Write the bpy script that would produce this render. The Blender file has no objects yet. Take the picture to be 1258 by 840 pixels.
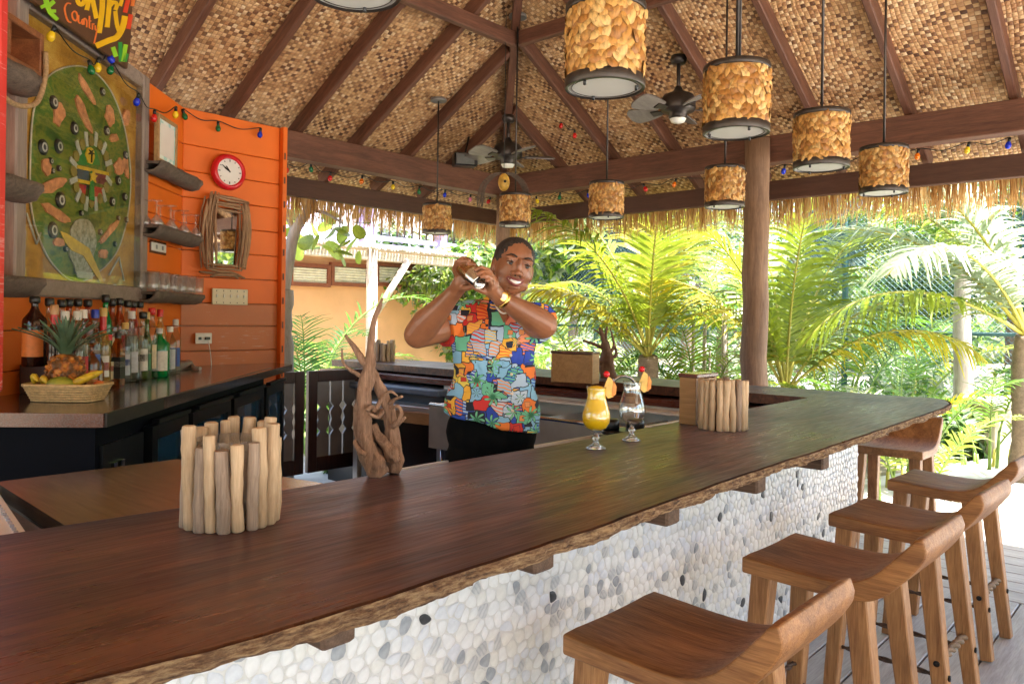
import bpy, bmesh, math, random
from mathutils import Vector, Matrix, noise
R = random.Random(7)
sc = bpy.context.scene
col = sc.collection
rad = math.radians
# ------------------------------------------------------------------ camera
H = 1.485; YAW = rad(41.9); RHO = .014; FPX = 960.0
FW = Vector((math.cos(YAW), math.sin(YAW), 0)); RT = Vector((math.sin(YAW), -math.cos(YAW), 0)); UPV = Vector((0, 0, 1))
XC = RT*math.cos(RHO)+UPV*math.sin(RHO); YC = UPV*math.cos(RHO)-RT*math.sin(RHO)
CAM = Vector((0, 0, H))
cd = bpy.data.cameras.new('camera'); cam = bpy.data.objects.new('camera', cd); col.objects.link(cam)
m = Matrix.Identity(4)
for i in range(3):
    m[i][0] = XC[i]; m[i][1] = YC[i]; m[i][2] = -FW[i]; m[i][3] = CAM[i]
cam.matrix_world = m
cd.sensor_width = 36; cd.lens = FPX/1258*36; cd.shift_y = -29/1258; cd.clip_start = .05; cd.clip_end = 400
sc.camera = cam
# ------------------------------------------------------------------ light
SUN = Vector((.17, -.34, 1)).normalized()
w = bpy.data.worlds.new('World'); sc.world = w; w.use_nodes = True
nt = w.node_tree; bg = nt.nodes['Background']
sky = nt.nodes.new('ShaderNodeTexSky'); sky.sky_type = 'NISHITA'; sky.sun_disc = False
sky.sun_elevation = math.asin(SUN.z); sky.sun_rotation = math.atan2(SUN.x, SUN.y)
sky.air_density = 1.2; sky.dust_density = 2.5
nt.links.new(sky.outputs[0], bg.inputs[0]); bg.inputs[1].default_value = .15
sd = bpy.data.lights.new('sun', 'SUN'); sd.energy = 4.5; sd.angle = rad(.53); sd.color = (1, .955, .88)
so = bpy.data.objects.new('sun', sd); col.objects.link(so); so.rotation_euler = SUN.to_track_quat('Z', 'Y').to_euler()
so.location = (0, 0, 20)
sc.view_settings.view_transform = 'Standard'; sc.view_settings.look = 'None'; sc.view_settings.gamma = 1
sc.view_settings.exposure = 2.7
sc.cycles.max_bounces = 10; sc.cycles.diffuse_bounces = 6; sc.cycles.glossy_bounces = 4; sc.cycles.transmission_bounces = 8
sc.cycles.transparent_max_bounces = 12; sc.cycles.caustics_reflective = False; sc.cycles.caustics_refractive = False

# ------------------------------------------------------------------ place helpers: a measured direction met with a real plane
def ray(u, v): return FW + XC*((u-629)/FPX) - YC*((v-391)/FPX)
def onZ(u, v, z): r = ray(u, v); return CAM + r*((z-H)/r.z)
def onX(u, v, x): r = ray(u, v); return CAM + r*(x/r.x)
def onY(u, v, y): r = ray(u, v); return CAM + r*(y/r.y)
def onP(u, v, p, n): r = ray(u, v); return CAM + r*((Vector(p)-CAM).dot(n)/r.dot(n))
def atD(u, v, d): return CAM + ray(u, v)*d

# ------------------------------------------------------------------ mesh helpers
class MB:
    def __init__(s): s.v = []; s.f = []; s.m = []; s.sm = []
    def add(s, vs, fs, mi=0, smooth=False):
        o = len(s.v); s.v += [tuple(p) for p in vs]
        s.f += [tuple(o+i for i in f) for f in fs]; s.m += [mi]*len(fs); s.sm += [smooth]*len(fs)
    def box(s, c, sz, M=None, mi=0, taper=1.0):
        vs = []
        for z in (-.5, .5):
            t = 1 if z < 0 else taper
            for x, y in ((-.5, -.5), (.5, -.5), (.5, .5), (-.5, .5)):
                p = Vector((x*sz[0]*t, y*sz[1]*t, z*sz[2]))
                if M is not None: p = M @ p
                vs.append(p+Vector(c))
        s.add(vs, [(3, 2, 1, 0), (4, 5, 6, 7), (0, 1, 5, 4), (1, 2, 6, 5), (2, 3, 7, 6), (3, 0, 4, 7)], mi)
    def bbox(s, c, sz, b, M=None, mi=0):
        # box with bevelled vertical and horizontal edges (octagonal profile on z, chamfered ends)
        hx, hy, hz = sz[0]/2, sz[1]/2, sz[2]/2
        rings = []
        for z, i in ((-hz, b), (-hz+b, 0), (hz-b, 0), (hz, b)):
            x, y = hx-i, hy-i; bb = b if i == 0 else b*.6
            rings.append([(-x+bb, -y, z), (x-bb, -y, z), (x, -y+bb, z), (x, y-bb, z), (x-bb, y, z), (-x+bb, y, z), (-x, y-bb, z), (-x, -y+bb, z)])
        vs = []
        for r in rings:
            for p in r:
                p = Vector(p)
                if M is not None: p = M @ p
                vs.append(p+Vector(c))
        fs = [tuple(reversed(range(8))), tuple(range(24, 32))]
        for k in range(3):
            for i in range(8):
                j = (i+1) % 8; fs.append((k*8+i, k*8+j, k*8+8+j, k*8+8+i))
        s.add(vs, fs, mi)
    def tube(s, pts, rs, n=8, mi=0, caps=True, smooth=True, flat=1.0):
        pts = [Vector(p) for p in pts]
        if not hasattr(rs, '__len__'): rs = [rs]*len(pts)
        t0 = (pts[1]-pts[0]).normalized(); a = t0.orthogonal().normalized()
        vs = []; prev = t0
        for i, p in enumerate(pts):
            if i == 0: t = t0
            elif i == len(pts)-1: t = (pts[i]-pts[i-1]).normalized()
            else: t = ((pts[i+1]-p).normalized()+(p-pts[i-1]).normalized()).normalized()
            q = prev.rotation_difference(t); a = q @ a; a = (a-t*a.dot(t)).normalized(); prev = t
            b = t.cross(a)
            for k in range(n):
                an = 2*math.pi*k/n
                vs.append(p+(a*math.cos(an)+b*math.sin(an)*flat)*rs[i])
        fs = []
        for i in range(len(pts)-1):
            for k in range(n):
                j = (k+1) % n; fs.append((i*n+k, i*n+j, (i+1)*n+j, (i+1)*n+k))
        s.add(vs, fs, mi, smooth)
        if caps:
            L = (len(pts)-1)*n; o = len(s.v)-len(vs)
            s.f += [tuple(o+k for k in reversed(range(n))), tuple(o+L+k for k in range(n))]; s.m += [mi, mi]; s.sm += [False, False]
    def lathe(s, prof, c=(0, 0, 0), n=24, mi=0, smooth=True, M=None, close=False):
        vs = []; c = Vector(c)
        for r, z in prof:
            for k in range(n):
                a = 2*math.pi*k/n; p = Vector((r*math.cos(a), r*math.sin(a), z))
                if M is not None: p = M @ p
                vs.append(p+c)
        fs = []
        for i in range(len(prof)-1):
            for k in range(n):
                j = (k+1) % n; fs.append((i*n+k, i*n+j, (i+1)*n+j, (i+1)*n+k))
        s.add(vs, fs, mi, smooth)
        o = len(s.v)-len(vs)
        if prof[0][0] > 1e-5 and close: s.f.append(tuple(o+k for k in reversed(range(n)))); s.m.append(mi); s.sm.append(False)
        if prof[-1][0] > 1e-5 and close:
            L = (len(prof)-1)*n; s.f.append(tuple(o+L+k for k in range(n))); s.m.append(mi); s.sm.append(False)
    def prism(s, poly, z0, z1, M=None, mi=0, smooth=False):
        n = len(poly); vs = [Vector((x, y, z0)) for x, y in poly]+[Vector((x, y, z1)) for x, y in poly]
        if M is not None: vs = [M @ v for v in vs]
        fs = [tuple(reversed(range(n))), tuple(range(n, 2*n))]
        s.add(vs, fs, mi)
        s.add(vs, [(i, (i+1) % n, n+(i+1) % n, n+i) for i in range(n)], mi, smooth)
    def quad(s, a, b, c, d, mi=0): s.add([a, b, c, d], [(0, 1, 2, 3)], mi)
    def ball(s, c, r, n=10, m=6, sc_=(1, 1, 1), mi=0):
        prof = [(max(1e-4, r*math.sin(math.pi*i/m)), -r*math.cos(math.pi*i/m)) for i in range(m+1)]
        s.lathe(prof, c, n, mi, True, Matrix.Diagonal((sc_[0], sc_[1], sc_[2])))
    def mesh(s, name, mats, org=None):
        me = bpy.data.meshes.new(name)
        v = s.v
        if org is not None: v = [(p[0]-org[0], p[1]-org[1], p[2]-org[2]) for p in v]
        me.from_pydata(v, [], s.f)
        for mm in (mats if isinstance(mats, (list, tuple)) else [mats]): me.materials.append(mm)
        if any(s.m): me.polygons.foreach_set('material_index', s.m)
        if any(s.sm): me.polygons.foreach_set('use_smooth', s.sm)
        me.update(); return me
    def build(s, name, mats, parent=None, world=True, **kw):
        org = None
        if parent is not None and world:
            org = Vector(parent.location); q = parent.parent
            while q: org += q.location; q = q.parent
        o = bpy.data.objects.new(name, s.mesh(name, mats, org)); col.objects.link(o)
        if parent is not None: o.parent = parent
        for k, val in kw.items(): o[k] = val
        return o
def link(name, me, parent=None, loc=None, rot=None, scale=None, **kw):
    o = bpy.data.objects.new(name, me); col.objects.link(o)
    if parent is not None: o.parent = parent
    if loc is not None: o.location = loc
    if rot is not None: o.rotation_euler = rot
    if scale is not None: o.scale = scale
    for k, v in kw.items(): o[k] = v
    return o
def thing(name, label, cat, loc=(0, 0, 0), rz=0, group=None):
    o = bpy.data.objects.new(name, None); col.objects.link(o); o.location = loc; o.rotation_euler = (0, 0, rz)
    o.empty_display_size = .1; o['label'] = label; o['category'] = cat
    if group: o['group'] = group
    return o
def tag(o, label, cat, group=None, kind=None):
    o['label'] = label; o['category'] = cat
    if group: o['group'] = group
    if kind: o['kind'] = kind
    return o
def copy_tree(o, parent=None):
    c = o.copy(); col.objects.link(c); c.parent = parent
    for ch in o.children: copy_tree(ch, c)
    return c
def bez(p0, p1, p2, n):
    p0, p1, p2 = Vector(p0), Vector(p1), Vector(p2)
    return [p0*(1-t)**2+p1*2*t*(1-t)+p2*t*t for t in [i/n for i in range(n+1)]]
def cat(pts, n=6):
    pts = [Vector(p) for p in pts]; P = [pts[0]*2-pts[1]]+pts+[pts[-1]*2-pts[-2]]; out = []
    for i in range(1, len(P)-2):
        a, b, c, d = P[i-1:i+3]
        for k in range(n):
            t = k/n; out.append(.5*((2*b)+(c-a)*t+(2*a-5*b+4*c-d)*t*t+(3*b-a-3*c+d)*t**3))
    out.append(P[-2]); return out
def rotz(a): return Matrix.Rotation(a, 3, 'Z')

# ------------------------------------------------------------------ materials
class N:
    def __init__(s, name):
        s.mat = bpy.data.materials.new(name); s.mat.use_nodes = True; s.t = s.mat.node_tree; s.b = s.t.nodes['Principled BSDF']
        s.out = s.t.nodes['Material Output']
    def n(s, typ, ins=None, **kw):
        nd = s.t.nodes.new('ShaderNode'+typ)
        for k, v in kw.items(): setattr(nd, k, v)
        if ins:
            for k, v in ins.items():
                if hasattr(v, 'is_output') or hasattr(v, 'is_linked'): s.t.links.new(v, nd.inputs[k])
                else: nd.inputs[k].default_value = v
        return nd
    def l(s, a, b): s.t.links.new(a, b)
    def co(s, scale=(1, 1, 1), kind='Object', rot=(0, 0, 0), loc=(0, 0, 0)):
        tc = s.n('TexCoord'); mp = s.n('Mapping', {'Vector': tc.outputs[kind], 'Scale': scale, 'Rotation': rot, 'Location': loc}); return mp.outputs[0]
    def math(s, op, a, b=None, c=None):
        nd = s.n('Math', operation=op)
        for i, v in enumerate((a, b, c)):
            if v is None: continue
            if hasattr(v, 'is_output'): s.l(v, nd.inputs[i])
            else: nd.inputs[i].default_value = v
        return nd.outputs[0]
    def noise(s, co, scale=5, detail=4, rough=.55, dist=0): return s.n('TexNoise', {'Vector': co, 'Scale': scale, 'Detail': detail, 'Roughness': rough, 'Distortion': dist}).outputs[0]
    def ramp(s, fac, stops, interp='LINEAR'):
        r = s.n('ValToRGB', {'Fac': fac}); cr = r.color_ramp; cr.interpolation = interp
        while len(cr.elements) < len(stops): cr.elements.new(.5)
        for e, (p, c) in zip(cr.elements, stops): e.position = p; e.color = (*c, 1) if len(c) == 3 else c
        return r.outputs[0]
    def mix(s, fac, a, b, mode='MIX'):
        nd = s.n('MixRGB', blend_type=mode)
        for i, v in enumerate((fac, a, b)):
            if hasattr(v, 'is_output'): s.l(v, nd.inputs[i])
            else: nd.inputs[i].default_value = v if i == 0 else ((*v, 1) if len(v) == 3 else v)
        return nd.outputs[0]
    def bump(s, h, strength=.3, dist=.005):
        bp = s.n('Bump', {'Height': h, 'Strength': strength, 'Distance': dist}); s.l(bp.outputs[0], s.b.inputs['Normal']); return bp
    def set(s, color=None, rough=None, metal=None, **kw):
        for k, v in (('Base Color', color), ('Roughness', rough), ('Metallic', metal), *kw.items()):
            if v is None: continue
            k = k.replace('_', ' ')
            if hasattr(v, 'is_output'): s.l(v, s.b.inputs[k])
            elif k == 'Base Color': s.b.inputs[k].default_value = (*v, 1)
            else: s.b.inputs[k].default_value = v
        return s.mat
def simple(name, c, rough=.5, metal=0, var=.15, scale=12, bump=.1, **kw):
    s = N(name); co = s.co(); f = s.noise(co, scale, 5)
    c1 = tuple(max(0, x*(1-var)) for x in c); c2 = tuple(min(1, x*(1+var)) for x in c)
    cc = s.ramp(f, [(.3, c1), (.7, c2)])
    if bump: s.bump(s.noise(co, scale*6, 3), bump, .003)
    return s.set(cc, rough, metal, **kw)
def wood(name, dark, light, axis=0, scale=9, rough=.45, bump=.25, mottle=.25, coat=0, stretch=12, knots=True):
    s = N(name); sc_ = [stretch]*3; sc_[axis] = 1
    oi = s.n('ObjectInfo'); tc = s.n('TexCoord')
    off = s.n('VectorMath', {0: tc.outputs['Object'], 1: s.n('VectorMath', {0: oi.outputs['Random'], 1: (7.1, 3.3, 5.7)}, operation='MULTIPLY').outputs[0]}, operation='ADD').outputs[0]
    mp = s.n('Mapping', {'Vector': off, 'Scale': tuple(sc_)}).outputs[0]
    mp2 = s.n('Mapping', {'Vector': off, 'Scale': tuple(x*2.5 if i != axis else 1.6 for i, x in enumerate(sc_))}).outputs[0]
    g1 = s.noise(mp, scale*.28, 6, .62, .9); g2 = s.noise(mp2, scale, 4, .6)
    big = s.noise(off, 3.1, 3)
    f = s.math('ADD', s.math('MULTIPLY', g1, .62), s.math('MULTIPLY', g2, .38))
    md = tuple((a+b)/2 for a, b in zip(dark, light))
    c = s.ramp(f, [(.32, dark), (.5, md), (.66, light)])
    c = s.mix(mottle, c, s.ramp(big, [(.3, (.45, .42, .4)), (.75, (1.0, 1, 1))]), 'MULTIPLY')
    c = s.mix(.18, c, s.ramp(oi.outputs['Random'], [(0, (.55, .5, .5)), (1, (1, 1, 1))]), 'MULTIPLY')
    s.bump(f, bump, .004)
    rr = s.ramp(g2, [(.3, (rough+.1,)*3), (.7, (max(.05, rough-.08),)*3)])
    return s.set(c, rr, 0, Coat_Weight=coat, Coat_Roughness=.25)
def leafmat(name, c, c2, trans=.4, rough=.45):
    s = N(name); oi = s.n('ObjectInfo'); f = s.noise(s.co(), 2.2, 3); f2 = s.noise(s.co(), 17, 2)
    cc = s.ramp(s.math('ADD', s.math('MULTIPLY', f, .65), s.math('MULTIPLY', f2, .35)), [(.36, c), (.62, c2)])
    cc = s.mix(.25, cc, s.ramp(oi.outputs['Random'], [(0, (.6, .7, .5)), (1, (1, 1, 1))]), 'MULTIPLY')
    s.set(cc, rough); tr = s.n('BsdfTranslucent', {'Color': s.mix(.5, cc, tuple(min(1, x*1.5) for x in c2))})
    mx = s.n('MixShader', {0: trans, 1: s.b.outputs[0], 2: tr.outputs[0]}); s.l(mx.outputs[0], s.out.inputs[0]); return s.mat
def glassmat(name, c=(.97, .98, .98), rough=.0, ior=1.45, body=0, bodyc=None, f0=.045):
    # thin-walled glass: tinted see-through plus fresnel reflection, tint deepening at grazing angles; `body` = diffuse share: liquid, whitish clear glass, painted-in backlight of bottles
    s = N(name); lw = s.n('LayerWeight', {'Blend': .35}); edge = s.math('POWER', lw.outputs['Facing'], 2.5)
    tc_ = s.mix(edge, c, tuple(x*.5 for x in c)); tr = s.n('BsdfTransparent', {'Color': tc_}); gl_ = s.n('BsdfGlossy', {'Roughness': max(.02, rough), 'Color': (1, 1, 1, 1)})
    fr_ = s.math('ADD', f0, s.math('MULTIPLY', s.math('POWER', lw.outputs['Facing'], 4), .75)); base = tr.outputs[0]
    if body:
        df = s.n('BsdfDiffuse', {'Color': (*[min(1, x) for x in (bodyc or c)], 1)}); base = s.n('MixShader', {0: body, 1: base, 2: df.outputs[0]}).outputs[0]
    mx = s.n('MixShader', {0: fr_, 1: base, 2: gl_.outputs[0]}); s.l(mx.outputs[0], s.out.inputs[0]); return s.mat
M = {}
M['beam'] = wood('dark stained beam', (.085, .03, .017), (.23, .095, .052), 0, 9, .6, .6, .6, knots=True)
M['beamy'] = wood('dark stained beam y', (.085, .028, .016), (.17, .065, .036), 1, 8, .5, .3)
M['beamlow'] = wood('brown outer beam', (.06, .022, .012), (.12, .05, .028), 0, 8, .5, .3)
M['post'] = wood('round log post', (.15, .08, .045), (.36, .22, .13), 2, 9, .65, .7, .5)
M['stool'] = wood('oiled teak', (.17, .06, .016), (.56, .26, .085), 1, 8, .55, .45, .8, 0)
M['stoolleg'] = wood('oiled teak leg', (.2, .075, .02), (.6, .3, .11), 2, 8, .58, .45, .6, 0)
M['darkwood'] = wood('dark gate wood', (.03, .009, .005), (.07, .024, .014), 2, 8, .4, .15)
M['redwood'] = wood('red varnished ledge', (.07, .015, .008), (.17, .045, .022), 1, 8, .25, .1, .2, .5)
M['driftwood'] = wood('bleached driftwood', (.11, .055, .032), (.52, .31, .2), 2, 11, .85, 1.0, .6)
M['bark'] = wood('weathered half log', (.07, .05, .04), (.2, .15, .115), 0, 9, .8, .6)
M['stick1'] = wood('pale peeled stick', (.4, .27, .15), (.78, .58, .38), 2, 9, .75, .6, .5)
M['stick2'] = wood('grey brown stick', (.2, .14, .1), (.5, .38, .29), 2, 9, .8, .7, .5)
M['plank'] = wood('grey deck plank', (.28, .255, .24), (.5, .47, .45), 0, 6, .55, .2, .2)
M['plainwood'] = wood('bamboo plywood', (.3, .16, .06), (.52, .31, .13), 1, 9, .4, .1, .1)
M['framewood'] = wood('grey washed frame wood', (.19, .14, .115), (.36, .29, .245), 2, 8, .65, .3, .15)
M['steel'] = simple('brushed steel', (.6, .58, .55), .35, .7, .1, 8, .05)
M['black'] = simple('black metal', (.006, .006, .007), .35, .3, .2, 20, .1)
M['blackp'] = simple('black plastic', (.004, .004, .005), .3, 0, .2, 20, .05)
M['darkbronze'] = simple('dark bronze', (.06, .05, .045), .4, .7, .2, 20, .1)
M['white'] = simple('white plastic', (.75, .73, .68), .35, 0, .04, 10, .02)
M['glass'] = glassmat('clear glass', f0=.08, body=.1, bodyc=(.8, .8, .8))
M['red'] = simple('red gloss plastic', (.62, .012, .02), .2, 0, .05, 10, 0)
M['iron'] = simple('rusty twisted iron', (.09, .055, .04), .6, .5, .4, 60, .4)
def paint(name, c, wear=(.2, .1, .06), amt=.62, ax=0, rough=.5):
    s = N(name); st = [2.5, 2.5, 30]; co = s.co(tuple(st)); f = s.noise(co, 3, 6, .7); big = s.noise(s.co(), 2, 3)
    cc = s.ramp(big, [(.3, tuple(x*.82 for x in c)), (.7, c)])
    k = s.ramp(s.math('ADD', s.math('MULTIPLY', f, .7), s.math('MULTIPLY', big, .3)), [(amt, (0, 0, 0)), (amt+.05, (1, 1, 1))])
    s.bump(f, .12, .003)
    return s.set(s.mix(k, cc, wear), rough)
# ================================================================== GROUND
def gridsheet(x0, x1, y0, y1, z, n, amp, mat, name):
    mb = MB(); vs = []; fs = []
    for j in range(n+1):
        for i in range(n+1):
            x = x0+(x1-x0)*i/n; y = y0+(y1-y0)*j/n
            vs.append((x, y, z+amp*noise.noise((x*.3, y*.3, 0))))
    for j in range(n):
        for i in range(n):
            a = j*(n+1)+i; fs.append((a, a+1, a+n+2, a+n+1))
    mb.add(vs, fs, 0, True); o = mb.build(name, mat); o['kind'] = 'structure'; return o
def soil():
    s = N('sandy soil with leaf litter'); co = s.co(); f = s.noise(co, 1.3, 6); g = s.noise(co, 14, 6, .7)
    c = s.ramp(f, [(.35, (.3, .24, .16)), (.6, (.52, .45, .34))]); c = s.mix(.5, c, s.ramp(g, [(.35, (.35, .35, .25)), (.7, (1, 1, 1))]), 'MULTIPLY')
    s.bump(g, .5, .03); return s.set(c, .95)
gridsheet(-150, 150, -150, 150, -.16, 60, .03, soil(), 'ground')
def sandmat():
    s = N('pale sand path'); co = s.co(); g = s.noise(co, 40, 5, .7); f = s.noise(co, 1.5, 4)
    c = s.ramp(f, [(.3, (.6, .56, .5)), (.7, (.74, .71, .65))]); s.bump(g, .3, .01); return s.set(c, .9)
mb = MB(); mb.prism([(6.62, -9), (17, -9), (17, 1.0), (14, 1.8), (11.5, 1.5), (9.2, 2.2), (7.6, 2.6), (6.62, 2.7)], -.14, -.03)
mb.build('sand_path', sandmat())['kind'] = 'structure'
mb = MB(); mb.prism([(-12, -16), (6.4, -16), (6.4, -2.4), (-12, -2.4)], -.14, -.035)
mb.build('rear_sand_path', sandmat())['kind'] = 'structure'
mb = MB(); mb.prism([(-8, 5.72), (7.4, 5.72), (7.4, 7.6), (-8, 7.6)], -.14, -.03)
mb.build('garden_path', simple('pale concrete path', (.42, .4, .37), .85, 0, .15, 5, .3))['kind'] = 'structure'
# deck: base joists sheet plus planks
deck = MB(); deck.box((1.6, 1.4, -.09), (9.6, 8.3, .1)); deck = deck.build('deck_floor', simple('dark deck gap', (.03, .028, .025), .9)); deck['kind'] = 'structure'
def plankmesh(L, W, T):
    b = MB(); b.bbox((0, 0, 0), (L, W, T), .004); return b.mesh('plank', M['plank'])
pa = plankmesh(2.32, .182, .03); pb = plankmesh(.182, 2.6, .03)
M['planky'] = wood('grey deck plank across', (.28, .255, .24), (.5, .47, .45), 1, 6, .55, .2, .2)
pb.materials.clear(); pb.materials.append(M['planky'])
y = .755-.19*9+.095
k = 0
while y < 1.5:
    xs = -1.55+(k % 2)*1.16
    x = xs
    while x < 4.8:
        L = 2.33; x1 = min(x+L, 4.96)
        o = link('plank', pa, deck, ((x+x1)/2, y, -.02), (0, 0, 0), ((x1-x)/L, 1, 1)); x = x1
    y += .19; k += 1
for i in range(9):
    x = 5.06+.19*i
    for j in range(3): link('plank', pb, deck, (x, -1.6+j*2.61+(i % 2)*.0, -.02))
# floor behind the bar
def floormat():
    s = N('pale grey green bar floor'); co = s.co(); f = s.noise(co, 3, 5); c = s.ramp(f, [(.3, (.3, .36, .36)), (.7, (.42, .48, .47))]); return s.set(c, .35)
mb = MB(); mb.box((2.0, 3.55, -.02), (5.86, 4.1, .03)); mb.build('bar_floor', floormat())['kind'] = 'structure'

# ================================================================== PAVILION
RX, RY, WX, SY, ZB, SL = 5.94, 5.48, -3.0, -3.0, 2.94, .56
TM = 4.24
pav = thing('thatched_pavilion', 'open hip roofed bar pavilion with dark rafters, woven ceiling and thatch fringe', 'pavilion')
ang = math.atan(SL); cs = math.cos(ang)
def weave():
    s = N('woven bamboo ceiling mat'); tc = s.n('TexCoord')
    wob = s.n('TexNoise', {'Vector': tc.outputs['Object'], 'Scale': 1.1, 'Detail': 3})
    wv = s.n('VectorMath', {0: wob.outputs['Color'], 1: (.18, .18, 0)}, operation='MULTIPLY').outputs[0]
    p = s.n('VectorMath', {0: tc.outputs['Object'], 1: wv}, operation='ADD').outputs[0]
    sx = s.n('SeparateXYZ', {0: p}); S = 1/.030
    cx = s.math('MULTIPLY', sx.outputs[0], S); cy = s.math('MULTIPLY', sx.outputs[1], S)
    fx = s.math('FLOOR', cx); fy = s.math('FLOOR', cy)
    rx = s.math('SUBTRACT', cx, fx); ry = s.math('SUBTRACT', cy, fy)
    cell = s.n('CombineXYZ', {0: fx, 1: fy}); wn = s.n('TexWhiteNoise', {'Vector': cell.outputs[0]}, noise_dimensions='2D')
    ch = s.math('MODULO', s.math('ABSOLUTE', s.math('ADD', fx, fy)), 2)           # checker 0/1
    big = s.noise(tc.outputs['Object'], 1.4, 4, .6)
    # over strands (light) and under strands (brown gaps), each with its own tint
    rnd = wn.outputs[0]
    lightc = s.ramp(rnd, [(0, (.52, .27, .12)), (.35, (.76, .45, .21)), (.75, (.86, .58, .31)), (1, (.94, .72, .46))])
    darkc = s.ramp(rnd, [(0, (.075, .022, .008)), (.3, (.17, .058, .024)), (.5, (.4, .19, .08)), (1, (.76, .46, .22))])
    patch = s.ramp(big, [(.35, (.0,)*3), (.68, (.6,)*3)])
    darkc = s.mix(patch, darkc, lightc)
    c = s.mix(ch, lightc, darkc)
    # strand profile: bulge across each strand, seam at its edges
    bx = s.math('SINE', s.math('MULTIPLY', rx, math.pi)); by = s.math('SINE', s.math('MULTIPLY', ry, math.pi))
    ed = s.math('MINIMUM', bx, by)
    seam = s.ramp(ed, [(.0, (.42, .3, .22)), (.3, (1, 1, 1))])
    c = s.mix(.85, c, seam, 'MULTIPLY')
    sh = s.n('CombineXYZ', {0: s.math('FLOOR', s.math('MULTIPLY', sx.outputs[0], .85)), 1: s.math('FLOOR', s.math('MULTIPLY', sx.outputs[1], 1.7))}); shn = s.n('TexWhiteNoise', {'Vector': sh.outputs[0]}, noise_dimensions='2D').outputs[0]
    c = s.mix(.8, c, s.ramp(shn, [(0, (.74, .68, .62)), (.5, (.95, .93, .9)), (1, (1, 1, 1))]), 'MULTIPLY')
    fib = s.n('TexNoise', {'Vector': s.n('Mapping', {'Vector': tc.outputs['Object'], 'Scale': (3, 60, 1)}).outputs[0], 'Scale': 3, 'Detail': 3}).outputs[0]
    c = s.mix(.35, c, s.ramp(fib, [(.3, (.6, .55, .5)), (.65, (1, 1, 1))]), 'MULTIPLY')
    c = s.mix(.45, c, s.ramp(s.noise(tc.outputs['Object'], .75, 4), [(.35, (.7, .6, .5)), (.6, (1, 1, 1))]), 'MULTIPLY')
    h = s.math('ADD', s.math('MULTIPLY', ed, .6), s.math('MULTIPLY', s.math('SUBTRACT', 1, ch), .5))
    s.bump(h, .8, .012)
    return s.set(c, .6)
M['weave'] = weave()
cover = simple('dry thatch roof cover', (.2, .13, .06), .95, 0, .3, 6, .6)
def plane_frame(side):
    # local x along the eave, y upslope, z outward (up)
    if side == 'N': o = Vector((0, RY, ZB)); x = Vector((-1, 0, 0)); up = Vector((0, -1, SL)).normalized()
    if side == 'E': o = Vector((RX, 0, ZB)); x = Vector((0, 1, 0)); up = Vector((-1, 0, SL)).normalized()
    if side == 'S': o = Vector((0, SY, ZB)); x = Vector((1, 0, 0)); up = Vector((0, 1, SL)).normalized()
    if side == 'W': o = Vector((WX, 0, ZB)); x = Vector((0, -1, 0)); up = Vector((1, 0, SL)).normalized()
    z = x.cross(up); m = Matrix((x, up, z)).transposed().to_4x4(); m.translation = o; return m
OV = .62
for side, (a, b) in {'N': (-RX, -WX), 'E': (SY, RY), 'S': (WX, RX), 'W': (-RY, -SY)}.items():
    f = plane_frame(side); e = OV; mid = TM
    half = (b-a)/2; tm = min(TM, half)
    ov_ = .3; poly = [(a-e-ov_, -e/cs), (b+e+ov_, -e/cs), (b-tm+ov_, tm/cs+.1), (a+tm-ov_, tm/cs+.1)]
    mb = MB(); mb.prism(poly, .118, .132)
    o = mb.build('woven_ceiling', M['weave'], None); o.matrix_world = f; o.parent = pav
    mb = MB(); mb.prism(poly, .136, .3)
    o = mb.build('roof_cover', cover, None); o.matrix_world = f; o.parent = pav
# rafters
def beam_between(a, b, wd, ht, mat, name='rafter', upv=Vector((0, 0, 1)), parent=pav, drop=0):
    a = Vector(a); b = Vector(b); L = (b-a).length; x = (b-a).normalized(); yv = upv.cross(x).normalized(); z = x.cross(yv)
    mb = MB(); mb.bbox((0, 0, 0), (L, wd, ht), .006)
    o = mb.build(name, mat, None); mt = Matrix((x, yv, z)).transposed().to_4x4(); mt.translation = (a+b)/2+z*(ht/2); o.matrix_world = mt; o.parent = parent; return o
for k in range(14):
    x = 5.27-.585*k
    if x < WX+.3: break
    t = min(TM, RX-x, x-WX)-.03
    beam_between((x, RY+.52, ZB-.52*SL), (x, RY-t, ZB+t*SL), .05, .115, M['beam'])
for k in range(-6, 7):
    yy = .98+.63*k
    t = min(TM, RY-yy, yy-SY)-.03
    if t < .2: continue
    beam_between((RX+.52, yy, ZB-.52*SL), (RX-t, yy, ZB+t*SL), .05, .115, M['beam'])
for sx, sy, px, py in ((-1, -1, RX, RY), (-1, 1, RX, SY), (1, -1, WX, RY), (1, 1, WX, SY)):
    beam_between((px-sx*.55, py-sy*.55, ZB-.55*SL-.02), (px+sx*TM, py+sy*TM, ZB+TM*SL-.02), .065, .13, M['beam'], 'hip_rafter')
t = 1.40
zc = ZB+t*SL-.125
beam_between((WX+t, RY-t, zc), (RX-t, RY-t, zc), .06, .11, M['beam'], 'collar_beam')
beam_between((RX-t, SY+t, zc), (RX-t, RY-t-.035, zc), .06, .11, M['beam'], 'collar_beam')
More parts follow.
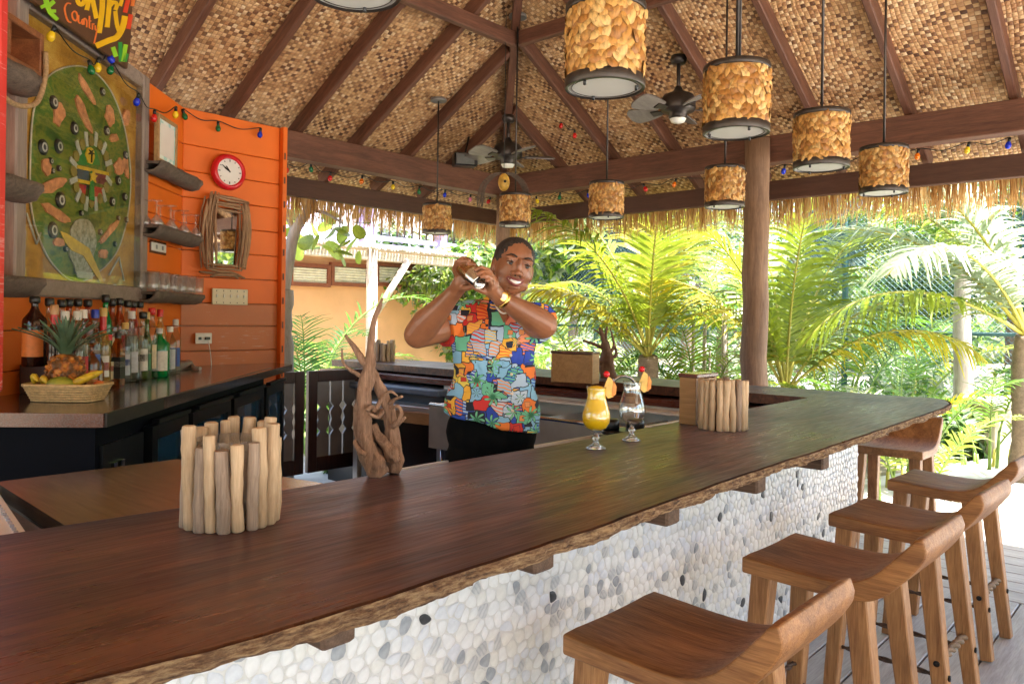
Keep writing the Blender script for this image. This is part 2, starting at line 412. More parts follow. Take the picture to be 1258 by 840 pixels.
# ring beams on the posts and the outer eave beams
beam_between((3.28, RY, ZB-.212), (RX+.07, RY, ZB-.212), .14, .21, M['beam'], 'ring_beam')
beam_between((RX, SY, ZB-.212), (RX, RY-.072, ZB-.212), .14, .21, M['beam'], 'ring_beam')
beam_between((2.0, RY+.4, 2.505), (RX+.44, RY+.4, 2.505), .07, .16, M['beamlow'], 'eave_beam')
beam_between((RX+.4, SY-.4, 2.505), (RX+.4, RY+.362, 2.505), .07, .16, M['beamlow'], 'eave_beam')
def post(x, y, r, h, z0=-.05):
    mb = MB(); pts = [(x+.008*math.sin(i*1.7), y+.008*math.cos(i*2.1), z0+(h-z0)*i/14) for i in range(15)]
    mb.tube(pts, [r*(1.04-.1*i/14+.02*math.sin(i*2.3)) for i in range(15)], 20); return mb.build('post', M['post'], pav)
post(5.80, 2.66, .1, 2.905); post(5.82, 5.36, .075, 2.727); post(5.94, -2.9, .1, 2.727); post(1.4, -2.95, .1, 3.0); post(-2.9, -2.9, .1, 2.98); post(-2.9, 5.4, .1, 2.98)
# thatch fringe
TH = []
for nm, c in (('a', (.5, .28, .09)), ('b', (.64, .41, .16)), ('c', (.34, .17, .055)), ('d', (.74, .53, .25))):
    s = N('dry thatch straw '+nm); f = s.noise(s.co((9, 9, 1.2)), 6, 3); s.set(s.ramp(f, [(.3, tuple(x*.65 for x in c)), (.7, c)]), .7)
    tr = s.n('BsdfTranslucent', {'Color': (*[min(1, x*1.3) for x in c], 1)}); mx = s.n('MixShader', {0: .45, 1: s.b.outputs[0], 2: tr.outputs[0]}); s.l(mx.outputs[0], s.out.inputs[0]); TH.append(s.mat)
mb = MB()
def strand(p, L, w, d, lean, mi):
    # flattened tapered ribbon of three segments hanging from p; d = outward, lean sideways
    vs = []; t = Vector((-d.y, d.x, 0)); th = R.uniform(-.9, .9); a = (t*math.cos(th)+d*math.sin(th))
    for i in range(4):
        q = i/3; c = p+Vector((0, 0, -L*q))+t*lean*q*q+d*(.10*q-.07*q*q)*L*3*R.uniform(.7, 1.1)
        ww = w*(1-.85*q**1.5)
        vs += [c-a*ww, c+a*ww]
    mb.add(vs, [(0, 1, 3, 2), (2, 3, 5, 4), (4, 5, 7, 6)], mi)
for (a, b, d) in ((Vector((1.2, RY+.5, 2.62)), Vector((RX+.6, RY+.5, 2.62)), Vector((0, 1, 0))), (Vector((RX+.5, RY+.6, 2.62)), Vector((RX+.5, -1.2, 2.62)), Vector((1, 0, 0)))):
    L = (b-a).length
    for i in range(int(L*430)):
        q = R.random(); lay = R.random()
        cl = .5+.5*noise.noise(((a.x+q*L)*3.1, 2.2+d.x*9, 0)); cl2 = noise.noise((q*L*9, 7+d.x*5, 1))
        ln = .13+.14*cl+.09*cl2+.1*R.random()**2
        strand(a.lerp(b, q)+d*(lay*.14)+Vector((0, 0, .06-lay*.05)), ln+.1, R.uniform(.003, .0075), d, R.uniform(-.05, .05), R.choice((0, 0, 1, 1, 2, 3)))
mb.build('thatch_fringe', TH, pav, kind='stuff')
# rain-shedding thatch edge above the fringe (top side)
# ================================================================== ORANGE WALLS
M['orange'] = paint('orange wall paint', (.84, .17, .012), (.5, .09, .015), .66)
M['worn'] = paint('worn varnished boards', (.55, .15, .03), (.6, .4, .28), .6, rough=.4)
M['redpaint'] = paint('faded red paint', (.75, .05, .04), (.8, .3, .3), .55)
WZ = 2.93
cw0 = Vector((2.52, 5.38, 0)); cdir = Vector((-1, -1, 0)).normalized(); cnrm = Vector((1, -1, 0)).normalized()
def plank_wall(name, label, org, d, nrm, L, zs, mats, thick=.022, skip=None):
    t = thing(name, label, 'plank wall', org)
    bk = MB(); ex = Matrix((d, -nrm, Vector((0, 0, 1)))).transposed()
    bk.box(Vector(org)+d*(L/2)-nrm*.05+Vector((0, 0, WZ/2)), (L, .06, WZ), ex); bk.build('backing', M['redwood'], t)
    for i in range(len(zs)-1):
        z0, z1 = zs[i], zs[i+1]; b = MB(); h = z1-z0-.004
        b.bbox(Vector(org)+d*(L/2)-nrm*.008+Vector((0, 0, (z0+z1)/2)), (L, thick, h), .005, ex)
        b.build('plank', mats[i], t)
    return t
zs = [.0, .17, .35, .53, .71, .89, 1.07, 1.22, 1.40, 1.565, 1.75, 1.935, 2.12, 2.305, 2.49, 2.675, WZ]
wm = [M['worn'] if 1.05 < z < 1.5 else M['orange'] for z in zs]
wallA = plank_wall('orange_plank_wall', 'orange painted plank wall behind the clock and twig mirror', cw0, Vector((1, 0, 0)), Vector((0, -1, 0)), .76, zs, wm)
wallC = plank_wall('orange_plank_wall', 'orange painted plank wall carrying the big framed collage', cw0, cdir, cnrm, 2.35, zs, [M['orange']]*len(zs))
# edge board and its nails
mb = MB(); mb.box((3.30, 5.37, WZ/2), (.035, .08, WZ)); mb.build('edge_board', M['orange'], wallA)
for i in range(14):
    b = MB(); b.box((3.297, 5.3275, .3+.185*i), (.01, .006, .05)); b.build('nail_slot', M['beam'], wallA)
def wl(u, v, off=0.0):       # point on the C wall, `off` metres in front of it
    return onP(u, v, cw0+cnrm*off, cnrm)
def wlocal(p): q = Vector(p)-cw0; return (q.dot(-cdir), q.z)      # s grows to the right (towards the corner)
CM = Matrix((-cdir, -cnrm, Vector((0, 0, 1)))).transposed()          # local x right along wall, y into wall, z up
# red post at the left edge
b = MB(); b.bbox(atD(-12, 200, 2.95).xy.to_3d()+Vector((0, 0, 2.06)), (.05, .09, 1.76), .006, CM)
tag(b.build('painted_post', M['redpaint']), 'faded red painted board post at the far left of the back counter', 'post')
# ------------------------------------------------------------------ framed collage
pc = [wl(*q, .06) for q in ((18, 367), (175, 368), (190, 113), (38, 8))]
s0 = -1.87; s1 = wlocal(pc[1])[0]; z0 = 1.555; z1 = 2.915
s0 = wlocal(pc[0])[0]; s1 = (wlocal(pc[1])[0]+wlocal(pc[2])[0])/2
PW, PH = s1-s0, z1-z0
porg = cw0-cdir*s0; porg = Vector((porg.x, porg.y, z0))
art = thing('framed_collage', 'large wood framed collage of green oval map, bottle caps and bark pieces behind glass', 'wall art', porg)
def LP(x, z, off): return porg-cdir*x+cnrm*off+Vector((0, 0, z))
def pxy(u, v):
    p = onP(u, v, cw0+cnrm*.05, cnrm); s, z = wlocal(p); return (s-s0, z-z0)
def lb(mb, x, z, w_, h_, y0, th, rot=0, mi=0):
    mb.box(LP(x, z, y0+th/2), (w_, th, h_), CM @ Matrix.Rotation(-rot, 3, 'Y'), mi)
FWD = .085
for (x, z, w_, h_) in ((FWD/2, PH/2, FWD, PH), (PW-FWD/2, PH/2, FWD, PH)):
    b = MB(); b.bbox(LP(x, z, .03), (w_, .06, h_), .008, CM); b.build('frame_board', M['framewood'], art)
M['framewoodx'] = wood('grey washed frame wood x', (.19, .14, .115), (.36, .29, .245), 0, 8, .65, .3, .15)
for z in (FWD/2, PH-FWD/2):
    b = MB(); b.bbox(LP(PW/2, z, .03), (PW-2*FWD-.002, .058, FWD), .008, CM); b.build('frame_board', M['framewoodx'], art)
ochre = N('ochre painted panel'); cc = ochre.noise(ochre.co(), 6, 6, .7); ochre = ochre.set(ochre.ramp(cc, [(.3, (.32, .14, .02)), (.55, (.62, .31, .04)), (.75, (.78, .5, .1))]), .5)
b = MB(); lb(b, PW/2, PH/2, PW-.1, PH-.1, .006, .008); b.build('panel', ochre, art)
gm = N('painted green land'); f = gm.noise(gm.co(), 3.5, 6, .6, .8); f2 = gm.noise(gm.co((1, 1, 4)), 12, 4)
gm = gm.set(gm.ramp(gm.math('ADD', gm.math('MULTIPLY', f, .75), gm.math('MULTIPLY', f2, .25)), [(.3, (.02, .04, .01)), (.4, (.05, .13, .018)), (.48, (.22, .24, .03)), (.55, (.06, .18, .025)), (.63, (.36, .34, .05)), (.75, (.4, .15, .05))]), .45)
ovpts = [pxy(*q) for q in ((45, 250), (45, 180), (50, 130), (66, 95), (92, 82), (118, 86), (142, 112), (158, 155), (166, 210), (163, 262), (150, 308), (125, 336), (98, 346), (72, 325), (55, 292))]
def smoothpoly(P, n=5):
    out = []; L = len(P)
    for i in range(L):
        a, b_, c, d = [Vector((*P[(i+j-1) % L], 0)) for j in range(4)]
        for k in range(n):
            t = k/n; q = .5*((2*b_)+(c-a)*t+(2*a-5*b_+4*c-d)*t*t+(3*b_-a-3*c+d)*t**3); out.append((q.x, q.y))
    return out
def flat(mb, P, y0, th, mi=0):
    n = len(P); A = [LP(x, z, y0+th) for x, z in P]; B = [LP(x, z, y0) for x, z in P]
    mb.add(A+B, [tuple(range(n))]+[(i, i+n, (i+1) % n+n, (i+1) % n) for i in range(n)], mi)
ov = smoothpoly(ovpts)
b = MB(); flat(b, ov, .016, .006); b.build('oval_land', gm, art)
cxo = sum(p[0] for p in ov)/len(ov); czo = sum(p[1] for p in ov)/len(ov)
b = MB(); pts = [LP(x, z, .024) for x, z in ov]; b.tube(pts+[pts[0]], .0045, 5); b.build('oval_rope', simple('pale cord', (.6, .55, .45), .8), art)
barkm = simple('salmon bark piece', (.74, .3, .13), .7, 0, .35, 25, .6)
def blob(cu, cv, wpx, hpx, rot, seed):
    r = random.Random(seed); x, z = pxy(cu, cv); x1, _ = pxy(cu+wpx/2, cv); _, z1_ = pxy(cu, cv-hpx/2); a = abs(x1-x); c = abs(z1_-z)
    P = []
    for i in range(14):
        an = 2*math.pi*i/14; q = r.uniform(.72, 1.12); px, pz = a*q*math.cos(an), c*q*math.sin(an)
        P.append((x+px*math.cos(rot)-pz*math.sin(rot), z+px*math.sin(rot)+pz*math.cos(rot)))
    b = MB(); flat(b, P, .023, .008); b.build('bark_piece', barkm, art)
for i, q in enumerate([(112, 110, 24, 13, -.5), (78, 140, 14, 34, -.5), (108, 140, 26, 18, -.7), (140, 142, 12, 26, .35), (64, 205, 12, 26, .1), (72, 228, 34, 15, .35), (75, 262, 34, 15, -.2), (145, 170, 12, 12, .3), (152, 205, 14, 22, .4), (140, 284, 30, 10, .6), (132, 312, 12, 12, .2), (78, 298, 14, 12, 0), (50, 95, 8, 40, .45), (160, 145, 8, 26, -.4), (160, 205, 6, 30, .3)]): blob(*q, i)
capd = simple('black bottle cap', (.03, .03, .03), .35); capw = simple('pale cap ring', (.62, .6, .55), .4)
cb = MB(); cb.lathe([(.03, 0), (.03, .008), (.027, .011), (.0, .011)], n=16, mi=0); cb.lathe([(.018, .0112), (.018, .013), (.011, .013), (.011, .0112)], n=14, mi=1)
capme = cb.mesh('bottle_cap', [capd, capw])
for (u, v, sc_) in ((72, 126, 1.1), (97, 158, 1.1), (59, 181, 1.25), (78, 180, 1.2), (131, 113, .8), (136, 161, .9), (159, 191, .8), (150, 222, .9), (143, 248, .9), (158, 242, .8), (80, 246, 1.35), (71, 283, 1.35), (68, 198, .55), (70, 210, .5), (78, 207, .5), (160, 270, .6), (146, 300, .5), (86, 306, .5), (128, 285, .55), (105, 262, .5), (150, 268, .5)):
    x, z = pxy(u, v); p = LP(x, z, .024)-porg
    link('bottle_cap', capme, art, p, (CM.to_4x4() @ Matrix.Rotation(math.pi/2, 4, 'X')).to_euler(), (sc_, sc_, 1))
# centre emblem: ring of label tags round a shield of painted fields
ec = pxy(113, 210)
cols = {'green': (.03, .25, .04), 'yellow': (.75, .48, .03), 'blue': (.05, .09, .13), 'red': (.5, .03, .02), 'cream': (.55, .55, .48), 'olive': (.3, .24, .05), 'black': (.02, .02, .02), 'maroon': (.22, .05, .05)}
cm_ = {k: simple('collage '+k, c, .45, 0, .15, 30, .1) for k, c in cols.items()}
def em(name, pts, y0, mat): b = MB(); flat(b, [pxy(*p) for p in pts], y0, .005); b.build(name, cm_[mat], art)
em('emblem_field', [(100, 203), (103, 188), (109, 180), (117, 180), (124, 187), (128, 203)], .025, 'green')
em('emblem_palm_badge', [(111, 182), (115, 181), (119, 184), (120, 194), (117, 202), (112, 200), (109, 190)], .031, 'yellow')
em('emblem_stripe', [(99, 203), (137, 212), (137, 216), (99, 207)], .031, 'yellow')
em('emblem_field', [(100, 207), (114, 210), (114, 222), (100, 219)], .025, 'blue')
em('emblem_field', [(119, 212), (137, 216), (137, 228), (119, 224)], .025, 'maroon')
em('emblem_stripe', [(100, 220), (114, 223), (114, 227), (100, 224)], .031, 'yellow')
em('emblem_field', [(100, 225), (111, 228), (109, 248), (103, 240)], .025, 'red')
em('emblem_field', [(120, 229), (134, 232), (130, 244), (120, 252)], .025, 'red')
em('emblem_stripe', [(115, 210), (118, 211), (119, 247), (113, 245)], .034, 'green')
em('emblem_star', [(117, 209), (119, 215), (122, 216), (119, 219), (120, 225), (116, 221), (113, 223), (114, 217), (112, 213), (116, 213)], .039, 'yellow')
# palm tree on the badge
em('emblem_palm', [(114.5, 200), (115.5, 200), (116, 190), (119, 190), (116, 187), (118, 184), (115, 186), (112, 184), (114, 187), (111, 190), (115, 190)], .037, 'black')
ct = 24
for i in range(ct):
    an = 2*math.pi*i/ct; u = 117+21*math.cos(an)*1.0; v = 211-38*math.sin(an)
    if i % 2: u += 1*math.cos(an); v -= 3*math.sin(an)
    x, z = pxy(u, v); b = MB()
    if i % 2: lb(b, x, z, .075, .028, .026, .006, math.atan2(math.sin(an)*1.5, math.cos(an))); b.build('label_tag', cm_['cream'], art)
    else:
        P = [(x+.03*math.cos(a*.785), z+.03*math.sin(a*.785)) for a in range(8)]; flat(b, P, .026, .006); b.build('label_badge', cm_['olive'], art)
# dotted fishing net and glass jar silhouette at the lower middle
jar = [pxy(*p) for p in ((92, 296), (92, 282), (97, 272), (106, 269), (115, 272), (121, 284), (123, 300), (119, 316), (118, 330), (114, 338), (99, 337), (96, 326), (90, 314))]
jm = N('pale drawn jar'); jf = jm.noise(jm.co(), 40, 4, .7); jm = jm.set(jm.ramp(jf, [(.35, (.18, .17, .09)), (.6, (.5, .47, .38))]), .3)
b = MB(); flat(b, smoothpoly(jar, 3), .026, .006); b.build('jar_picture', jm, art)
b = MB(); flat(b, [pxy(*p) for p in ((97, 333), (118, 335), (117, 343), (99, 341))], .033, .004); b.build('jar_label', cm_['cream'], art)
b = MB(); flat(b, [pxy(*p) for p in ((78, 284), (86, 287), (113, 305), (124, 330), (132, 350), (128, 350), (116, 330), (106, 314), (92, 308), (84, 298))], .0335, .003); b.build('yellow_reflection', cm_['yellow'], art)  # a yellow frond's reflection in the pane, painted as a flat piece
for (a, c) in (((40, 262), (52, 300)), ((52, 300), (57, 286)), ((140, 338), (152, 316)), ((152, 316), (158, 345))):
    b = MB(); p, q = pxy(*a), pxy(*c); b.tube([LP(*p, .024), LP(*q, .024)], .005, 5); b.build('twig', cm_['cream'], art)
gl = glassmat('picture glass', (.97, .98, .97), .02, 1.3)
b = MB(); lb(b, PW/2, PH/2, PW-2*FWD+.02, PH-2*FWD+.02, .05, .003); b.build('glass_pane', gl, art)
# ------------------------------------------------------------------ painted sign above
sgoff = .12
def sgp(u, v, off=sgoff): return onP(u, v, cw0+cnrm*off, cnrm)
sc4 = [sgp(40, -60), sgp(178, -60), sgp(155, 84), sgp(112, 55), sgp(44, 14)]
sgo = sgp(100, 20)
sign = thing('painted_sign', 'brown hand painted sign with yellow lettering and the orange word Country', 'sign', sgo)
sm_ = simple('sign brown paint', (.1, .045, .022), .5, 0, .25, 8, .15)
a0 = sgp(38, -70); a1 = sgp(166, -70); zb = 2.955
P = [Vector((a0.x, a0.y, zb)), Vector((sgp(157, 40).x, sgp(157, 40).y, zb)), sgp(160, 60), sgp(163, 0), Vector((a1.x, a1.y, 3.62)), Vector((a0.x, a0.y, 3.62))]
P[0].z = P[1].z = min(sgp(155, 84).z, 2.96)
b = MB(); n_ = len(P); b.add([p for p in P]+[p-cnrm*.02 for p in P], [tuple(range(n_)), tuple(reversed(range(n_, 2*n_)))]+[(i, (i+1) % n_, n_+(i+1) % n_, n_+i) for i in range(n_)]); b.build('board', sm_, sign)
def stroke(name, pts, wpx, mat, sm=3, off=.004):
    pp = [Vector((*p, 0)) for p in pts]
    if sm: pp = cat([(*p, 0) for p in pts], sm)
    vs = []; n = len(pp)
    for i in range(n):
        t = (pp[min(i+1, n-1)]-pp[max(i-1, 0)]).normalized(); nn = Vector((-t.y, t.x, 0))*wpx/2
        for q in (pp[i]+nn, pp[i]-nn): vs.append(sgp(q.x, q.y, sgoff+off))
    k = len(vs); vs += [v-cnrm*.0035 for v in vs]
    b = MB(); fs = [(2*i, 2*i+1, 2*i+3, 2*i+2) for i in range(n-1)]
    fs += [(2*i, 2*i+2, k+2*i+2, k+2*i) for i in range(n-1)]+[(2*i+1, k+2*i+1, k+2*i+3, 2*i+3) for i in range(n-1)]
    b.add(vs, fs); b.build(name, mat, sign)
ye = simple('sign yellow', (.85, .5, .01), .45, 0, .08, 10, 0); oc = simple('sign orange', (.8, .2, .04), .45, 0, .08, 10, 0); gc = simple('sign lime', (.3, .65, .03), .45, 0, .08, 10, 0); gd = simple('sign green', (.02, .3, .05), .45, 0, .1, 10, 0); rc = simple('sign red', (.75, .06, .02), .45, 0, .1, 10, 0)
stroke('yellow_letter', [(96, -12), (96, 2), (100, 6), (104, 2), (105, -10)], 5, ye)
stroke('yellow_letter', [(107, 13), (112, -12)], 5, ye, 0); stroke('yellow_letter', [(112, -10), (119, 23)], 5, ye, 0)
stroke('yellow_letter', [(126, -14), (126, 10), (122, 41)], 6, ye); stroke('yellow_letter', [(112, -14), (140, -8)], 5, ye, 0)
stroke('yellow_letter', [(136, -10), (134, 12), (132, 34)], 5.5, ye); stroke('yellow_letter', [(135, 8), (140, 3), (144, 6), (142, 13)], 4.5, ye)
stroke('yellow_letter', [(154, 20), (151, 34), (144, 46), (134, 50), (118, 57)], 7, ye); stroke('yellow_letter', [(142, 14), (144, 30), (147, 40)], 4.5, ye)
# small orange word Country
stroke('orange_letter', [(87.5, 5), (83, 4.5), (80, 10), (81, 18), (84, 26), (88, 28)], 1.6, oc)
stroke('orange_letter', [(92, 14), (89, 17), (90, 23), (93.5, 26), (95.5, 22), (94.5, 16), (92, 14)], 1.5, oc)
stroke('orange_letter', [(97, 19), (97, 27), (100, 29), (102, 24), (102, 31)], 1.4, oc)
stroke('orange_letter', [(103.5, 31), (104, 23), (107, 26), (107, 34)], 1.4, oc)
stroke('orange_letter', [(110.3, 20), (110.3, 34), (111.8, 35.5)], 1.3, oc, 0); stroke('orange_letter', [(108.7, 24.5), (112.4, 26.5)], 1.2, oc, 0)
stroke('orange_letter', [(114, 29), (114, 37)], 1.3, oc, 0); stroke('orange_letter', [(114, 31), (116.2, 29.5)], 1.3, oc, 0)
stroke('orange_letter', [(117.3, 31.5), (117.6, 37), (119.8, 37)], 1.3, oc); stroke('orange_letter', [(121, 33), (118.5, 43), (116, 54)], 1.4, oc)
# leaves
for (pts, w_, mt) in (([(58, 6), (56, -6)], 6, gc), ([(58, 6), (50, 10)], 4, gc), ([(60, 8), (67, 2)], 5, gc), ([(58, 6), (62, 16), (71, 25)], 5, gc), ([(62, 14), (69, 14)], 4, gc), ([(149, 76), (148, 52)], 4.5, gd), ([(151, 76), (155, 55)], 5, gc), ([(153, 76), (156, 66)], 5, gd), ([(143, 70), (139, 58)], 5, gc), ([(154, 16), (157, 3), (160, -8)], 5, rc), ([(158, 36), (161, 18)], 5, rc), ([(148, 8), (152, -6)], 4, ye), ([(163, 8), (165, -8)], 4, oc)):
    stroke('painted_leaf', pts, w_, mt, 0)
# ================================================================== THINGS ON THE WALLS
AF = Vector((0, -1, 0)); YA = 5.372-.02        # face of the clock wall
MA = Matrix((Vector((1, 0, 0)), Vector((0, 1, 0)), Vector((0, 0, 1)))).transposed()
def wa(u, v): return onY(u, v, YA)
# clock
c = wa(279, 212); ck = thing('wall_clock', 'round red wall clock with white face on the orange planks', 'clock', c)
RXm = Matrix.Rotation(math.pi/2, 3, 'X')
b = MB(); b.lathe([(.0, 0), (.128, 0), (.132, .02), (.122, .045), (.104, .052), (.098, .05), (.094, .036), (.0, .034)], c, 40, 0, True, RXm); b.build('case', M['red'], ck)
b = MB(); b.lathe([(.095, .037), (.0, .0375)], c, 40, 0, False, RXm); b.build('dial', M['white'], ck)
for i in range(12):
    a = math.pi*2*i/12; p = c+Vector((.08*math.sin(a), -.04, .08*math.cos(a))); b = MB()
    b.box(p, (.006, .002, .016 if i % 3 == 0 else .009), Matrix.Rotation(a, 3, 'Y')); b.build('hour_mark', M['blackp'], ck)
for a, L, w_ in ((rad(-58), .05, .007), (rad(-66+0), .0, .0), (rad(-62+8), .075, .005), (rad(-38), .048, .007)):
    if L == 0: continue
    b = MB(); b.box(c+Vector((math.sin(a)*L/2, -.043, math.cos(a)*L/2)), (w_, .002, L), Matrix.Rotation(a, 3, 'Y')); b.build('hand', M['blackp'], ck)
b = MB(); b.ball(c+Vector((0, -.043, 0)), .006, 8, 4); b.build('hand_pin', M['blackp'], ck)
# twig mirror
m0 = wa(272, 287); tm = thing('twig_mirror', 'small mirror in a frame of bundled brown twigs under the clock', 'mirror', m0)
mir = N('mirror silver').set((.85, .87, .85), .02, 1.0)
b = MB(); q = [wa(*p) for p in ((259, 255), (289, 258), (286, 328), (259, 327))]
b.add([p+Vector((0, -.035, 0)) for p in q], [(3, 2, 1, 0)]); b.build('mirror_glass', mir, tm)
tw = wood('brown vine twig', (.16, .08, .04), (.58, .36, .2), 2, 8, .7, .6, .3)
twx = wood('brown vine twig across', (.16, .08, .04), (.58, .36, .2), 0, 8, .7, .6, .3)
r = random.Random(3)
def twig(ps, rr, mt):
    p3 = [wa(*p) for p in ps]; off = r.uniform(-.04, -.075)
    pts = cat([p+Vector((r.uniform(-.004, .004), off+r.uniform(-.012, .012), 0)) for p in p3], 4)
    b = MB(); b.tube(pts, [rr*.72*(1-.35*abs(2*i/(len(pts)-1)-1)**2)*r.uniform(.9, 1.1) for i in range(len(pts))], 7); b.build('twig', mt, tm)
for i in range(9):
    x = 244+i*1.8; twig([(x+2+r.uniform(-2, 2)+3, 238+r.uniform(-2, 8)), (x+1, 265), (x-1+r.uniform(-1, 1), 295), (x+r.uniform(-2, 2), 328+r.uniform(-6, 6))], r.uniform(.011, .017), tw)
for i in range(7):
    x = 290+i*1.9; twig([(x+r.uniform(-1, 1), 250+r.uniform(-2, 6)), (x+1, 270), (x+r.uniform(-1, 1), 300), (x-5+r.uniform(-1, 1), 333+r.uniform(-5, 3))], r.uniform(.011, .017), tw)
for i in range(5):
    y_ = 240+i*4; twig([(254+i, y_+r.uniform(-4, 0)), (270, y_+2), (285, y_+5), (302-i, y_+9+r.uniform(-2, 2))], r.uniform(.012, .016), twx)
for i in range(4):
    y_ = 326+i*4; twig([(245+i*2, y_+r.uniform(-4, 2)), (265, y_), (280, y_+1), (296-i*3, y_+5+r.uniform(-3, 2))], r.uniform(.012, .017), twx)
twig([(247, 275), (252, 290), (259, 302)], .008, tw); twig([(246, 300), (252, 315), (262, 330)], .01, tw); twig([(298, 250), (303, 275), (302, 310), (292, 332)], .012, tw)
twig([(243, 334), (262, 336), (282, 337), (298, 342)], .014, twx)
# switch plate and outlets
def plate(name, label, cat_, q0, q1, n, mat=None, onC=False):
    if onC:
        a, b_ = wl(*q0, .004), wl(*q1, .004); ex = -cdir; nn = cnrm; Mx = CM
    else: a, b_ = wa(*q0), wa(*q1); ex = Vector((1, 0, 0)); nn = AF; Mx = MA
    w_ = abs((b_-a).dot(ex)); h_ = abs(a.z-b_.z); c_ = (a+b_)/2
    t = thing(name, label, cat_, c_)
    bb = MB(); bb.bbox(c_+nn*.006, (w_, .012, h_), .003, Mx); bb.build('cover_plate', mat or simple('cream '+name, (.66, .58, .4), .4, 0, .05), t)
    return t, c_, w_, h_, ex, nn, Mx
t, c_, w_, h_, ex, nn, Mx = plate('light_switch_panel', 'cream panel of five toggle light switches below the twig mirror', 'light switch', (260, 354), (303.5, 375), 5)
for i in range(5):
    p = c_+ex*(w_*(i-2)/5.2); bb = MB(); bb.box(p+nn*.016+Vector((0, 0, .005)), (.009, .014, .02), Mx); bb.build('toggle', M['white'], t)
    for zz_ in (h_*.36, -h_*.36): bb = MB(); bb.ball(p+nn*.012+Vector((0, 0, zz_)), .004, 6, 4); bb.build('screw', M['blackp'], t)
t, c_, w_, h_, ex, nn, Mx = plate('wall_outlet', 'white horizontal wall outlet with a plug low on the worn boards', 'outlet', (239.5, 409), (259.5, 422), 2, M['white'])
bb = MB(); bb.box(c_+nn*.02+ex*.02, (.03, .03, .02), Mx); bb.build('plug', M['blackp'], t); bb = MB(); bb.box(c_+nn*.013-ex*.03, (.022, .004, .02), Mx); bb.build('socket_face', M['blackp'], t)
ctr = cat([c_+nn*.03+ex*.02, c_+nn*.05+ex*.03-Vector((0, 0, .1)), c_+nn*.05+ex*.04-Vector((0, 0, .22)), c_+nn*.07+ex*.02-Vector((0, 0, .33))], 6)
bb = MB(); bb.tube(ctr, .003, 5); bb.build('cord', M['white'], t)
t, c_, w_, h_, ex, nn, Mx = plate('wall_outlet', 'small double outlet in a brown box between the two glass shelves', 'outlet', (185, 297), (202, 311), 2, M['white'], True)
for sx in (-1, 1):
    bb = MB(); bb.box(c_+nn*.014+ex*sx*w_*.22, (.022, .004, .026), Mx); bb.build('socket_face', simple('grey socket', (.3, .29, .27)), t)
bb = MB(); bb.box(c_-nn*.0, (w_+.03, .01, h_+.03), Mx); bb.build('back_box', M['redwood'], t)
# half log shelves on the C wall
def halflog(label, sA, sB, z, r_=.085, proj=.14):
    c0 = cw0-cdir*sA; c0 = Vector((c0.x, c0.y, z)); L = sB-sA
    t = thing('half_log_shelf', label, 'shelf', c0, 0, 'half log shelves beside the collage')
    b = MB(); n = 10; m_ = 9; vs = []
    for i in range(m_+1):
        q = i/m_; base = c0-cdir*(L*q)+cnrm*(proj*.62+.006*math.sin(i*2.1+z*5)); endt = 1-.25*max(0, q-.8)*5*0
        for k in range(n+1):
            a = math.pi*k/n; rr = r_*(1+.05*math.sin(k*2.7+i*1.3)+.04*math.sin(i*1.1))
            vs.append(base+cnrm*(rr*math.cos(a)*1.0)-Vector((0, 0, rr*math.sin(a)*1.0)))
    for i in range(m_+1):
        q = i/m_; base = c0-cdir*(L*q)+cnrm*(proj*.62)
        for k in range(n+1):
            a = math.pi*k/n; rr = r_*.82; vs.append(base+cnrm*(rr*math.cos(a))-Vector((0, 0, rr*math.sin(a)*.9+.004)))
    fs = []; S = n+1; O = (m_+1)*S
    for i in range(m_):
        for k in range(n): fs += [(i*S+k, i*S+k+1, (i+1)*S+k+1, (i+1)*S+k), (O+i*S+k, O+(i+1)*S+k, O+(i+1)*S+k+1, O+i*S+k+1)]
        fs += [(i*S, (i+1)*S, O+(i+1)*S, O+i*S), (i*S+n, O+i*S+n, O+(i+1)*S+n, (i+1)*S+n)]
    for i in (0, m_):
        for k in range(n): fs.append((i*S+k, O+i*S+k, O+i*S+k+1, i*S+k+1))
    b.add(vs, fs, 0, True); b.build('log_half', M['bark'], t)
    bb = MB(); bb.box(c0-cdir*(L/2)+cnrm*(proj*.62)-Vector((0, 0, .012)), (L*.96, r_*1.66, .016), CM); bb.build('shelf_board', M['bark'], t)
    return t, c0, L
def wz(u, v, off=.1): return wlocal(wl(u, v, off))
shelfspec = []
for (lab, qa, qb) in (('half log shelf highest right of the collage, carrying a small framed certificate', (186, 196), (232, 212)),
                      ('half log shelf right of the collage, carrying martini glasses', (184, 275), (232, 286)),
                      ('lowest half log shelf right of the collage, carrying tumblers', (180, 357), (234, 359))):
    a, z_ = wz(*qa, .1); b_, z2 = wz(*qb, .1); b_ = min(b_, -.02)+.12
    zz = z_; t, c0, L = halflog(lab, a, b_, zz, .075 if 'lowest' not in lab else .07); shelfspec.append((c0, L, zz))
for (lab, qa, qb, q) in (('half log shelf cut by the photo edge, upper one left of the collage', (6, 82), (28, 92), 0), ('half log shelf cut by the photo edge, middle one left of the collage', (4, 222), (26, 224), 0),
                      ('half log shelf cut by the photo edge, lowest one left of the collage', (4, 340), (26, 341), 0)):
    a, z_ = wz(*qb, .1); halflog(lab, a-.5, a+.06, z_, .085)
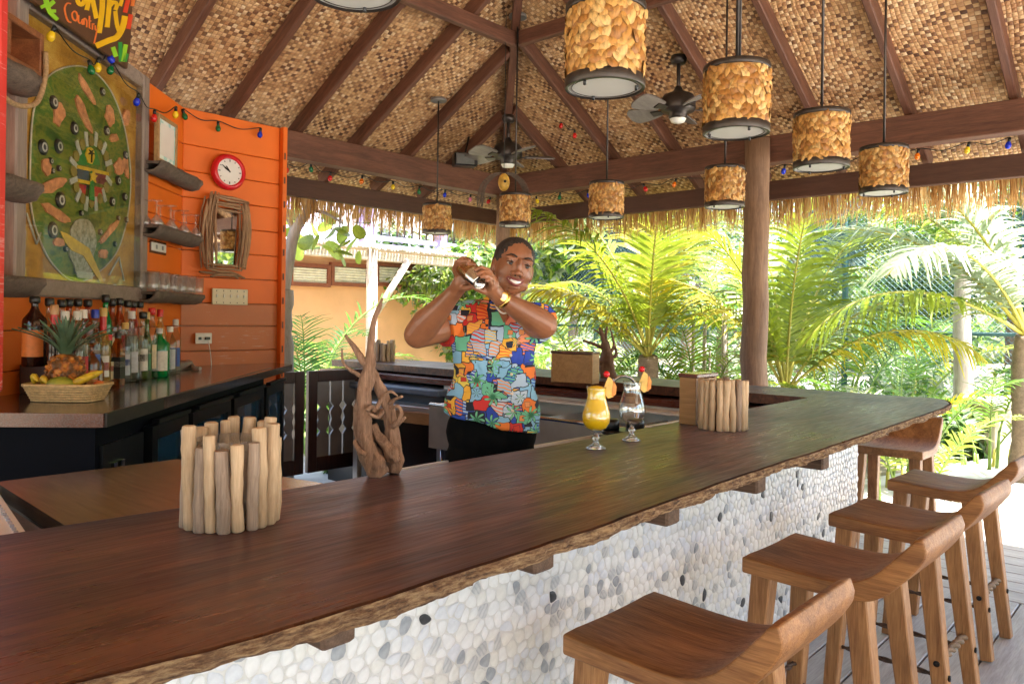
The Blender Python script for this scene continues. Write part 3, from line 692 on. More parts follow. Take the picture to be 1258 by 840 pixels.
# certificate frame on the top shelf
c0, L, zz = shelfspec[0]
a_, _ = wz(190, 150, .09); b_, _ = wz(214, 150, .09)
fo = cw0-cdir*((a_+b_)/2)+cnrm*.1; fo = Vector((fo.x, fo.y, zz+.005)); fw_ = b_-a_; fh_ = wz(190, 139, .09)[1]-zz
t = thing('certificate_frame', 'small framed certificate with turquoise border standing on the highest log shelf', 'picture frame', fo)
for (x, z, w_, h_) in ((-fw_/2+.012, fh_/2, .024, fh_), (fw_/2-.012, fh_/2, .024, fh_), (0, .012, fw_-.05, .024), (0, fh_-.012, fw_-.05, .024)):
    bb = MB(); bb.bbox(fo-cdir*x+Vector((0, 0, z)), (w_, .03, h_), .004, CM); bb.build('frame_side', M['plainwood'], t)
pm = N('turquoise bordered paper'); fq = pm.noise(pm.co(), 18, 4); pm = pm.set(pm.ramp(fq, [(.4, (.35, .62, .6)), (.52, (.75, .8, .74))]), .5)
bb = MB(); bb.box(fo+Vector((0, 0, fh_/2))+cnrm*.004, (fw_-.05, .006, fh_-.05), CM); bb.build('border_paper', pm, t)
bb = MB(); bb.box(fo+Vector((0, 0, fh_/2))+cnrm*.009, (fw_-.1, .003, fh_-.1), CM); bb.build('certificate_sheet', M['white'], t)
# glassware
martini = MB(); martini.lathe([(.0, .0), (.034, 0), (.034, .003), (.005, .007), (.004, .08), (.006, .085), (.05, .145), (.0485, .146), (.004, .09), (.0, .088)], n=16); martini = martini.mesh('martini_bowl', M['glass'])
tumb = MB(); tumb.lathe([(.0, 0), (.032, 0), (.034, .004), (.037, .115), (.0352, .115), (.031, .012), (.0, .01)], n=16); tumb = tumb.mesh('tumbler_body', M['glass'])
c0, L, zz = shelfspec[1]
for i in range(8):
    p = c0-cdir*(.05+(L-.1)*(i//2)/3)+cnrm*(.055 if i % 2 else .12); p.z = zz+.001
    o = link('martini_glass', martini, None, p+Vector((0, 0, .1465)), (math.pi, 0, 0)); tag(o, 'clear martini glass standing upside down on the middle log shelf', 'glass', 'martini glasses on the middle log shelf')
c0, L, zz = shelfspec[2]
for i in range(12):
    p = c0-cdir*(.04+(L-.08)*(i//2)/5)+cnrm*(.05 if i % 2 else .125); p.z = zz+.001
    o = link('tumbler', tumb, None, p, (0, 0, 0)); tag(o, 'clear tumbler in the rows on the lowest log shelf', 'glass', 'tumblers on the lowest log shelf')
# open wooden box with rope left of the collage
bq = [wz(8, 10, .12), wz(45, 30, .12), wz(45, 105, .12), wz(8, 75, .12)]
x0_, x1_ = bq[0][0]-.45, bq[1][0]; za, zb_ = bq[2][1]+.02, bq[0][1]-.03
bo = cw0-cdir*((x0_+x1_)/2)+cnrm*.08; bo = Vector((bo.x, bo.y, (za+zb_)/2))
t = thing('wooden_wall_box', 'open brown wooden box hanging by rope left of the collage', 'shelf box', bo)
bw = x1_-x0_; bh = zb_-za
M['boxwood'] = wood('reddish box wood', (.16, .05, .02), (.36, .14, .05), 0, 8, .5, .3)
for (x, z, w_, h_) in ((-bw/2+.015, 0, .03, bh), (bw/2-.015, 0, .03, bh), (0, bh/2-.015, bw-.062, .03), (0, -bh/2+.015, bw-.062, .03), (.08, 0, .025, bh-.062)):
    bb = MB(); bb.bbox(bo-cdir*x+Vector((0, 0, z)), (w_, .15, h_), .004, CM); bb.build('box_board', M['boxwood'], t)
bb = MB(); hp = bo-cdir*(bw/2-.02)+cnrm*.09
bb.tube(cat([hp+Vector((0, 0, bh*.1)), hp+Vector((0, 0, -bh*.45)), hp+cdir*.08+Vector((0, 0, -bh*.5-.13)), hp+cdir*.3+Vector((0, 0, -bh*.5-.16)), hp+cdir*.55+Vector((0, 0, -bh*.5+.02))], 6), .011, 8); bb.build('rope', simple('jute rope', (.4, .26, .13), .9, 0, .3, 90, .8), t)
# ------------------------------------------------------------------ bulbs
def bulbmat(name, c):
    return simple('bulb '+name, c, .12, 0, .02, 5, 0)
BC = {'red': (.6, .015, .012), 'green': (.005, .12, .03), 'yellow': (.8, .55, .02), 'blue': (.01, .03, .5), 'orange': (.8, .18, .01), 'pink': (.65, .18, .28)}
BM = {}
for k_, c_ in BC.items():
    b = MB(); b.lathe([(.0, -.062), (.012, -.058), (.0185, -.045), (.0195, -.036), (.015, -.022), (.009, -.012), (.009, -.008)], n=12, mi=0); b.lathe([(.0105, -.016), (.0105, .012), (.004, .018)], n=8, mi=1, close=True)
    BM[k_] = b.mesh('bulb', [bulbmat(k_, c_), M['blackp']])
def light_string(label, pts, specs, sag=.04):
    t = thing('string_lights', label, 'string lights', pts[0])
    wire = cat(pts, 6); b = MB(); b.tube(wire, .0035, 5); b.build('wire', M['blackp'], t)
    for (p, k_) in specs:
        link('bulb', BM[k_], t, Vector(p)-Vector(pts[0]), (R.uniform(-.35, .35), R.uniform(-.35, .35), 0))
def strung(label, spec, f):
    pts = [f(u, v) for u, v, k in spec]; wp = []
    for i, p in enumerate(pts):
        wp.append(p+Vector((0, 0, .018)))
        if i < len(pts)-1: wp.append((p+pts[i+1])/2+Vector((0, 0, -.015)))
    light_string(label, wp, [(p, s[2]) for p, s in zip(pts, spec)])
def off_wire(f, dz): return lambda u, v: f(u, v)+Vector((0, 0, dz))
strung('string of coloured bulbs along the beam on the left side', [(352, 204, 'red'), (382, 203, 'green'), (406, 214, 'red'), (445, 218, 'orange'), (483, 225, 'yellow'), (515, 231, 'green'), (547, 235, 'blue'), (578, 241, 'pink'), (602, 244, 'red')], lambda u, v: onY(u, v, RY+.13))
strung('string of coloured bulbs along the beam on the right side', [(659, 243, 'yellow'), (688, 238, 'green'), (722, 236, 'blue'), (758, 232, 'yellow'), (791, 228, 'red'), (830, 222, 'orange'), (917, 210, 'green'), (964, 205, 'blue'), (1010, 202, 'red'), (1062, 195, 'green'), (1128, 186, 'orange'), (1190, 178, 'yellow'), (1240, 172, 'blue')], lambda u, v: onX(u, v, RX+.13))
strung('string of coloured bulbs draped over the collage and wall top', [(66, 36, 'yellow'), (110, 78, 'green'), (121, 75, 'yellow'), (133, 65, 'blue'), (138, 80, 'green'), (170, 118, 'blue'), (190, 138, 'red'), (216, 134, 'yellow')], lambda u, v: wl(u, v, .1))
strung('string of coloured bulbs along the top of the clock wall', [(225, 137, 'green'), (268, 152, 'green'), (320, 160, 'blue')], lambda u, v: onY(u, v, YA-.02))
strung('two red bulbs hanging off a rafter at the right', [(706, 162, 'red'), (690, 150, 'red')], lambda u, v: onX(u, v, RX-.35))

# ================================================================== BACK (LIQUOR) COUNTER
KC = 1.12
e0 = onZ(128, 508, KC); e1 = onZ(332, 452, KC); fd = (e1-e0).normalized(); fd = Vector((1, 1, 0)).normalized(); inw = Vector((-1, 1, 0)).normalized()
Lc = (e1-e0).length
steelwood = N('polished steel counter top'); sn = steelwood.noise(steelwood.co((1, 18, 1), rot=(0, 0, rad(45))), 8, 4); steelwood = steelwood.set(steelwood.ramp(sn, [(.3, (.2, .16, .13)), (.7, (.34, .29, .25))]), .16, .85)
lc = thing('liquor_counter', 'dark back counter with polished top and black glass door coolers below', 'counter', e0)
bb = MB(); P = [e0, e0+fd*Lc, Vector((3.32, 5.36, 0)), Vector((2.56, 5.36, 0)), e0-fd*1.6+inw*.62, e0-fd*1.6+inw*.9+cdir*0]
poly = [(e0.x, e0.y), ((e0+fd*Lc).x, (e0+fd*Lc).y), (3.22, 5.345), (2.5, 5.345), (.9, 3.745), (-.4, 5.0), (-.9, 4.5), (.55, 3.62+.08)]
poly = [(e0.x, e0.y), (e1.x-.02, 5.345), (2.5, 5.345), (.92, 3.76), (-.5, 5.15), (-.9, 4.75), (-.15, 4.78-.02)]
# end edge runs left (perpendicular to the front edge)
lft = e0+inw*1.9
poly = [(e0.x, e0.y), (3.24, 3.24+(e0.y-e0.x)), (3.24, 5.345), (2.5, 5.345), (2.5-1.5, 5.345-1.5), (lft.x+.35, lft.y+.35), (lft.x, lft.y)]
bb.prism(poly, KC-.045, KC); bb.build('counter_top', steelwood, lc)
q = fd*.03+inw*.03; base0 = e0+q; Ln = Lc-.2
def cbox(mb, s, dpt, z, sx, sy, sz, mi=0):     # s along the front, dpt into the counter
    Mx = Matrix((fd, inw, Vector((0, 0, 1)))).transposed(); mb.box(base0.xy.to_3d()+fd*s+inw*dpt+Vector((0, 0, z)), (sx, sy, sz), Mx, mi)
navy = simple('navy black cabinet side', (.0012, .0016, .005), .7, 0, .2, 6, .02, Specular_IOR_Level=.1)
bb = MB(); cbox(bb, Ln/2, .25, .535, Ln, .46, 1.07); bb.build('cabinet_body', navy, lc)
bb = MB(); cbox(bb, .14, .98, .535, .3, 1.94, 1.07); bb.build('cabinet_body', navy, lc)
dglass = N('dark cooler glass').set((.015, .05, .09), .03, 0, Specular_IOR_Level=1.0)
chrome = simple('chrome trim', (.6, .6, .62), .15, 1, .05, 8, 0)
ds = [(.42, .84), (.9, 1.5), (1.56, 2.2), (2.26, 2.75)]
bb = MB(); cbox(bb, .2, .01, .52, .36, .03, .95); bb.build('compressor_panel', M['blackp'], lc)
for k_, (ss, zz) in enumerate(((.1, .9), (.16, .9), (.08, .8))):
    bb = MB(); cbox(bb, ss, -.01, zz, .03, .015, .04); bb.build('lock' if k_ == 0 else 'tag', chrome, lc)
for s0_, s1_ in ds:
    cm = (s0_+s1_)/2; wd = s1_-s0_
    for (x, z, w_, h_) in ((s0_+.03, .54, .06, .94), (s1_-.03, .54, .06, .94), (cm, .98, wd-.122, .06), (cm, .11, wd-.122, .08)):
        bb = MB(); cbox(bb, x, -.005, z, w_, .04, h_); bb.build('door_frame', M['blackp'], lc)
    bb = MB(); cbox(bb, cm, .0, .55, wd-.12, .012, .84); bb.build('door_glass', dglass, lc)
    bb = MB(); cbox(bb, cm, -.03, 1.03, wd*.9, .03, .02); bb.build('door_handle', M['black'], lc)
    bb = MB(); cbox(bb, s0_+.075, -.012, .5, .008, .008, .7); bb.build('door_trim', chrome, lc)
for (pa_, pb_, nn_) in ((e0, e1, inw*-1), (e0, lft, fd*-1)):
    L_ = (pb_-pa_).length; dd_ = (pb_-pa_).normalized(); cm_2 = (pa_+pb_)/2+nn_*.004; cm_2.z = KC-.024
    bb = MB(); bb.box(cm_2, (L_+.004, .014, .05), Matrix((dd_, Vector((-dd_.y, dd_.x, 0)), Vector((0, 0, 1)))).transposed()); bb.build('edge_trim', M['darkbronze'] if nn_ == inw*-1 else M['redwood'], lc)
# riser shelf the back row of bottles stands on
cent = lambda s_, d_, z_: cw0.xy.to_3d()+cdir*s_+cnrm*d_+Vector((0, 0, z_))
rs = thing('bottle_riser', 'grey wooden riser board along the wall under the bottle row', 'riser', cent(1.1, .1, KC))
bb = MB(); bb.bbox(cent(.98, .09, KC+.025), (1.5, .16, .05), .005, CM); bb.build('board', M['framewoodx'], rs)
bb = MB(); bb.bbox(cent(1.87, .12, KC+.065), (.24, .2, .13), .005, CM); bb.build('end_block', M['darkwood'], rs)
# ------------------------------------------------------------------ bottles
def bottleglass(name, c, body=0, bc_=None): return glassmat(name, c, .03, 1.5, body, bc_)
BG = {'green': bottleglass('green bottle glass', (.05, .55, .2), .45, (.0, .35, .09)), 'clear': bottleglass('clear bottle glass', (.84, .89, .89)), 'amber': bottleglass('brown spirit', (.75, .35, .1), .35, (.3, .07, .01)), 'dark': bottleglass('dark wine glass', (.25, .1, .06), .5, (.04, .012, .008)), 'pale': bottleglass('pale gold spirit', (.92, .8, .5), .25, (.6, .4, .08)), 'olive': bottleglass('olive bottle glass', (.4, .5, .15), .35, (.1, .18, .02)), 'pinkish': bottleglass('pink liqueur', (.9, .5, .5), .3, (.5, .1, .1))}  # diffuse body colour brightens the glass in place of light shining through
CAPM = {k_: simple('cap '+k_, c_, .3, 0, .05, 20, 0) for k_, c_ in {'black': (.015, .015, .015), 'white': (.75, .75, .7), 'red': (.6, .02, .02), 'blue': (.02, .05, .45), 'gold': (.6, .4, .12), 'cork': (.5, .27, .12), 'silver': (.6, .6, .6)}.items()}
LABM = {k_: simple('label '+k_, c_, .55, 0, .12, 60, 0) for k_, c_ in {'white': (.75, .73, .66), 'cream': (.7, .6, .4), 'black': (.02, .02, .02), 'orange': (.7, .2, .04), 'blue': (.05, .12, .4), 'red': (.5, .03, .03), 'green': (.05, .25, .1), 'silver': (.5, .52, .55)}.items()}
def bottle(label, u, v, hpx, wpx, glass, cap, lab, z=KC, sq=False, sh=.62, capstyle='screw', lab2=None, neck=.32):
    # stand it at its own distance from the wall: back row near the wall, the rest where they are seen to stand
    off = .09 if z == ZR else (.15 if z > ZR else min(.5, max(.24, (onZ(u, v, z)-cw0).dot(cnrm))))
    q0 = onP(u, v-hpx, cw0+cnrm*off, cnrm); p = Vector((q0.x, q0.y, z)); d = (p-CAM).dot(FW); hh = q0.z-z; r0 = wpx/FPX*d/2; rn = min(.014, r0*.42)
    t = thing('bottle', label, 'bottle', p, YAW-math.pi/2)
    prof = [(0, 0), (r0*.92, 0), (r0, .008), (r0, hh*sh), (r0*.93, hh*(sh+.04)), (rn*1.5, hh*(sh+.14)), (rn, hh*(sh+.2)), (rn, hh*.93), (rn*1.15, hh*.94), (rn*1.15, hh*.96)]
    b = MB()
    if sq:
        b.lathe(prof, (0, 0, 0), 4 if sq == 2 else 8, 0, False, Matrix.Rotation(math.pi/4 if sq == 2 else math.pi/8, 3, 'Z') @ Matrix.Scale(1.25 if sq == 2 else 1.08, 3))
    else: b.lathe(prof, (0, 0, 0), 20)
    o = b.build('glass_body', BG[glass], t, world=False)
    if sq:
        for vtx in o.data.vertices: vtx.co.z /= (1.25 if sq == 2 else 1.08)
    b = MB()
    if capstyle == 'pour':
        b.lathe([(rn*1.25, hh*.9), (rn*1.5, hh*.92), (rn*1.5, hh*.985), (rn*1.2, hh), (0, hh)], n=12)
    else: b.lathe([(rn*1.3, hh*.89), (rn*1.3, hh*.985), (rn*1.1, hh), (0, hh)], n=12)
    b.build('cap', CAPM[cap], t, world=False)
    def band(z0_, z1_, m_, nm):
        b = MB(); rr = r0*1.012
        if sq == 2:
            s_ = r0*1.25*.7071*2*1.02; b.box((0, 0, hh*(z0_+z1_)/2), (s_, s_, hh*(z1_-z0_)))
        else:
            vs = []; nn_ = 14
            for k in range(nn_+1):
                a = math.pi*(.08+.84*k/nn_)+math.pi; vs += [(rr*math.cos(a), rr*math.sin(a), hh*z0_), (rr*math.cos(a), rr*math.sin(a), hh*z1_)]
            b.add(vs, [(2*k, 2*k+2, 2*k+3, 2*k+1) for k in range(nn_)], 0, True)
        b.build(nm, LABM[m_], t, world=False)
    if lab: band(.14, sh-.12, lab, 'label')
    if lab2: band(sh-.3, sh-.2, lab2, 'label_band')
    if capstyle == 'foil':
        b = MB(); b.lathe([(rn*1.12, hh*.68), (rn*1.12, hh*.9)], n=12); b.build('foil', CAPM['red'], t, world=False)
    return t
ZR = KC+.05
spec = [
 # back row on the riser (u, base v, height px, width px)
 ('large dark rum bottle with wide orange label at the left end', 43, 448, 84, 27, 'dark', 'black', 'orange', KC+.13, 0, .64, 'pour', None),
 ('clear back row bottle with black pour cap behind the pineapple leaves, left', 61, 446, 80, 17, 'clear', 'black', 'cream', ZR, 0, .6, 'pour', None),
 ('dark bottle with red foil neck and cork behind the pineapple', 67, 456, 82, 17, 'dark', 'cork', None, KC, 0, .6, 'foil', None),
 ('clear back row bottle with pale label, second from the pineapple', 76, 447, 79, 16, 'clear', 'black', 'silver', ZR, 0, .6, 'pour', None),
 ('pale bottle with white cap just right of the pineapple top', 80, 458, 76, 18, 'clear', 'white', 'green', KC, 0, .58, 'screw', None),
 ('amber back row bottle with black pour cap over the white capped bottles', 85, 446, 79, 16, 'amber', 'black', 'black', ZR, 0, .6, 'pour', None),
 ('tall clear bottle with white cap and tapering shoulders behind the mango', 95, 462, 80, 19, 'clear', 'white', None, KC, 0, .5, 'screw', None),
 ('clear back row bottle with black pour cap behind the tall white capped one', 96, 445, 78, 16, 'clear', 'black', 'white', ZR, 0, .6, 'pour', None),
 ('slim bottle with white cap and dark red label', 103, 458, 78, 15, 'clear', 'white', 'red', KC, 0, .55, 'screw', None),
 ('amber back row bottle with pour cap and cream label', 108, 445, 77, 16, 'amber', 'black', 'cream', ZR, 0, .6, 'pour', None),
 ('bottle with bright blue cap in the middle of the cluster', 117, 456, 76, 17, 'clear', 'blue', 'blue', KC, 0, .56, 'screw', None),
 ('bottle with red neck and gold top, white and red label', 127, 462, 84, 19, 'pale', 'gold', 'white', KC, 0, .52, 'foil', 'red'),
 ('tall green bottle with dark pour cap behind the cluster', 130, 444, 82, 15, 'green', 'black', 'black', ZR, 0, .6, 'pour', None),
 ('black capped short bottle with black label in front row', 119, 474, 50, 17, 'amber', 'black', 'white', KC, 0, .55, 'screw', None),
 ('squat brown bottle with orange and white label beside the bananas', 112, 474, 60, 20, 'amber', 'black', 'orange', KC, 0, .5, 'screw', 'white'),
 ('clear bottle with cream and green label right of the squat bottle', 134, 473, 62, 14, 'clear', 'red', 'cream', KC, 2, .6, 'screw', 'red'),
 ('square whiskey bottle with black label at the front of the cluster', 145, 474, 66, 14, 'amber', 'black', 'black', KC, 2, .66, 'screw', 'white'),
 ('amber back row bottle, first right of the tall green one', 138, 444, 77, 16, 'amber', 'black', 'cream', ZR, 0, .6, 'pour', None),
 ('amber back row bottle with brown shoulders, second right of the tall green one', 147, 443, 77, 17, 'amber', 'black', 'red', ZR, 0, .6, 'pour', None),
 ('clear bottle with gold cap and light blue label', 154, 452, 56, 15, 'clear', 'gold', 'silver', KC, 0, .6, 'screw', 'blue'),
 ('clear back row bottle with dark pour cap, tall and slim', 157, 443, 74, 15, 'clear', 'black', None, ZR, 0, .62, 'pour', None),
 ('clear bottle with silver cap and grey round shoulders', 162, 452, 70, 20, 'clear', 'silver', 'silver', KC, 0, .55, 'screw', None),
 ('back row bottle with black cap and pink liqueur', 164, 442, 72, 14, 'pinkish', 'black', 'white', ZR, 0, .6, 'pour', None),
 ('clear rum bottle with white label and dark neck', 176, 449, 66, 15, 'clear', 'black', 'white', KC, 0, .58, 'pour', 'black'),
 ('back row bottle with black cap left of the yellow topped bottle', 172, 442, 72, 14, 'clear', 'black', 'cream', ZR, 0, .6, 'pour', None),
 ('slim olive green bottle with yellow top', 181, 449, 66, 12, 'olive', 'gold', 'green', KC, 0, .5, 'screw', None),
 ('clear bottle with red cap behind the green gin bottle', 187, 444, 66, 14, 'clear', 'red', 'cream', KC, 0, .6, 'pour', None),
 ('bottle with reddish neck standing behind and right of the green bottle', 197, 446, 66, 14, 'pale', 'red', 'cream', KC, 0, .6, 'screw', None),
 ('bright green gin bottle with silver cap and white side label', 196, 463, 60, 24, 'green', 'silver', 'white', KC, 0, .66, 'screw', None),
 ('clear square shouldered bottle with silver cap right of the green one', 209, 461, 60, 16, 'clear', 'white', 'silver', KC, 0, .66, 'screw', None),
 ('clear vodka bottle with blue label at the right end of the row', 216, 456, 64, 13, 'clear', 'silver', 'blue', KC, 0, .6, 'screw', None)]
for s_ in spec: bottle(*s_)
# cloth or cord lying at the right of the bottles
b = MB(); p0 = onZ(222, 452, KC); b.tube(cat([p0+Vector((0, 0, .012)), onZ(232, 449, KC)+Vector((0, 0, .03)), onZ(238, 454, KC)+Vector((0, 0, .015)), onZ(246, 455, KC)+Vector((0, 0, .012))], 5), [.012]*16, 8)
tag(b.build('bar_rag', simple('grey cloth', (.4, .38, .36), .9)), 'twisted grey rag lying on the counter right of the bottles', 'rag')
# ------------------------------------------------------------------ fruit basket
fb0 = onZ(84, 492, KC); bd = (fb0-CAM).dot(FW)
fb = thing('fruit_basket', 'rectangular woven straw basket on the left end of the back counter', 'basket', fb0, YAW-math.pi/2)
strw = simple('straw weave', (.62, .42, .2), .7, 0, .25, 60, .5)
def rrect(w_, h_, n=40):
    P = []
    for i in range(n):
        a = 2*math.pi*i/n; c, s = math.cos(a), math.sin(a); k = (abs(c)**5+abs(s)**5)**(-1/5); P.append((w_/2*k*c, h_/2*k*s))
    return P
for j in range(7):
    q = j/6; w_ = .25+.05*q; h_ = .15+.05*q; z = .006+.062*q; b = MB()
    pts = [Vector((x, y, z+.0015*math.sin(i*math.pi+j*math.pi))) for i, (x, y) in enumerate(rrect(w_, h_, 60))]
    b.tube(pts+[pts[0]], .0048 if j < 6 else .0075, 6); b.build('straw_course' if j < 6 else 'rim', strw, fb, world=False)
b = MB()
for i, (x, y) in enumerate(rrect(1, 1, 48)):
    b.tube([(x*.245, y*.145, .003), (x*.303, y*.203, .07)], .0028, 5)
b.build('straw_upright', strw, fb, world=False, kind='stuff')
b = MB(); b.prism(rrect(.25, .15), .002, .006); b.build('base', strw, fb, world=False)
CB = Matrix.Rotation(YAW-math.pi/2, 4, 'Z')
def inb(x, y, z): return fb0+(CB.to_3x3() @ Vector((x, y, z)))
# pineapple lying upright
pp = inb(-.03, .03, .015)
pin = thing('pineapple', 'ripe pineapple with grey green spiky crown standing in the fruit basket', 'pineapple', pp); pin.scale = (1.22, 1.22, 1.3)
pk = N('pineapple skin'); pf = pk.n('TexVoronoi', {'Vector': pk.co((1, 1, 1)), 'Scale': 38}).outputs['Distance']
pk.bump(pf, .8, .01); pk = pk.set(pk.ramp(pf, [(.1, (.7, .32, .05)), (.4, (.45, .14, .02)), (.6, (.16, .07, .02))]), .5)
b = MB(); b.lathe([(.001, 0), (.04, .005), (.055, .03), (.059, .06), (.055, .1), (.04, .125), (.02, .135), (.001, .136)], (0, 0, 0), 20); b.build('fruit_body', pk, pin, world=False)
b = MB()
for j in range(9):
    for i in range(13):
        a = 2*math.pi*(i+.5*(j % 2))/13; z = .014+j*.0135; rr = .0595*math.sin(math.pi*min(1, (z+.022)/.17))**.5; b.ball((rr*math.cos(a), rr*math.sin(a), z), .0085, 6, 4, (1, 1, .8))
b.build('skin_eye', pk, pin, world=False)
lfm = leafmat('pineapple leaf', (.05, .12, .06), (.2, .3, .2), .15)
for i in range(34):
    a = i*2.4; q = i/34; L = .17-.07*q; b = MB(); lean = .95*(1-q)**1.1+.06; w_ = .012
    pts = []
    for k in range(6):
        t = k/5; pts.append(Vector((.012+L*lean*t*(.5+.5*t), 0, .13+.03*q+L*(1-lean*.35)*t-.03*lean*t*t)))
    vs = []
    for k, p in enumerate(pts):
        t = k/5; ww = w_*(1-t)**.7+.0005; vs += [p+Vector((0, -ww, .004)), p, p+Vector((0, ww, .004))]
    fs = []
    for k in range(5): fs += [(3*k, 3*k+1, 3*k+4, 3*k+3), (3*k+1, 3*k+2, 3*k+5, 3*k+4)]
    mt = rotz(a); b.add([mt @ v for v in vs], fs, 0, True); b.build('crown_leaf', lfm, pin, world=False)
def fruit(name, label, cat_, p, r_, sc_, c1, c2, rot=(0, 0, 0)):
    b = MB(); b.ball((0, 0, 0), r_, 20, 12, sc_); s = N(name+' skin'); f = s.noise(s.co(), 9, 4); s.set(s.ramp(f, [(.38, c1), (.62, c2)]), .35)
    o = b.build(name, s.mat); o.location = p; o.rotation_euler = rot; tag(o, label, cat_); return o
fruit('mango', 'green and yellow mango lying at the front middle of the fruit basket', 'mango', inb(.0, -.055, .07), .045, (1.25, .8, .75), (.12, .2, .02), (.4, .36, .04), (0, 0, YAW-math.pi/2))
fruit('apple', 'small red fruit at the right end of the fruit basket', 'fruit', inb(.125, .0, .066), .022, (1, 1, .9), (.5, .03, .02), (.7, .25, .05))
banm = N('banana skin'); bf = banm.noise(banm.co(), 14, 4); banm = banm.set(banm.ramp(bf, [(.3, (.35, .2, .02)), (.45, (.75, .5, .03)), (.7, (.62, .55, .05))]), .45)
def banana(label, pts, r_=.016):
    b = MB(); pts = cat([inb(*p) for p in pts], 4); n = len(pts); b.tube(pts, [r_*min(1, .35+2.5*min(i, n-1-i)/n) for i in range(n)], 7, smooth=True); tag(b.build('banana', banm), label, 'banana')
banana('long yellow banana nearest the front at the right of the basket', [(.03, -.04, .066), (.075, -.05, .088), (.125, -.03, .112)])
banana('long yellow banana lying behind the front one at the right', [(.03, .0, .078), (.085, -.015, .098), (.135, .01, .122)])
banana('small curled banana at the far left of the basket', [(-.14, .0, .062), (-.132, -.02, .1), (-.1, -.04, .082)], .013)
banana('small browned banana between the curled one and the pineapple', [(-.095, -.02, .064), (-.075, -.05, .096), (-.05, -.06, .07)], .013)

# ================================================================== STEEL SIDE COUNTER AND TILL
KS = .98
c1_ = onZ(401, 594, KS); c2_ = onZ(217, 564, KS); c3_ = onZ(0, 592, KS); c4_ = onZ(84, 650, KS)
xR = (c1_.x+1.26)/2; 
stc = thing('steel_prep_counter', 'brushed copper tinted steel prep counter behind the near end of the bar', 'counter', (1.0, 2.2, 0))
brs = N('brushed warm steel'); cx_ = brs.co((22, 1.2, 1)); f = brs.noise(cx_, 4, 5); brs.bump(f, .05, .002)
brs = brs.set(brs.ramp(f, [(.3, (.36, .24, .15)), (.7, (.56, .41, .28))]), .27, .9)
b = MB(); b.prism([(c4_.x-.01, 1.66), (c1_.x+.05, 1.66), (c1_.x-.0, c1_.y), (1.25, 2.675), (.705, 2.675)], KS-.04, KS); b.build('counter_top', brs, stc)
b = MB(); b.box((1.0, 2.15, .47), (.6, .95, .93)); b.build('cabinet', M['black'], stc)
tl = thing('till_counter', 'dark rubber topped till ledge at the lower left corner', 'counter', (.3, 2.1, 0))
rub = simple('dark brown rubber mat', (.075, .055, .045), .8, 0, .25, 70, .6)
b = MB(); b.prism([(-.6, 1.70), (.62, 1.70), (.655, 2.7), (-.6, 2.7)], KS-.05, KS-.004); b.build('mat_top', rub, tl)
b = MB(); b.box((.0, 2.2, .46), (1.1, .9, .9)); b.build('cabinet', M['black'], tl)
kp = onZ(8, 636, KS+.02)
kb = thing('till_keyboard', 'white till keypad with small grey keys at the lower left edge', 'keypad', (kp.x-.02, kp.y, KS))
ka = onZ(2, 606, KS+.03); kc = onZ(40, 660, KS+.03); kdir = (kc-ka).normalized(); kn = Vector((kdir.y, -kdir.x, 0))
if kn.x > 0: kn = -kn
KM = Matrix((kdir, -kn, Vector((0, 0, 1)))).transposed()
kcen = (ka+kc)/2+kn*.1; kcen.z = KS+.012
b = MB(); b.bbox(kcen, ((kc-ka).length+.3, .2, .026), .004, KM); b.build('case', M['white'], kb)
gk = simple('grey key', (.35, .36, .4), .5)
for i in range(14):
    for j in range(4):
        b = MB(); b.box(kcen+kdir*(-.21+i*.032)-kn*(-.075+.0-j*.0)+kn*(-.155+.035*j)+Vector((0, 0, .015)), (.012, .008, .005), KM); b.build('key', gk, kb)

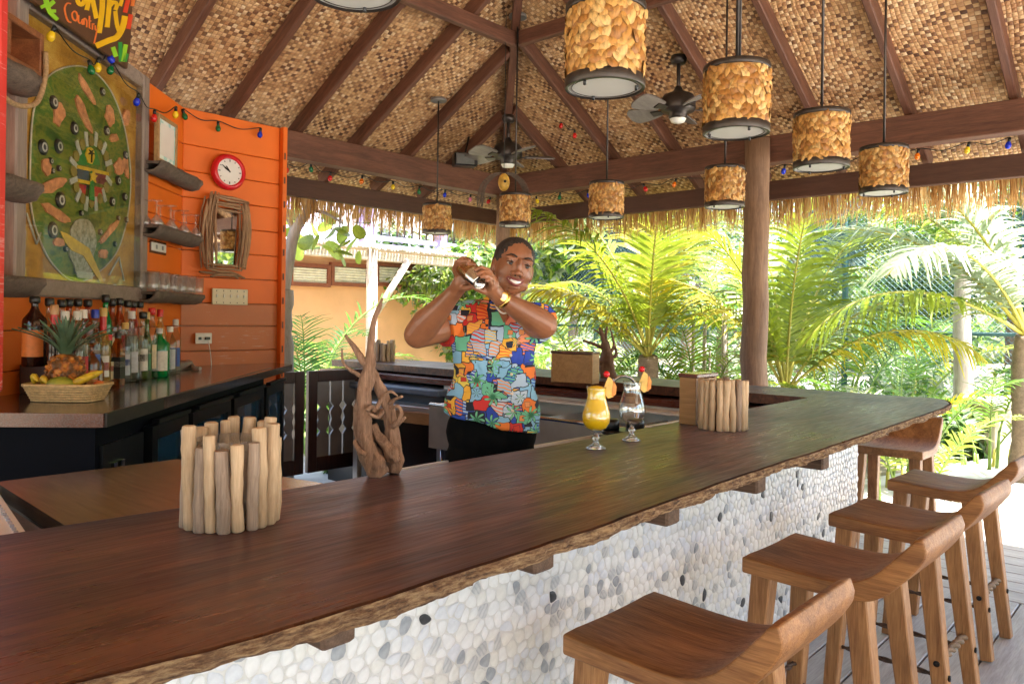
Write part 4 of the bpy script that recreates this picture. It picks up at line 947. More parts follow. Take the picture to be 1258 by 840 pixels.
# ================================================================== MAIN BAR
fr = [(-.9, 1.0), (-.2, .985), (.31, .955), (.49, .925), (.71, .918), (1.2, .92), (1.6, .935), (1.99, .95), (2.5, .955), (3.16, .97), (3.8, .985), (4.31, 1.0), (4.6, 1.03), (4.82, 1.12), (4.86, 1.25)]
inn = [(4.34, 1.66), (3.6, 1.65), (2.77, 1.63), (2.05, 1.61), (1.5, 1.63), (1.23, 1.635), (.74, 1.645), (.45, 1.67), (-.2, 1.68), (-.9, 1.68)]
M['brack'] = wood('weathered bracket', (.06, .03, .018), (.2, .12, .075), 1, 9, .8, .6)
bar = thing('bar_counter', 'long live edge dark wood bar counter on a pebble clad wall', 'bar counter', (2, 1.3, 0))
def barwood():
    s = N('dark oiled bar slab'); co = s.co((1, 9, 9)); f = s.noise(co, 2.2, 7, .62, 1.2); big = s.noise(s.co((.5, 1, 1)), 2.1, 4, .6); fine = s.noise(s.co((2, 40, 1)), 4, 3)
    ff = s.math('ADD', s.math('MULTIPLY', f, .6), s.math('MULTIPLY', big, .4))
    c = s.ramp(ff, [(.36, (.03, .009, .004)), (.5, (.1, .032, .0125)), (.64, (.2, .074, .03))])
    c = s.mix(.4, c, s.ramp(fine, [(.35, (.5, .45, .4)), (.6, (1, 1, 1))]), 'MULTIPLY')
    scr = s.noise(s.co((3, 14, 1), rot=(0, 0, .35)), 6, 4, .8)
    c = s.mix(s.ramp(scr, [(.66, (0, 0, 0)), (.78, (.25, .25, .25))]), c, (.3, .22, .17))
    s.bump(s.math('ADD', f, s.math('MULTIPLY', fine, .5)), .12, .004)
    vk = s.n('TexVoronoi', {'Vector': s.co((1.1, 3.2, 1)), 'Scale': 1.6}).outputs['Distance']
    c = s.mix(s.ramp(vk, [(.03, (.8,)*3), (.1, (0, 0, 0))]), c, (.012, .004, .002))
    spk = s.noise(s.co(), 150, 2); c = s.mix(s.ramp(spk, [(.74, (0, 0, 0)), (.78, (.5,)*3)]), c, (.45, .4, .34))
    rr = s.ramp(s.math('ADD', s.math('MULTIPLY', big, .5), s.math('MULTIPLY', fine, .5)), [(.35, (.5,)*3), (.62, (.26,)*3)])
    return s.set(c, rr, 0, Specular_IOR_Level=.4, Sheen_Weight=.05, Sheen_Roughness=.25, Sheen_Tint=(.6, .75, 1, 1))  # bluish sheen layer stands in for sky reflection at grazing angles
M['bar'] = barwood()
bk = N('rough live edge bark'); f = bk.noise(bk.co((.6, 1, 2.2)), 55, 6, .75); g = bk.noise(bk.co((1, 4, 12)), 14, 4); bk.bump(f, 1.0, .02)
bk = bk.set(bk.ramp(bk.math('ADD', bk.math('MULTIPLY', f, .6), bk.math('MULTIPLY', g, .4)), [(.36, (.03, .013, .007)), (.47, (.2, .1, .045)), (.6, (.5, .33, .17))]), .85)
# top sheet plus rough live edge ribbon round the front
frs = [tuple(p.xy) for p in cat([(*q, 0) for q in fr], 14)]
frs = [(x, y+.006*noise.noise((x*5, 1, 3))+.003*noise.noise((x*17, 1, 9))) for x, y in frs]
poly = frs+inn
b = MB(); n_ = len(poly)
b.prism(poly, 1.045, 1.07); b.build('slab', M['bar'], bar)
b = MB(); vs = []; rings = 7
xs = []
tot = 0
for i in range(len(frs)-1): tot += math.dist(frs[i], frs[i+1])
step = .008; k = 0; acc = 0; dense = []
for i in range(len(frs)-1):
    L = math.dist(frs[i], frs[i+1]); m_ = max(1, int(L/step))
    for j in range(m_): q = j/m_; dense.append((frs[i][0]*(1-q)+frs[i+1][0]*q, frs[i][1]*(1-q)+frs[i+1][1]*q))
dense.append(frs[-1])
for i, (x, y) in enumerate(dense):
    a = dense[max(0, i-2)]; c = dense[min(len(dense)-1, i+2)]; t = Vector((c[0]-a[0], c[1]-a[1], 0)).normalized(); nn = Vector((t.y, -t.x, 0))
    for j in range(rings):
        q = j/(rings-1); z = 1.0695-.034*q-(.009*noise.noise((x*6, y*6, 5)) if j > 3 else 0); bul = .010+.006*math.sin(math.pi*q)-.010*q
        bul += (.008*noise.noise((x*23, y*23, z*60))+.006*noise.noise((x*80, y*80, z*90)))*(0 if j == 0 else 1)
        if j == rings-1: bul -= .09
        vs.append(Vector((x, y, z))+nn*(bul+.0005))
fs = []
for i in range(len(dense)-1):
    for j in range(rings-1): fs.append((i*rings+j, i*rings+j+1, (i+1)*rings+j+1, (i+1)*rings+j))
b.add(vs, fs, 0, False); b.build('live_edge', bk, bar)
# core wall
WX0, WX1, WY0, WY1, WT = -.6, 4.33, 1.40, 1.56, 1.034
grout = simple('pale grout', (.66, .65, .63), .8, 0, .12, 30, .3)
b = MB(); b.box(((WX0+WX1)/2, (WY0+WY1)/2, WT/2), (WX1-WX0, WY1-WY0, WT)); b.build('core_wall', grout, bar)
for u, v in ((418, 765), (670, 681), (828, 627), (936, 590), (1015, 564)):
    p = onY(u, v, 1.06); 
    bb = MB(); bb.bbox((p.x, 1.235, .985), (.068, .35, .085), .006); bb.build('bracket', M['brack'], bar)
# pebbles: jittered cells clipped against their neighbours
def pebbles():
    r = random.Random(11); px, pz = .037, .033; nx = int((WX1-WX0)/px)+2; nz = int(WT/pz)+2; pts = {}
    for i in range(-1, nx+1):
        for j in range(-1, nz+1):
            pts[i, j] = (WX0+(i+.5*(j % 2))*px+r.uniform(-.36, .36)*px, j*pz+r.uniform(-.36, .36)*pz)
    out = []
    for (i, j), (cx, cz) in pts.items():
        if not (WX0+.01 < cx < WX1-.012 and .01 < cz < WT-.008) or cx < -.1: continue
        P = [(cx-.06, cz-.06), (cx+.06, cz-.06), (cx+.06, cz+.06), (cx-.06, cz+.06)]
        for di in (-2, -1, 0, 1, 2):
            for dj in (-2, -1, 0, 1, 2):
                if (di or dj) and (i+di, j+dj) in pts:
                    qx, qz = pts[i+di, j+dj]; mx, mz = (cx+qx)/2, (cz+qz)/2; nx_, nz_ = qx-cx, qz-cz; L = math.hypot(nx_, nz_)
                    if L < 1e-6: continue
                    nx_ /= L; nz_ /= L; mx -= nx_*.0014; mz -= nz_*.0014; Q = []
                    for k in range(len(P)):
                        a, b_ = P[k], P[(k+1) % len(P)]; da = (a[0]-mx)*nx_+(a[1]-mz)*nz_; db = (b_[0]-mx)*nx_+(b_[1]-mz)*nz_
                        if da <= 0: Q.append(a)
                        if da*db < 0: t = da/(da-db); Q.append((a[0]+(b_[0]-a[0])*t, a[1]+(b_[1]-a[1])*t))
                    P = Q
                    if len(P) < 3: break
            if len(P) < 3: break
        if len(P) < 3: continue
        for _ in range(2):
            Q = []
            for k in range(len(P)):
                a, b_ = P[k], P[(k+1) % len(P)]; Q += [(a[0]*.75+b_[0]*.25, a[1]*.75+b_[1]*.25), (a[0]*.25+b_[0]*.75, a[1]*.25+b_[1]*.75)]
            P = Q
        # thin out to at most 12 points
        st = max(1, len(P)//11); P = P[::st]
        out.append((cx, cz, P))
    return out
def pebmat(name, c1, c2, stripe=None):
    s = N(name); oi = s.n('ObjectInfo'); f = s.noise(s.co(), 30, 4); c = s.ramp(f, [(.35, c1), (.65, c2)])
    if stripe:
        wv = s.n('TexWave', {'Vector': s.co((1, 1, 1), rot=(0, rad(stripe), 0)), 'Scale': 26, 'Distortion': 3, 'Detail': 2}).outputs[1]
        c = s.mix(s.ramp(wv, [(.55, (0, 0, 0)), (.8, (.4,)*3)]), c, (.3, .32, .35))
    return s.set(c, .38)
PM = [pebmat('white pebble', (.7, .7, .7), (.82, .82, .82)), pebmat('cream pebble', (.66, .65, .62), (.8, .79, .76)), pebmat('bluish white pebble', (.58, .6, .65), (.74, .76, .8)),
      pebmat('grey pebble', (.24, .26, .29), (.42, .44, .47)), pebmat('striped pebble', (.4, .42, .44), (.6, .6, .6), 40), pebmat('cross striped pebble', (.45, .46, .48), (.62, .62, .62), -35), pebmat('black pebble', (.015, .017, .02), (.06, .065, .075))]
pb_ = pebbles()
def vis(p):
    q = Vector((p[0], WY0, p[1]))-CAM; d = q.dot(FW); u = 629+FPX*q.dot(XC)/d; v = 391-FPX*q.dot(YC)/d
    # below the overhanging edge and inside the frame
    return d, (0 < u < 1060 and v < 838 and v > 0 and p[1] < 1.035-.42*(1.0 if 0 else 1)*(H-1.03)/(WY0)*1.0/1.0+.0)
pb_.sort(key=lambda p: (not vis(p)[1], vis(p)[0]))
stuff = MB(); cnt = 0
for cx, cz, P in pb_:
    x = R.random(); mi = 0 if x < .42 else 1 if x < .6 else 2 if x < .855 else 3 if x < .915 else 4 if x < .95 else 5 if x < .98 else 6
    if mi == 6 and R.random() < .15: mi = 0
    n = len(P); hgt = R.uniform(.002, .0034); ti, tj = R.uniform(-.0012, .0012), R.uniform(-.0012, .0012)
    rings_ = []
    for k_, (ins, yy) in enumerate(((1.0, .0), (.93, .62), (.68, 1.0))):
        rings_ += [(cx+(x_-cx)*ins, WY0-hgt*yy-.0005, cz+(z_-cz)*ins) for x_, z_ in P]
    rings_.append((cx, WY0-hgt*1.08, cz))
    fs = [(k*n+i, k*n+(i+1) % n, (k+1)*n+(i+1) % n, (k+1)*n+i) for k in range(2) for i in range(n)]+[(2*n+i, 2*n+(i+1) % n, 3*n) for i in range(n)]
    if cnt < 300 and vis((cx, cz))[1]:
        b = MB(); b.add([(p[0]-cx, p[1]-WY0, p[2]-cz) for p in rings_], fs, 0, True); me = b.mesh('pebble', PM[mi])
        link('pebble', me, bar, Vector((cx, WY0, cz))-bar.location); cnt += 1
    else: stuff.add(rings_, fs, mi, True)
stuff.build('pebble_facing', PM, bar, kind='stuff')

# ================================================================== BACK COUNTER
bc = thing('rear_bar_counter', 'dark wood rear bar counter with bluish sky glare running to the left', 'bar counter', (4.6, 3.6, 0))
outl = [(4.86, 1.255), (4.88, 2.0), (4.88, 2.73), (4.97, 3.5), (5.03, 4.22), (5.0, 5.2), (4.97, 6.25)]
ous = [tuple(p.xy) for p in cat([(*q, 0) for q in outl], 6)]
b = MB(); b.prism([(4.345, 1.662), (4.84, 1.262)]+ous[1:]+[(4.38, 6.22), (4.34, 4.0)], 1.012, 1.068); b.build('slab', M['bar'], bc)
b = MB(); b.prism([(4.2, 1.72), (4.6, 1.72), (4.6, 6.15), (4.2, 6.15)], .955, .995); b.build('ledge', M['redwood'], bc)
b = MB(); b.box((4.62, 3.9, .975), (.1, 4.3, .07)); b.build('slab_support', M['darkwood'], bc)
bluep = simple('deep blue panel', (.01, .06, .3), .4)
b = MB(); b.box((4.72, 3.95, .47), (.06, 4.3, .94)); b.build('inner_panel', bluep, bc)
b = MB(); b.box((4.33, 1.73, .5), (.1, .3, 1.0)); b.build('end_wall', grout, bc)
# ------------------------------------------------------------------ sinks and under-counter equipment
sk = thing('bar_sink', 'stainless three compartment bar sink with curved tap behind the bartender', 'sink', (3.9, 3.2, 0))
st2 = simple('dull stainless', (.5, .5, .49), .38, .5, .15, 6, .05)
sx0, sx1 = 3.72, 4.28
for (c_, s_) in (((sx0, 3.0, .72), (.02, 2.2, .3)), ((sx1, 3.0, .78), (.02, 2.2, .42)), ((4.0, 1.9, .72), (.54, .02, .3)), ((4.0, 2.5, .72), (.54, .02, .3)), ((4.0, 3.1, .72), (.54, .02, .3)), ((4.0, 3.7, .72), (.54, .02, .3)), ((4.0, 4.1, .72), (.54, .02, .3)), ((4.0, 3.0, .58), (.54, 2.18, .02))):
    b = MB(); b.box(c_, s_); b.build('basin_wall', st2, sk)
b = MB(); b.tube([(sx0, 1.9, .872), (sx0, 4.1, .872)], .014, 8); b.build('front_rim', chrome, sk)
b = MB(); b.box((4.17, 3.0, .93), (.2, 2.2, .012)); b.build('drain_shelf', M['white'], sk)
b = MB(); b.box((4.235, 3.2, .885), (.02, 2.6, .13)); b.build('white_fascia', M['white'], sk)
for y_ in (1.95, 3.0, 4.05):
    b = MB(); b.tube([(3.8, y_, 0), (3.8, y_, .58)], .02, 8); b.build('leg', chrome, sk)
fp = atD(765, 462, 4.55)
b = MB(); top_ = atD(765, 461, 4.55); e_ = [Vector((fp.x+.1, fp.y-.1, .9)), Vector((fp.x+.1, fp.y-.1, 1.08))]
pts = cat([atD(782, 500, 4.5), atD(782, 478, 4.5), atD(777, 466, 4.5), atD(766, 462, 4.5), atD(755, 467, 4.5), atD(752, 480, 4.5)], 5)
b.tube(pts, .009, 8); b.build('tap_spout', chrome, sk); b = MB(); b.tube([atD(782, 500, 4.5), atD(782, 540, 4.5)], .012, 8); b.build('tap_stem', chrome, sk)
wbx = thing('storage_bin', 'pale plastic bin with a sticker standing in the sink behind the bartender', 'bin', (4.05, 3.75, .6))
b = MB(); b.box((4.0, 3.86, .80), (.4, .36, .2)); b.build('bin_body', simple('tan bin', (.22, .17, .13), .6), wbx)
b = MB(); b.box((3.79, 3.8, .84), (.012, .12, .05)); b.build('sticker', M['white'], wbx)
# black glass rimmer pots on a tray behind the bar
rt = onZ(816, 522, .98)
rp = thing('rimming_tray', 'stacked black glass rimming trays behind the empty cocktail glass', 'tray', rt)
stp = thing('speed_rail', 'steel speed rail fixed below the inner edge of the bar', 'rail', (2.6, 1.85, 0))
b = MB(); b.box((2.8, 1.9, .9), (2.2, .38, .02)); b.build('rail_shelf', st2, stp); b = MB(); b.box((2.8, 2.09, .925), (2.2, .012, .07)); b.build('rail_lip', M['white'], stp)
b = MB(); b.box((2.8, 1.75, .44), (2.0, .3, .9)); b.build('rail_body', M['black'], stp)
rt = Vector((2.96, 1.98, .912)); rp.location = rt
for i, (r_, z0_) in enumerate(((.085, 0), (.09, .03), (.09, .06))):
    b = MB(); b.lathe([(0, z0_), (r_, z0_), (r_+.006, z0_+.008), (r_+.003, z0_+.018), (r_-.02, z0_+.02), (0, z0_+.022)], (.0, 0, 0), 28); b.build('tray_layer', M['blackp'], rp, world=False)
for dx in (-.04, .045):
    b = MB(); b.lathe([(0, .08), (.04, .08), (.042, .09), (.042, .115), (.036, .125), (.025, .128), (0, .128)], (dx, -dx*.9, 0), 20); b.build('lid_knob', M['blackp'], rp, world=False)
limes = thing('lime_cup', 'green plastic measuring cup behind the yellow cocktail', 'cup', (2.17, 1.95, .91))
b = MB(); b.lathe([(0, 0), (.03, 0), (.036, .12), (.033, .12), (.028, .005), (0, .005)], (0, 0, 0), 18); b.build('cup_body', simple('green plastic', (.01, .22, .08), .3), limes, world=False)
# black cooler and shelving left of the bartender
cl = thing('black_cooler', 'black under counter cooler with lid, behind the driftwood', 'cooler', (4.2, 5.2, 0))
a = onX(500, 470, 4.05); 
b = MB(); b.box((4.38, 5.15, .45), (.5, 1.5, .86)); b.build('cooler_body', M['blackp'], cl)
b = MB(); b.bbox((4.34, 5.15, .9), (.58, 1.54, .05), .01); b.build('lid', simple('blue grey lid', (.1, .14, .2), .3), cl)
tb = thing('service_shelf', 'low brown service shelf on steel legs beside the bartender', 'shelf', (3.3, 3.9, 0))
pA, pB = onZ(440, 492, .80), onZ(543, 503, .80)
Yd = Vector((pB.x-pA.x, pB.y-pA.y, 0)).normalized(); bN = Vector((-Yd.y, Yd.x, 0)); bN = bN if bN.dot(FW) > 0 else -bN
SMt = Matrix((Yd, bN, Vector((0, 0, 1)))).transposed(); Lb = (pB-pA).length
b = MB(); b.bbox((pA+pB)/2+bN*.25+Vector((0, 0, -.02)), (Lb, .5, .04), .004, SMt); b.build('shelf_top', M['steel'], tb)
b = MB(); b.bbox((pA+pB)/2+bN*.005+Vector((0, 0, -.085)), (Lb, .03, .09), .004, SMt); b.build('apron', M['plainwood'], tb)
b = MB(); b.box((pA+pB)/2+bN*.28+Vector((0, 0, -.36)), (Lb*.95, .4, .56), SMt); b.build('recess_panel', M['blackp'], tb)
for q_ in (.0, 1.0):
    b = MB(); p_ = pA.lerp(pB, q_); b.box((p_.x, p_.y, .39), (.05, .05, .78), SMt); b.build('leg', st2, tb)
b = MB(); b.lathe([(0, 0), (.035, 0), (.035, .12), (0, .12)], (pB.x-.0, pB.y-.05, .42), 16); b.build('black_canister', M['blackp'], tb)
bm = simple('blue rubber floor mat', (.01, .06, .35), .5, 0, .3, 30, .8)
b = MB(); b.bbox((3.0, 3.6, .012), (1.5, 1.9, .02), .005); tag(b.build('floor_mat', bm), 'bright blue rubber mat on the floor behind the driftwood', 'floor mat')
# ------------------------------------------------------------------ swing gates
greym = simple('grey painted baluster board', (.2, .19, .19), .5, 0, .1, 10, .1)
def gate(label, x0, x1, y_=5.5, z0=.2, z1=1.03):
    t = thing('swing_gate', label, 'gate', ((x0+x1)/2, y_, z0), 0, 'low swing gates at the left end of the bar')
    fw = .085; w_ = x1-x0
    for x in (x0+fw/2, x1-fw/2): b = MB(); b.bbox((x, y_, (z0+z1)/2), (fw, .045, z1-z0), .004); b.build('stile', M['darkwood'], t)
    for z, h_ in ((z0+.06, .12), (z1-.045, .09)): b = MB(); b.bbox(((x0+x1)/2, y_, z), (w_-2*fw-.002, .043, h_), .004); b.build('rail', M['darkwood'], t)
    zz0, zz1 = z0+.11, z1-.08; n = 3; iw = (w_-2*fw)/n
    for i in range(n):
        c_ = x0+fw+iw*(i+.5); hw = iw*.5-.008; P = []
        zs_ = [zz0, zz0+.18, zz0+.22, zz0+.26, (zz0+zz1)/2-.04, (zz0+zz1)/2, (zz0+zz1)/2+.04, zz1-.26, zz1-.22, zz1-.18, zz1]
        ws = [hw, hw, hw-.03, hw, hw, hw-.012, hw, hw, hw-.03, hw, hw]
        L_ = [(c_-w__, z) for z, w__ in zip(zs_, ws)]; R_ = [(c_+w__, z) for z, w__ in zip(zs_, ws)]; P = R_+L_[::-1]
        b = MB(); A = [Vector((x, y_-.01, z)) for x, z in P]; B = [Vector((x, y_+.01, z)) for x, z in P]; m_ = len(P)
        for k in range(len(zs_)-1): b.add([Vector((L_[k][0], y_-.01, L_[k][1])), Vector((R_[k][0], y_-.01, R_[k][1])), Vector((R_[k+1][0], y_-.01, R_[k+1][1])), Vector((L_[k+1][0], y_-.01, L_[k+1][1]))], [(0, 1, 2, 3)]); b.add([Vector((L_[k][0], y_+.01, L_[k][1])), Vector((R_[k][0], y_+.01, R_[k][1])), Vector((R_[k+1][0], y_+.01, R_[k+1][1])), Vector((L_[k+1][0], y_+.01, L_[k+1][1]))], [(3, 2, 1, 0)])
        b.add(A+B, [(i_, m_+i_, m_+(i_+1) % m_, (i_+1) % m_) for i_ in range(m_)]); b.build('baluster_board', greym, t)
gate('dark framed swing gate with grey cut out boards, partly behind the back counter', 3.12, 3.60)
gate('dark framed swing gate with grey cut out boards, behind the driftwood', 3.64, 4.2)
# ================================================================== STOOLS
def make_stool(label, loc, rz):
    t = thing('bar_stool', label, 'bar stool', loc, rz, 'teak bar stools along the bar')
    W = .205; th = .055
    # side profile of the seat slab sweeping up into the low backrest (y towards the sitter's back is negative)
    top = [(.02, .742), (-.05, .738), (-.14, .733), (-.23, .731), (-.29, .735), (-.335, .748), (-.375, .772), (-.41, .805), (-.445, .845), (-.474, .878), (-.484, .893)]
    bot = [(.02, .688), (-.05, .686), (-.14, .683), (-.23, .680), (-.31, .682), (-.37, .694), (-.415, .722), (-.452, .76), (-.487, .802), (-.512, .842), (-.517, .868)]
    tp = cat([(0, *p) for p in top], 3); bt = cat([(0, *p) for p in bot], 3); n = len(tp)
    b = MB(); vs = []; ncol = 8
    for i in range(n):
        for k in range(ncol+1):
            x = -W+2*W*k/ncol; dish = .006*math.cos(math.pi*x/(2*W))*(1 if i < n*.6 else .2); r_ = .004 if k in (0, ncol) else 0
            vs.append((x, tp[i].y, tp[i].z-dish-r_))
        for k in range(ncol+1):
            x = -W+2*W*k/ncol; vs.append((x, bt[i].y, bt[i].z))
    S = 2*(ncol+1); fs = []
    for i in range(n-1):
        for k in range(ncol):
            fs.append((i*S+k, (i+1)*S+k, (i+1)*S+k+1, i*S+k+1)); o = ncol+1
            fs.append((i*S+o+k, i*S+o+k+1, (i+1)*S+o+k+1, (i+1)*S+o+k))
        fs.append((i*S, i*S+ncol+1, (i+1)*S+ncol+1, (i+1)*S)); fs.append((i*S+ncol, (i+1)*S+ncol, (i+1)*S+2*ncol+1, i*S+2*ncol+1))
    for k in range(ncol):
        fs.append((k, k+1, ncol+2+k, ncol+1+k))
    # rounded crest
    L = (n-1)*S; cy = (tp[-1].y+bt[-1].y)/2-.004; cz = (tp[-1].z+bt[-1].z)/2+.018; base = len(vs)
    for k in range(ncol+1): vs.append((-W+2*W*k/ncol, cy-.002, cz))
    for k in range(ncol): fs += [(L+k, base+k, base+k+1, L+k+1), (base+k, L+ncol+1+k, L+ncol+2+k, base+k+1)]
    fs += [(L, L+ncol+1, base), (L+ncol, base+ncol, L+2*ncol+1)]
    b.add(vs, fs, 0, False); o = b.build('seat', M['stool'], t, world=False)
    me = o.data; bm_ = bmesh.new(); bm_.from_mesh(me); bmesh.ops.recalc_face_normals(bm_, faces=bm_.faces)
    ed = [e for e in bm_.edges if len(e.link_faces) == 2 and e.calc_face_angle(0) > .6]
    bmesh.ops.bevel(bm_, geom=ed, offset=.007, segments=3, affect='EDGES', profile=.5)
    for f_ in bm_.faces: f_.smooth = True
    for e in bm_.edges:
        e.smooth = e.calc_face_angle(0) < .5 if len(e.link_faces) == 2 else True
    bm_.to_mesh(me); bm_.free()
    legs = {}
    for sx in (-1, 1):
        for (yt, yb, kk) in ((-.035, .012, 'f'), (-.325, -.405, 'r')):
            zt = .684 if kk == 'f' else .682
            A = Vector((sx*.155, yt, zt)); B = Vector((sx*.182, yb, 0)); z = (A-B).normalized(); x = Vector((1, 0, 0)); y_ = z.cross(x).normalized(); x = y_.cross(z)
            mt = Matrix((x, y_, z)).transposed(); b = MB(); Lg = (A-B).length; vs = []
            for q in (0, 1):
                hw = (.024+.008*q); c_ = .004
                for (px, py) in ((-hw+c_, -hw), (hw-c_, -hw), (hw, -hw+c_), (hw, hw-c_), (hw-c_, hw), (-hw+c_, hw), (-hw, hw-c_), (-hw, -hw+c_)): vs.append(B+mt @ Vector((px, py, Lg*q)))
            b.add(vs, [tuple(reversed(range(8))), tuple(range(8, 16))]+[(i, (i+1) % 8, 8+(i+1) % 8, 8+i) for i in range(8)])
            b.build('leg', M['stoolleg'], t, world=False); legs[sx, kk] = (A, B)
    def at(sx, kk, z): A, B = legs[sx, kk]; q = z/A.z; return B.lerp(A, q)
    def twisted(p, q, r_=.0095, nm='twisted_stretcher', mt=M['iron']):
        n = 22; b = MB(); ax = (q-p).normalized(); a = ax.orthogonal().normalized(); c = ax.cross(a)
        for ph in (0, math.pi):
            pts = [p.lerp(q, i/n)+(a*math.cos(i*.9+ph)+c*math.sin(i*.9+ph))*r_*.5 for i in range(n+1)]; b.tube(pts, r_*.6, 6)
        b.build(nm, mt, t, world=False)
    for sx in (-1, 1): twisted(at(sx, 'f', .22), at(sx, 'r', .22))
    twisted(at(-1, 'f', .3), at(1, 'f', .3)); twisted(at(-1, 'r', .27), at(1, 'r', .27), .016, 'twisted_rung', M['ropewood'])
    for sx in (-1, 1):
        p = at(sx, 'r', .27)
        b = MB(); b.lathe([(.0, 0), (.011, 0), (.011, .006), (0, .008)], p+Vector((sx*.026, 0, 0)), 10, 0, False, Matrix.Rotation(sx*math.pi/2, 3, 'Y')); b.build('bolt', M['black'], t, world=False)
        p = at(sx, 'r', .22); b = MB(); b.lathe([(.0, 0), (.011, 0), (.011, .006), (0, .008)], p+Vector((0, -.027, 0)), 10, 0, False, Matrix.Rotation(math.pi/2, 3, 'X')); b.build('bolt', M['black'], t, world=False)
    return t
M['ropewood'] = wood('twisted vine rung', (.12, .07, .035), (.3, .2, .12), 0, 9, .7, .6)
s1 = make_stool('nearest teak bar stool with low curved back, in the bottom middle foreground', (1.675, 1.125, 0), 0)
specs = [('second teak bar stool from the front, full curved seat edge showing', (2.55, 1.085, 0), -.02),
         ('third teak bar stool from the front, standing between two others', (3.325, 1.09, 0), -.04),
         ('fourth teak bar stool from the front, its grey lit seat by the sunny deck', (4.2, 1.13, 0), -.03),
         ('far teak bar stool tucked under the bar corner, backrest facing the camera', (5.02, 1.46, 0), math.pi/2+.03)]
for lab, loc, rz in specs:
    c = copy_tree(s1); c.location = loc; c.rotation_euler = (0, 0, rz); c['label'] = lab

# ================================================================== STICK POTS
def stick_pot(label, c, r_, h, n, seed, glass=True, uniform=False, mats=None):
    t = thing('driftwood_stick_pot', label, 'candle holder', c, 0, 'pots ringed with driftwood sticks')
    r = random.Random(seed)
    for i in range(n):
        a = 2*math.pi*(i+r.uniform(-.12, .12))/n; rr = r_*(1 if uniform else r.uniform(.95, 1.05)); rad_ = math.pi*r_/n*r.uniform(.82, 1.08)
        hh = h*(r.uniform(.93, 1.0) if uniform else r.uniform(.78, 1.02)); ta = a+r.uniform(-.05, .05)*(0.5 if uniform else 1.6); out = r.uniform(-.02, .06) if not uniform else r.uniform(-.02, .02)
        pts = []; rs = []; m_ = 9
        bx, by = r.uniform(-1, 1)*.05, r.uniform(-1, 1)*.05
        for k in range(m_+1):
            q = k/m_; ang_ = a+(ta-a)*q; R_ = rr*(1+out*q)+rad_*.5*math.sin(q*3.3+bx*60)*.3
            pts.append((R_*math.cos(ang_)+bx*rad_*4*math.sin(q*math.pi*1.3), R_*math.sin(ang_)+by*rad_*4*math.sin(q*math.pi*1.7), hh*q))
            e = .86 if k in (0, m_) else 1
            rs.append(rad_*e*(1+.07*math.sin(k*2.1+i*3)+(.12*math.exp(-((q-r.random())*9)**2))))
        pts = [pts[0]]+[tuple(Vector(pts[0]).lerp(Vector(pts[1]), .12))]+pts[1:-1]+[tuple(Vector(pts[-1]).lerp(Vector(pts[-2]), .1))]+[pts[-1]]
        rs = [rs[0]*.96, rs[1]]+rs[1:-1]+[rs[-2], rs[-1]*.97]
        b = MB(); b.tube(pts, rs, 10); b.build('stick', (mats or [M['stick1'], M['stick1'], M['stick2']])[r.randrange(3)], t, world=False)
    if glass:
        b = MB(); g = r_-math.pi*r_/n*1.05; b.lathe([(0, .004), (g*.9, .004), (g, .02), (g, h*.84), (g-.003, h*.84), (g-.003, .02), (0, .012)], (0, 0, 0), 28); b.build('glass_jar', M['glass'], t, world=False)
    else:
        b = MB(); g = r_*.8; b.lathe([(0, .004), (g, .004), (g, h*.8), (0, h*.8)], (0, 0, 0), 16); b.build('inner_pot', M['darkwood'], t, world=False)
    return t
gp = onZ(281, 641, 1.07)
stick_pot('big glass jar ringed with pale driftwood sticks on the near bar', (.79, 1.46, 1.0705), .082, .2, 20, 5)
stick_pot('driftwood stick pot with even bamboo coloured sticks at the far bar end', (2.80, 1.41, 1.0705), .083, .195, 20, 8, False, True, [M['stick3']]*3 if 'stick3' in M else [M['stick1'], M['stick1'], M['stick2']])
q = onZ(480, 441, 1.07); stick_pot('small driftwood stick pot on the rear counter left of the bartender', (4.62, 5.75, 1.0685), .095, .2, 18, 9, False, False, [M['stick2'], M['stick1'], M['stick2']])
q = onZ(690, 462, 1.07); stick_pot('driftwood stick pot hidden behind the wooden napkin holder', (q.x+.27, q.y+.12, 1.0685), .09, .19, 16, 12, False)
# napkin holders
def napkin(label, c, w_, d_, h_, rz):
    t = thing('napkin_holder', label, 'napkin holder', c, rz)
    for sy in (-1, 1): b = MB(); b.bbox((0, sy*(d_/2-.006), h_/2-.004), (w_, .012, h_*.92), .002); b.build('side_board', M['plainwood'], t, world=False)
    for sx in (-1, 1): b = MB(); b.bbox((sx*(w_/2+.005), 0, h_/2), (.012, d_, h_), .002); b.build('end_board', M['plainwood'], t, world=False)
    b = MB(); b.bbox((0, 0, h_-.0), (w_+.03, d_+.012, .016), .003); b.build('lid', M['redwood'], t, world=False)
    b = MB(); b.box((0, 0, h_*.45), (w_*.9, d_*.7, h_*.8)); b.build('napkins', M['white'], t, world=False)
q = onZ(704, 470, 1.07); napkin('bamboo napkin holder with dark lid on the rear counter', (q.x+.02, q.y, 1.069), .27, .12, .2, math.pi/2+.25)
napkin('bamboo box with dark red lid behind the stick pot at the bar end', (2.885, 1.562, 1.0705), .15, .075, .195, 0)

